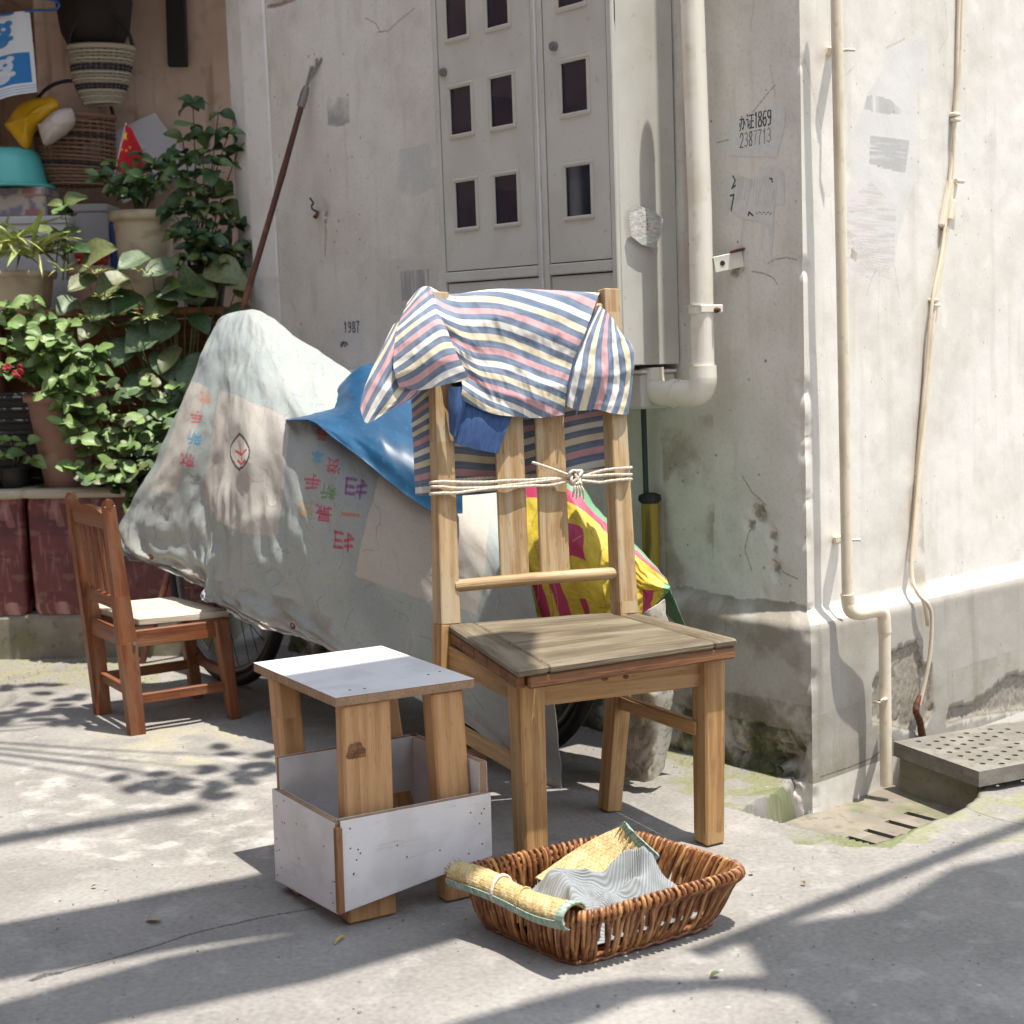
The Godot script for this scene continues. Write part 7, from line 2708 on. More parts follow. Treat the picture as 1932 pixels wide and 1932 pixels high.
func leaf_mat(a: Color, b: Color, vein: Color, sd: int) -> StandardMaterial3D:
	var w := 96
	var h := 192
	var im := blend(w, h, a, [[nz(w, h, 0.04, sd), 0.4, 0.8, b, 0.8], [nz(w, h, 0.15, sd + 1), 0.65, 0.85, vein, 0.3]])
	var cv := Cv.new()
	cv.im = im
	cv.line([Vector2(w / 2, 2), Vector2(w / 2, h - 2)], 3.0, vein, 0.7)
	for k in 7:
		var y := 20 + k * 22
		for s in [-1, 1]:
			cv.line([Vector2(w / 2, y), Vector2(w / 2 + s * 24, y + 14), Vector2(w / 2 + s * 44, y + 34)], 1.6, vein, 0.45)
	var m := mat(Color.WHITE, 0.5, tex(im))
	m.backlight_enabled = true
	m.backlight = Color(0.16, 0.22, 0.06)
	return m


var leaf_kinds := {}


func put_leaf(o: Node3D, kind: String, p: Vector3, dir: Vector3, up: Vector3, size: float) -> void:
	var L: Dictionary = leaf_kinds[kind]
	var y := dir.normalized()
	var z := (up - y * up.dot(y)).normalized()
	if z.length() < 0.1:
		z = y.cross(Vector3.RIGHT).normalized()
	var n := MeshInstance3D.new()
	n.name = "leaf"
	n.mesh = L.mesh[rng.randi() % L.mesh.size()]
	n.material_override = L.mat[rng.randi() % L.mat.size()]
	n.transform = Transform3D(Basis(y.cross(z), y, z).scaled(Vector3.ONE * size), p - o.position)
	o.add_child(n, true)


func stem(o: Node3D, a: Vector3, b: Vector3, r: float, m: Material, sag := 0.0) -> Array:
	var c := a.lerp(b, 0.45) + Vector3(rng.randf_range(-0.012, 0.012), 0.03 + sag, rng.randf_range(-0.012, 0.012))
	var pts := smooth([a, c, b], 8)
	var mb := MB.new()
	var l := []
	var rad := []
	for k in pts.size():
		l.append(pts[k] - o.position)
		rad.append(lerpf(r, r * 0.5, k / 8.0))
	mb.tube(l, rad, 5)
	part("stem", mb.done(), m, o)
	return pts


# stems from base to each tip; pairs of leaves on the upper part, a rosette at the tip
func bush(called: String, label: String, base: Vector3, tips: Array, kind: String, size: float, sm: Material, pairs := 3, rosette := 6, group := "") -> Node3D:
	var o := thing(called, label, "plant", base, group)
	for t in tips:
		var tip := zp(t[0], t[1], t[2])
		var pts := stem(o, base + Vector3(rng.randf_range(-0.03, 0.03), 0, rng.randf_range(-0.03, 0.03)), tip, 0.0035, sm)
		var a0 := rng.randf() * TAU
		for k in pairs:
			var f := 1.0 - (k + 1) * 0.16
			var p: Vector3 = spline(pts, f)
			for s in 2:
				var an := a0 + k * 1.57 + s * PI + rng.randf_range(-0.3, 0.3)
				var d := Vector3(cos(an), rng.randf_range(-0.5, 0.25), sin(an))
				put_leaf(o, kind, p, d, Vector3(rng.randf_range(-0.3, 0.3), 0.7, 0.8), size * rng.randf_range(0.55, 1.35))
		for k in rosette:
			var an := a0 + TAU * k / rosette + rng.randf_range(-0.2, 0.2)
			var d := Vector3(cos(an), rng.randf_range(0.0, 0.7) if k % 2 else rng.randf_range(-0.4, 0.2), sin(an))
			put_leaf(o, kind, tip, d, Vector3(rng.randf_range(-0.3, 0.3), 0.7, 0.75), size * rng.randf_range(0.45, 1.15))
	return o


func straps(called: String, label: String, base: Vector3, count: int, lg: float, kind: String, group := "", upward := 0.9) -> void:
	var o := thing(called, label, "plant", base, group)
	for k in count:
		var an := TAU * k / count + rng.randf_range(-0.25, 0.25)
		var d := Vector3(cos(an) * 0.8, rng.randf_range(0.3, upward + 0.4), sin(an) * 0.8)
		put_leaf(o, kind, base + Vector3(cos(an), 0, sin(an)) * 0.004, d, Vector3.UP + Vector3(-cos(an), 0, -sin(an)) * 0.4, lg * rng.randf_range(0.6, 1.15))


func trough(mb: MB, x0: float, x1: float, z0: float, z1: float, prof: Array, rad: float) -> void:   # rounded box lofted through prof: [inset, height]
	var rows := []
	for q in prof:
		var pts := []
		for c in 4:
			var cx: float = (x1 - rad - q[0] if c == 0 or c == 3 else x0 + rad + q[0])
			var cz: float = (z1 - rad - q[0] if c < 2 else z0 + rad + q[0])
			for k in 5:
				var a := PI / 2 * c + PI / 8 * k
				pts.append(Vector3(cx + cos(a) * rad, q[1], cz + sin(a) * rad))
		pts.append(pts[0])
		rows.append(pts)
	mb.sheet(rows, func(r: int, k: int) -> Vector2: return Vector2(rows[r][k].x + rows[r][k].z, -rows[r][k].y), 0.0)


func build_planters() -> void:
	var kerb := thing("planter_kerb", "low mossy concrete kerb carrying the maroon planters", "kerb")
	var mb := MB.new()
	var kx := zp(418, 1240, -4.76).x
	var q := []
	for k in 8:
		q.append(Vector3(-3.4 if k & 1 == 0 else kx, -0.02 if (k >> 1) & 1 == 0 else 0.148, -5.35 if (k >> 2) & 1 == 0 else -4.755))
	mb.hexa(q, 0.012)
	part("block", mb.done(), mats.moss_concrete, kerb)
	# two glazed maroon tubs with pale rims
	var W := 512
	var gi := blend(W, W, rgb(98, 42, 44), [[nz(W, W, 0.008, 701, 5), 0.4, 0.75, rgb(76, 30, 36), 0.9], [nz(W, W, 0.02, 702, 5), 0.6, 0.8, rgb(124, 92, 80), 0.6], [stretched(W, W, 1, 12, 0.08, 703), 0.62, 0.85, rgb(146, 110, 104), 0.5]])
	var cv := Cv.new()
	cv.im = gi
	var r3 := RandomNumberGenerator.new()
	r3.seed = 13
	for k in 46:
		var x := r3.randf_range(0, W)
		var ln := r3.randf_range(60, 260)
		cv.line([Vector2(x, 40), Vector2(x + r3.randf_range(-5, 5), 40 + ln * 0.6), Vector2(x + r3.randf_range(-14, 14), 40 + ln)], r3.randf_range(3, 14), rgb(168, 128, 122), 0.45, 0.1)
	var glaze := mat(Color.WHITE, 0.34, tex(gi))
	glaze.uv1_scale = Vector3(1.0, 1.9, 1)
	glaze.uv1_offset = Vector3(0, 0.15, 0)
	var rim := mat(rgb(170, 160, 142), 0.35)
	var soil := mat(rgb(44, 36, 30), 0.95)
	var xs := [[-2.75, zp(44, 1000, -4.74).x, "maroon glazed planter tub with the black ribbed crate on it"], [zp(50, 1000, -4.74).x, zp(405, 1000, -4.74).x, "maroon glazed planter tub behind the child's chair"]]
	for s in xs:
		var tb := thing("glazed_tub", s[2], "planter", Vector3(s[0], 0.148, -4.9), "maroon glazed tubs")
		mb = MB.new()
		var w: float = s[1] - s[0]
		trough(mb, 0, w, -0.24, 0.15, [[0.012, 0.0], [0.006, 0.02], [0.002, 0.15], [0.0, 0.36], [0.004, 0.395]], 0.016)
		part("body", mb.done(), glaze, tb)
		mb = MB.new()
		trough(mb, 0, w, -0.24, 0.15, [[0.004, 0.385], [-0.016, 0.39], [-0.02, 0.405], [-0.012, 0.418], [0.01, 0.42], [0.02, 0.41], [0.024, 0.38]], 0.03)
		part("rim", mb.done(), rim, tb)
		mb = MB.new()
		var g := []
		for r in 14:
			var row := []
			for k in 40:
				row.append(Vector3(0.03 + (w - 0.06) * k / 39.0, 0.395 + 0.006 * sin(k * 1.7 + r * 2.3), -0.21 + 0.33 * r / 13.0))
			g.append(row)
		mb.sheet(g, func(r: int, k: int) -> Vector2: return Vector2(k, r) * 0.02, 0.0, Vector3.UP)
		part("soil", mb.done(), soil, tb)
	var ty := 0.565
	# pots
	var terra := mat(Color.WHITE, 0.85, tex(blend(256, 256, rgb(138, 106, 92), [[nz(256, 256, 0.01, 711, 5), 0.4, 0.75, rgb(116, 86, 76), 0.9], [nz(256, 256, 0.04, 712), 0.6, 0.8, rgb(158, 136, 120), 0.5]])))
	var cream := mat(Color.WHITE, 0.7, tex(blend(256, 256, rgb(178, 164, 140), [[nz(256, 256, 0.012, 713), 0.4, 0.75, rgb(160, 146, 122), 0.9], [nz(256, 256, 0.05, 714), 0.62, 0.8, rgb(130, 114, 92), 0.4]])))
	var pot := func(label: String, c: Vector3, r0: float, r1: float, h: float, m: Material, sides := 28) -> void:
		var o := thing("flower_pot", label, "flower pot", c, "flower pots")
		var b := MB.new()
		b.lathe([Vector2(0.0, 0.0), Vector2(r0, 0.0), Vector2(r0, 0.0), Vector2(lerpf(r0, r1, 0.5) + 0.002, h * 0.5), Vector2(r1, h * 0.9), Vector2(r1, h * 0.9), Vector2(r1 + 0.012, h * 0.905), Vector2(r1 + 0.014, h * 0.96), Vector2(r1 + 0.010, h), Vector2(r1 - 0.004, h), Vector2(r1 - 0.008, h * 0.93)], Transform3D(), sides)
		part("body", b.done(), m, o)
		b = MB.new()
		b.lathe([Vector2(0.0, h * 0.935), Vector2(r1 * 0.5, h * 0.94), Vector2(r1 - 0.006, h * 0.93)], Transform3D(), 16)
		part("soil", b.done(), soil, o)
	var tp := zp(126, 905, -4.86)
	pot.call("tall tapered terracotta pot standing on the maroon tub", Vector3(tp.x, ty, -4.86), 0.07, 0.112, 0.31, terra)
	var shelf_y := 1.15
	var cpx := zp(272, 450, -5.1).x
	pot.call("cream coloured pot on the plant shelf before the flag", Vector3(cpx, shelf_y, -5.1), 0.075, 0.10, 0.33, cream)
	pot.call("small dark pot under the bushy plant by the house jamb", Vector3(zp(385, 520, -5.05).x, shelf_y, -5.05), 0.06, 0.08, 0.14, mat(rgb(60, 48, 42), 0.8))
	pot.call("small seedling pot on the maroon tub beside the crate", Vector3(zp(28, 880, -4.83).x, ty, -4.83), 0.04, 0.05, 0.07, mats.black)
	# black ribbed crate
	var cr := thing("ribbed_crate", "black ribbed plastic crate on the maroon tub", "crate")
	var c0 := zp(-150, 800, -4.92)
	var c1 := zp(76, 800, -4.92)
	mb = MB.new()
	mb.box(Transform3D(Basis(), Vector3((c0.x + c1.x) / 2, ty + 0.155, -5.0)), Vector3(c1.x - c0.x - 0.012, 0.31, 0.17), 0.006)
	part("body", mb.done(), mats.black, cr)
	for k in 8:
		mb = MB.new()
		mb.box(Transform3D(Basis(), Vector3((c0.x + c1.x) / 2, ty + 0.02 + k * 0.039, -4.995)), Vector3(c1.x - c0.x, 0.014, 0.19), 0.004)
		part("rib", mb.done(), mats.black, cr)
	# shelf that carries the upper pots
	var sf := thing("plant_shelf", "rough plank shelf on posts behind the planters", "shelf")
	var sx1: float = zp(440, 540, -5.1).x
	for k in 3:
		mb = MB.new()
		mb.uo = Vector2(k * 0.3, 0.1 * k)
		mb.box(Transform3D(Basis(), Vector3((-2.9 + sx1) / 2, shelf_y - 0.013, -5.02 - k * 0.155)), Vector3(sx1 + 2.9, 0.026, 0.15), 0.004, 0)
		part("plank", mb.done(), mats.offcut, sf)
	for x in [-2.6, -1.85, sx1 - 0.06]:
		for z in [-5.12, -5.33]:
			mb = MB.new()
			mb.bar(Vector3(x, 0.146, z), Vector3(x, shelf_y - 0.027, z), 0.04, 0.04, Vector3.RIGHT, 0.003)
			part("post", mb.done(), mats.offcut, sf)
	mb = MB.new()                                             # boarding behind the shelf posts
	mb.box(Transform3D(Basis(), Vector3((-2.9 + sx1) / 2, 0.64, -5.38)), Vector3(sx1 + 2.9, 0.96, 0.02), 0.002, 0)
	part("back_board", mb.done(), mats.offcut, sf)
	# trough of spider plants
	var tr := thing("cream_trough", "cream plastic trough holding the spider plant", "planter", Vector3(-2.35, shelf_y, -5.02))
	mb = MB.new()
	trough(mb, 0, zp(80, 505, -4.95).x + 2.35, -0.08, 0.09, [[0.02, 0.0], [0.012, 0.02], [0.002, 0.11], [-0.008, 0.112], [-0.01, 0.13], [0.004, 0.132], [0.01, 0.11]], 0.03)
	part("body", mb.done(), cream, tr)
	mb = MB.new()
	mb.box(Transform3D(Basis(), Vector3((zp(80, 505, -4.95).x + 2.35) / 2, 0.1, 0.005)), Vector3(zp(80, 505, -4.95).x + 2.3, 0.02, 0.15), 0.004)
	part("soil", mb.done(), soil, tr)
	# leaf kinds
	var bright := [leaf_mat(rgb(106, 134, 74), rgb(126, 150, 90), rgb(152, 172, 116), 731), leaf_mat(rgb(84, 114, 62), rgb(106, 134, 80), rgb(136, 156, 106), 733), leaf_mat(rgb(124, 146, 88), rgb(104, 132, 74), rgb(158, 174, 122), 735), leaf_mat(rgb(94, 120, 66), rgb(112, 132, 76), rgb(144, 156, 104), 736)]
	var deep := [leaf_mat(rgb(44, 70, 42), rgb(60, 88, 52), rgb(90, 114, 76), 737), leaf_mat(rgb(54, 82, 44), rgb(42, 66, 38), rgb(94, 114, 72), 739), leaf_mat(rgb(84, 98, 44), rgb(60, 82, 40), rgb(112, 118, 66), 738)]
	var grey_g := [leaf_mat(rgb(84, 104, 74), rgb(70, 90, 64), rgb(116, 132, 100), 741), leaf_mat(rgb(70, 92, 62), rgb(90, 108, 76), rgb(112, 126, 90), 743), leaf_mat(rgb(106, 112, 74), rgb(80, 94, 60), rgb(136, 132, 88), 745)]
	var strap := [leaf_mat(rgb(122, 140, 70), rgb(168, 174, 108), rgb(200, 198, 146), 747), leaf_mat(rgb(146, 156, 90), rgb(186, 182, 116), rgb(206, 200, 150), 749)]
	var oval := []
	for k in 4:
		oval.append(leaf_mesh(1.0, 0.48 + 0.08 * k, 0.1 + 0.22 * k, 0.1 + 0.1 * k))
	var round_ := []
	for k in 4:
		round_.append(leaf_mesh(1.0, 0.66 + 0.06 * k, 0.05 + 0.1 * k, -0.12))
	var wide := []
	for k in 4:
		wide.append(leaf_mesh(1.0, 0.56 + 0.08 * k, 0.15 + 0.15 * k, 0.22, 1.0))
	var long := []
	for k in 4:
		long.append(leaf_mesh(1.0, 0.075, 0.35 + 0.3 * k, 0.5, 1.0))
	leaf_kinds = {"bright": {"mesh": oval, "mat": bright}, "jade": {"mesh": round_, "mat": bright + grey_g}, "deep": {"mesh": oval, "mat": deep}, "mint": {"mesh": oval, "mat": deep + [bright[1]]}, "big": {"mesh": wide, "mat": grey_g}, "bigdark": {"mesh": wide, "mat": deep}, "strap": {"mesh": long, "mat": strap}}
	var sm := mat(rgb(96, 108, 64), 0.7)
	var sb := mat(rgb(92, 74, 54), 0.8)
	bush("basil_bush", "bright sunlit leafy bush spilling from the terracotta pot", Vector3(tp.x, ty + 0.29, -4.86), [[22, 578, -4.78], [62, 566, -4.76], [90, 600, -4.72], [48, 618, -4.7], [20, 648, -4.72], [102, 640, -4.68], [78, 672, -4.66], [130, 668, -4.7], [150, 700, -4.68], [112, 716, -4.64], [160, 740, -4.68], [-10, 600, -4.76], [28, 700, -4.7], [175, 700, -4.74], [140, 760, -4.68], [120, 800, -4.64], [95, 745, -4.64], [150, 830, -4.64], [70, 640, -4.66], [10, 690, -4.68], [180, 660, -4.74], [130, 610, -4.74]], "bright", 0.072, sm, 4, 7)
	bush("jade_bush", "round-leaved succulent bush hanging over the maroon tub's rim", Vector3(zp(240, 900, -4.83).x, ty, -4.83), [[198, 728, -4.78], [240, 738, -4.76], [282, 716, -4.78], [312, 750, -4.8], [226, 790, -4.7], [272, 788, -4.7], [305, 805, -4.72], [190, 822, -4.68], [240, 838, -4.66], [286, 846, -4.68], [214, 872, -4.66], [180, 770, -4.72], [258, 880, -4.64], [150, 790, -4.74], [320, 780, -4.78], [166, 850, -4.68], [300, 880, -4.66], [136, 880, -4.64], [200, 900, -4.62], [240, 900, -4.62], [330, 730, -4.8], [160, 900, -4.62]], "jade", 0.056, sm, 3, 8)
	bush("trailing_foliage", "dark green foliage trailing down beside the tarpaulin", Vector3(zp(280, 900, -4.85).x, ty, -4.82), [[225, 915, -4.66], [262, 930, -4.64], [292, 912, -4.66], [310, 890, -4.7], [248, 950, -4.64], [330, 860, -4.74]], "deep", 0.062, sm, 4, 6)
	bush("mint_plant", "light green mint-like plant growing in the cream pot", Vector3(cpx, shelf_y + 0.31, -5.1), [[186, 332, -5.04], [212, 308, -5.06], [236, 330, -5.0], [262, 290, -5.08], [290, 310, -5.04], [322, 296, -5.08], [338, 330, -5.04], [268, 338, -4.98], [300, 345, -4.98], [214, 356, -5.0], [242, 362, -4.98]], "mint", 0.062, sm, 3, 6)
	bush("tall_herb", "tall loose-leaved herb standing against the back wall by the jamb", Vector3(zp(372, 500, -5.05).x, shelf_y + 0.13, -5.05), [[364, 196, -5.05], [412, 214, -5.05], [432, 250, -5.02], [344, 262, -5.04], [384, 250, -5.0], [450, 282, -5.06], [408, 300, -5.0], [352, 300, -5.02]], "mint", 0.088, sb, 3, 5)
	bush("bushy_shrub", "dense dark bushy shrub overhanging the shelf end", Vector3(zp(390, 520, -5.05).x, shelf_y + 0.13, -5.05), [[318, 392, -5.0], [352, 380, -4.98], [388, 392, -4.96], [424, 398, -5.0], [452, 420, -5.02], [470, 460, -5.0], [440, 470, -4.96], [400, 450, -4.92], [362, 440, -4.92], [330, 440, -4.94], [378, 486, -4.9], [420, 496, -4.92], [456, 500, -4.96], [342, 486, -4.92]], "deep", 0.058, sb, 4, 7)
	bush("leaf_whorl", "single upright stem with a whorl of broad leaves by the grey box", Vector3(zp(118, 530, -4.98).x, shelf_y + 0.1, -4.98), [[120, 388, -4.95], [116, 440, -4.95], [136, 470, -4.93]], "mint", 0.09, sm, 1, 4)
	bush("tub_seedling", "small seedling sprouting beside the black crate", Vector3(zp(28, 880, -4.83).x, ty + 0.06, -4.83), [[20, 826, -4.78], [52, 836, -4.76], [8, 858, -4.76], [62, 868, -4.76]], "bright", 0.055, sm, 1, 3)
	straps("spider_plant", "striped spider plant fountaining from the cream trough", zp(58, 486, -4.95), 40, 0.24, "strap")
	straps("spider_plant", "second spider plant at the frame's edge of the cream trough", zp(2, 480, -4.95), 26, 0.24, "strap")
	for s in [[182, 516, "spider plantlet dangling before the stack of saucers"], [284, 604, "largest spider plantlet, hanging among the broad grey-green leaves"], [172, 604, "spider plantlet hanging behind the terracotta pot's bush"], [275, 516, "spider plantlet in front of the cream pot's foot"], [196, 566, "spider plantlet between the saucers and the largest plantlet"], [120, 512, "spider plantlet beside the cream trough"]]:
		straps("spider_plantlet", s[2], zp(s[0], s[1], -4.80), 13, 0.068, "strap", "dangling spider plantlets", 0.7)
	# broad-leaved plant filling the gap under the shelf: each leaf from its stalk to its tip
	var bl := thing("broad_leaf_plant", "big broad-leaved plant with drooping grey-green leaves before the dark gap", "plant", Vector3(zp(345, 900, -5.0).x, ty, -5.0))
	for s in [[338, 496, 262, 518, 0.13], [244, 524, 168, 545, 0.13], [378, 552, 286, 556, 0.14], [376, 578, 340, 492, 0.15], [388, 504, 476, 520, 0.15], [364, 592, 402, 636, 0.11], [420, 588, 500, 596, 0.13], [232, 566, 164, 606, 0.13], [376, 664, 346, 742, 0.16], [336, 652, 300, 706, 0.12], [152, 506, 206, 444, 0.16], [176, 676, 208, 700, 0.07], [300, 690, 262, 730, 0.11], [190, 600, 150, 640, 0.12], [330, 600, 280, 640, 0.12], [300, 560, 330, 520, 0.12], [410, 640, 440, 690, 0.12], [250, 640, 214, 680, 0.12], [390, 700, 420, 760, 0.13], [226, 610, 260, 584, 0.1], [140, 560, 108, 590, 0.1], [448, 540, 480, 570, 0.1], [350, 530, 420, 560, 0.14], [300, 620, 240, 650, 0.14], [270, 560, 210, 572, 0.13], [355, 700, 320, 770, 0.15], [280, 480, 230, 500, 0.13], [412, 610, 450, 650, 0.12], [330, 560, 270, 590, 0.13], [200, 640, 240, 700, 0.12], [420, 520, 470, 545, 0.13], [180, 520, 130, 545, 0.12], [300, 660, 330, 720, 0.13], [250, 700, 290, 760, 0.12], [170, 560, 200, 620, 0.11]]:
		var a := zp(s[0], s[1], -4.92)
		var b := zp(s[2], s[3], -4.82)
		stem(bl, bl.position + Vector3(rng.randf_range(-0.05, 0.05), 0, 0), a, 0.004, sm, 0.02)
		put_leaf(bl, "big" if rng.randf() < 0.75 else "bigdark", a, b - a, Vector3(rng.randf_range(-0.3, 0.3), 0.7, 0.8), s[4] * 1.15)
	# a few dark red flowers in the sunlit bush
	var fl := thing("red_blossom", "small dark red blossoms among the sunlit bush's leaves", "flowers", zp(30, 705, -4.66))
	var red := mat(rgb(140, 20, 34), 0.6)
	for k in 9:
		mb = MB.new()
		var p := Vector3(rng.randf_range(-0.04, 0.04), rng.randf_range(-0.02, 0.025), rng.randf_range(-0.01, 0.01))
		mb.lathe([Vector2(0.002, -0.006), Vector2(0.008, 0.0), Vector2(0.011, 0.006), Vector2(0.007, 0.008), Vector2(0.0, 0.004)], Transform3D(Basis(Vector3.RIGHT, 0.7 + 0.2 * k), p), 8, 0.25)
		part("blossom", mb.done(), red, fl)


# ---------------------------------------------------------------- household things in the shade
func build_shelf_things() -> void:
	var sy := 1.15
	var box := func(called: String, label: String, cat: String, x0: float, x1: float, y0: float, y1: float, z: float, d: float, m: Material, lid: Material = null) -> void:
		var o := thing(called, label, cat)
		var mb := MB.new()
		mb.box(Transform3D(Basis(), Vector3((x0 + x1) / 2, (y0 + y1) / 2, z - d / 2)), Vector3(x1 - x0, y1 - y0, d), 0.006)
		part("body", mb.done(), m, o)
		mb = MB.new()
		mb.box(Transform3D(Basis(), Vector3((x0 + x1) / 2, y1 - 0.012, z - d / 2)), Vector3(x1 - x0 + 0.012, 0.03, d + 0.012), 0.005)
		part("lid", mb.done(), lid if lid else m, o)
	var white := mat(rgb(196, 196, 198), 0.7)
	var greyb := mat(rgb(150, 148, 150), 0.7)
	var tin := mat(Color.WHITE, 0.5, tex(blend(128, 128, rgb(178, 168, 158), [[nz(128, 128, 0.06, 801, 3), 0.55, 0.65, rgb(150, 90, 96), 0.8], [nz(128, 128, 0.08, 802, 3), 0.6, 0.7, rgb(96, 100, 130), 0.7]])))
	box.call("foam_box", "white foam box on the plant shelf under the patterned tin", "box", zp(-80, 450, -5.3).x, zp(136, 450, -5.3).x, sy, 1.485, -5.25, 0.2, white)
	box.call("patterned_tin", "patterned tin carrying the upturned turquoise basin", "tin", zp(-40, 380, -5.3).x, zp(90, 380, -5.3).x, 1.487, 1.588, -5.27, 0.17, tin)
	box.call("grey_bin", "grey plastic bin with dark contents beside the white foam box", "bin", zp(140, 430, -5.4).x, zp(214, 430, -5.4).x, sy, 1.53, -5.32, 0.16, greyb)
	box.call("red_tub", "small bright red lidded tub before the grey bin", "tub", zp(150, 465, -5.2).x, zp(200, 465, -5.2).x, 1.31, 1.36, -5.15, 0.08, mat(rgb(168, 24, 36), 0.4))
	box.call("cardboard_box", "pinkish cardboard box under the small red tub", "box", zp(140, 500, -5.2).x, zp(206, 500, -5.2).x, sy, 1.30, -5.13, 0.11, mat(rgb(176, 146, 130), 0.9))
	var bowl := thing("turquoise_basin", "turquoise plastic basin lying upside down on the patterned tin", "basin", Vector3(zp(22, 350, -5.36).x, 1.602, -5.36))
	var cy := mat(rgb(92, 186, 188), 0.35)
	var mb := MB.new()
	mb.lathe([Vector2(0.128, 0.0), Vector2(0.122, 0.03), Vector2(0.112, 0.09), Vector2(0.098, 0.122), Vector2(0.08, 0.132), Vector2(0.0, 0.134)], Transform3D(), 36)
	part("bowl", mb.done(), cy, bowl)
	mb = MB.new()
	mb.lathe([Vector2(0.126, 0.004), Vector2(0.152, 0.002), Vector2(0.154, -0.006), Vector2(0.148, -0.012), Vector2(0.126, -0.008)], Transform3D(), 36)
	part("rim", mb.done(), cy, bowl)
	# stacked saucers
	for k in 5:
		mb = MB.new()
		mb.lathe([Vector2(0.0, 0.002), Vector2(0.04, 0.0), Vector2(0.062, 0.010), Vector2(0.064, 0.012), Vector2(0.04, 0.004), Vector2(0.0, 0.006)], Transform3D(Basis(), Vector3(zp(240, 555, -5.22).x, sy + 0.002 + k * 0.014, -5.18)), 24)
		solo("saucer", mb.done(), [white, terra_mat()][k % 2], ["lowest", "second lowest", "middle", "second highest", "topmost"][k] + " saucer of the little stack on the plant shelf", "saucer", "stacked pot saucers")
	# blue drum
	mb = MB.new()
	mb.lathe([Vector2(0.0, 0.0), Vector2(0.075, 0.0), Vector2(0.08, 0.03), Vector2(0.08, 0.3), Vector2(0.06, 0.33), Vector2(0.0, 0.335)], Transform3D(Basis(), Vector3(zp(216, 470, -5.42).x + 0.02, sy, -5.42)), 20)
	solo("blue_canister", mb.done(), mat(rgb(34, 62, 118), 0.45), "dark blue plastic canister standing behind the cream pot", "canister")
	# pale square board standing on a corner
	mb = MB.new()
	var c := [zp(153, 278, -5.5), zp(291, 212, -5.5), zp(372, 318, -5.5), zp(234, 384, -5.5)]
	var q := []
	for k in 8:
		q.append(c[[0, 1, 3, 2][(k & 1) + 2 * ((k >> 1) & 1)]] + Vector3(0, 0, 0.008 if (k >> 2) & 1 else 0.0))
	mb.hexa(q, 0.002)
	solo("square_board", mb.done(), mat(rgb(196, 196, 204), 0.6), "pale grey square board leaning on one corner behind the flag", "board")
	# small red flag with yellow stars
	var fl := thing("red_flag", "small red flag with yellow stars stuck in the cream pot", "flag")
	var im := Image.create(192, 128, false, Image.FORMAT_RGB8)
	im.fill(rgb(196, 26, 44))
	var cv := Cv.new()
	cv.im = im
	for s in [[38, 36, 24.0], [76, 14, 7.0], [90, 30, 7.0], [90, 50, 7.0], [76, 66, 7.0]]:
		var pts := []
		for k in 10:
			var a := -PI / 2 + TAU * k / 10
			pts.append(Vector2(s[0], s[1]) + Vector2(cos(a), sin(a)) * (s[2] if k % 2 == 0 else s[2] * 0.4))
		cv.poly(pts, rgb(236, 204, 56))
	var g := []
	for r in 12:
		var row := []
		for k in 16:
			var f := k / 15.0
			var a := zp(237, 236, -5.2).lerp(zp(214, 322, -5.2), r / 11.0)
			var b := zp(246, 240, -5.2).lerp(zp(284, 322, -5.2), r / 11.0)
			row.append(a.lerp(b, f) + Vector3(0, -0.012 * sin(f * PI) * r / 11.0, 0.02 * sin(f * PI * 1.5 + 0.4) * (0.3 + r / 11.0)))
		g.append(row)
	mb = MB.new()
	mb.sheet(g, func(r: int, k: int) -> Vector2: return Vector2(r / 11.0 * 0.9, 0.1 + 0.8 * k / 15.0), 0.0008, Vector3.BACK)
	part("cloth", mb.done(), mat(Color.WHITE, 0.8, tex(im)), fl)
	mb = MB.new()
	mb.tube([zp(238, 232, -5.2), zp(206, 372, -5.16)], 0.0025, 6)
	part("stick", mb.done(), mats.laminate, fl)
	# hanging woven baskets
	woven("hanging_basket", "grey woven plastic basket with dark bands hung on the back wall", [[131, 92], [250, 92], [243, 150], [225, 196], [160, 200], [140, 150]], -5.36, rgb(172, 162, 144), [0.34, 0.66], 811)
	woven("brown_basket", "brown woven basket with dark bands below the grey one", [[62, 222], [214, 222], [216, 300], [206, 352], [92, 352], [70, 290]], -5.42, rgb(128, 98, 78), [0.25, 0.62], 821)
	# dark bundle above the grey basket
	var bd := MB.new()
	bd.lathe([Vector2(0.0, -0.1), Vector2(0.09, -0.08), Vector2(0.125, 0.0), Vector2(0.13, 0.1), Vector2(0.1, 0.2), Vector2(0.04, 0.26), Vector2(0.0, 0.27)], Transform3D(Basis(Vector3.RIGHT, Vector3.UP, Vector3.BACK * 0.6), zp(180, 60, -5.42)), 22, 0.09)
	solo("dark_bundle", bd.done(), mat(rgb(52, 44, 42), 0.9), "dark cloth bundle hanging above the grey woven basket", "bundle")
	# plastic bags
	bag("yellow_bag", "crumpled yellow plastic carrier bag hanging beside the towel", [[10, 236], [40, 196], [96, 182], [112, 205], [70, 240], [50, 282], [20, 250]], -5.3, rgb(206, 158, 30), 831)
	bag("clear_bag", "whitish plastic bag tied up beside the yellow bag", [[72, 236], [104, 210], [136, 205], [140, 232], [112, 262], [84, 274]], -5.28, rgb(188, 178, 172), 841)
	# iron strap on the back wall
	mb = MB.new()
	var p0 := zp(330, -70, -5.56)
	var p1 := zp(336, 126, -5.56)
	mb.bar(p0, p1, 0.072, 0.03, Vector3.RIGHT, 0.004)
	part("bar", mb.done(), mats.black, thing("iron_bar", "short black iron bar fixed upright on the back wall", "bar"))
	# towel on a blue hanger
	var tw := thing("printed_towel", "white hand towel with blue bear prints hanging in the doorway", "towel")
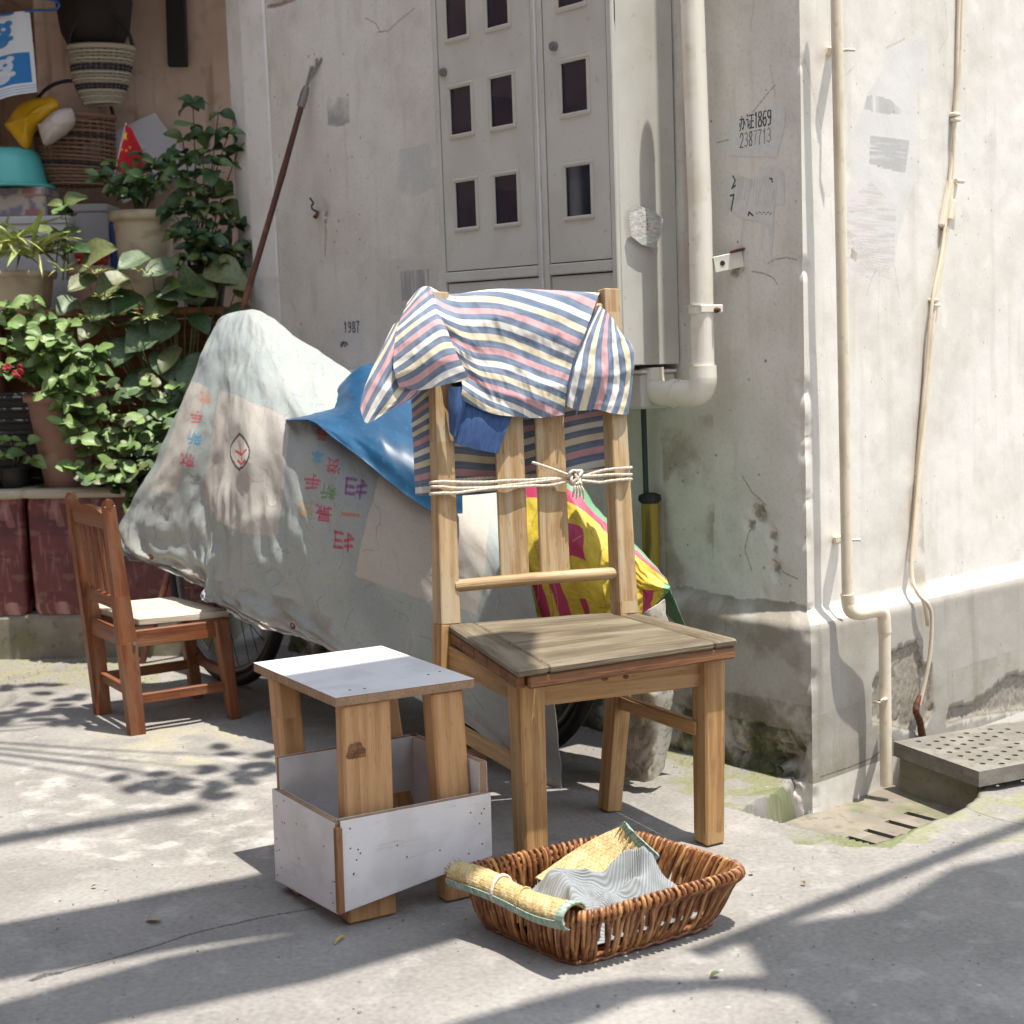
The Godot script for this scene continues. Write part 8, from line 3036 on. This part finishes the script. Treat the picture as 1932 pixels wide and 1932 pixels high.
	var ti := Image.create(128, 256, false, Image.FORMAT_RGB8)
	ti.fill(rgb(206, 210, 216))
	cv = Cv.new()
	cv.im = ti
	var blue := rgb(48, 116, 178)
	cv.poly([Vector2(8, 128), Vector2(120, 128), Vector2(120, 222), Vector2(8, 222)], blue)
	for s in [[64, 62, blue, rgb(206, 210, 216)], [64, 172, rgb(206, 210, 216), blue]]:
		for d in [[0, 0, 26], [-20, -24, 9], [20, -24, 9], [0, 34, 20], [-22, 28, 8], [22, 28, 8]]:
			cv.dab(Vector2(s[0] + d[0], s[1] + d[1] * 0.9 - 8), d[2], s[2], 0.9)
		for d in [[-9, -6, 5], [9, -6, 5], [0, 6, 3]]:
			cv.dab(Vector2(s[0] + d[0], s[1] + d[1] - 8), d[2], s[3], 0.9)
	for k in 3:
		cv.line([Vector2(0, 232 + k * 8), Vector2(127, 232 + k * 8)], 2.0, blue, 0.7)
	g = []
	for r in 20:
		var row := []
		for k in 16:
			var f := k / 15.0
			var a := zp(-70, 28, -5.15).lerp(zp(-60, 200, -5.15), r / 19.0)
			var b := zp(57, 22, -5.15).lerp(zp(68, 172, -5.15), r / 19.0)
			row.append(a.lerp(b, f) + Vector3(0, 0, 0.012 * sin(f * 9.0 + r * 0.1)))
		g.append(row)
	mb = MB.new()
	mb.sheet(g, func(r: int, k: int) -> Vector2: return Vector2(k / 15.0, r / 19.0), 0.003, Vector3.BACK)
	part("cloth", mb.done(), mat(Color.WHITE, 0.95, tex(ti)), tw)
	mb = MB.new()
	mb.tube(smooth([zp(-80, 30, -5.15), zp(0, 28, -5.15), zp(60, 20, -5.14), zp(104, 18, -5.12), zp(108, 4, -5.12), zp(70, -4, -5.13), zp(0, -10, -5.15)], 40), 0.0045, 8)
	part("hanger", mb.done(), mat(rgb(36, 84, 150), 0.4), tw)


func terra_mat() -> StandardMaterial3D:
	if not mats.has("terra"):
		mats.terra = mat(rgb(150, 108, 90), 0.85)
	return mats.terra


func outline_lathe(pts: Array, z: float) -> Array:            # [centre x, radius, y] rows from a symmetric picture outline
	var l := []
	for p in pts:
		l.append(zp(p[0], p[1], z))
	return l


func woven(called: String, label: String, o: Array, z: float, col: Color, bands: Array, sd: int) -> void:
	var p := outline_lathe(o, z)                              # top left, top right, mid right, low right, low left, mid left
	var t := thing(called, label, "basket", (p[0] + p[1]) / 2)
	var rows := [[p[0], p[1]], [p[0].lerp(p[5], 0.5), p[1].lerp(p[2], 0.5)], [p[5], p[2]], [p[5].lerp(p[4], 0.5), p[2].lerp(p[3], 0.5)], [p[4], p[3]]]
	var m := 16
	var H := 18
	var pale := mat(col, 0.6)
	var pale2 := mat(col.darkened(0.12), 0.6)
	var dark := mat(rgb(38, 34, 44), 0.6)
	var ringp := func(f: float, an: float, out: float) -> Vector3:
		var k := minf(f * 4.0, 3.999)
		var a: Vector3 = rows[int(k)][0].lerp(rows[int(k) + 1][0], k - int(k))
		var b: Vector3 = rows[int(k)][1].lerp(rows[int(k) + 1][1], k - int(k))
		var r := a.distance_to(b) / 2 + out
		return (a + b) / 2 + (b - a).normalized() * cos(an) * r + Vector3(0, 0, sin(an) * r * 0.62) - t.position
	for r in H:                                               # woven bands that pass in front of and behind the uprights
		var f := (r + 0.5) / H
		var mb := MB.new()
		var pts := []
		for k in m * 4 + 1:
			var an := TAU * k / (m * 4.0)
			pts.append(ringp.call(f, an, 0.0035 * sin(an * m + PI * (r % 2))))
		mb.tube(pts, 0.0052, 6, false, 1.0)
		var isdark := false
		for b in bands:
			isdark = isdark or absf(f - b) < 0.035
		part("band", mb.done(), dark if isdark else (pale if r % 2 else pale2), t)
	for k in m * 2:
		var an := TAU * k / (m * 2.0)
		var mb := MB.new()
		var pts := []
		for r in 10:
			pts.append(ringp.call(r / 9.0, an, 0.0))
		mb.tube(pts, 0.0035, 5)
		part("upright", mb.done(), pale2, t)
	var mb := MB.new()
	var pts := []
	for k in 41:
		pts.append(ringp.call(0.0, TAU * k / 40.0, 0.003))
	mb.tube(pts, 0.009, 6, false)
	part("rim", mb.done(), pale, t)
	mb = MB.new()
	pts = []
	for k in 20:
		var a := PI * k / 19.0
		pts.append(ringp.call(0.0, 0.0, 0.0).lerp(ringp.call(0.0, PI, 0.0), 0.5 - 0.5 * cos(a)) + Vector3(0, sin(a) * 0.13, 0))
	mb.tube(pts, 0.007, 6)
	part("handle", mb.done(), dark, t)


func bag(called: String, label: String, o: Array, z: float, col: Color, sd: int) -> void:
	var c := Vector2.ZERO
	for p in o:
		c += Vector2(p[0], p[1]) / o.size()
	var f := lumps(sd, 14.0)
	var front := []
	var rings := 9
	for r in rings:
		var row := []
		for k in 41:
			var q: Vector2 = spline(o.map(func(p: Array) -> Vector2: return Vector2(p[0], p[1])) + [Vector2(o[0][0], o[0][1])], k / 40.0)
			var w := sin(PI * 0.5 * minf(r, rings - 1 - r) / ((rings - 1) * 0.5))
			var e := c.lerp(q, maxf(0.02, w))
			var bulge := 0.05 * cos(PI * r / (rings - 1.0))
			var p := zp(e.x, e.y, z)
			row.append(p + Vector3(0, 0, bulge + f.get_noise_3d(p.x, p.y, bulge) * 0.022))
		front.append(row)
	var mb := MB.new()
	mb.sheet(front, func(r: int, k: int) -> Vector2: return Vector2(k * 0.1, r * 0.1), 0.0)
	var m := mat(col, 0.35)
	m.backlight_enabled = true
	m.backlight = Color(0.1, 0.1, 0.08)
	solo(called, mb.done(), m, label, "plastic bag")
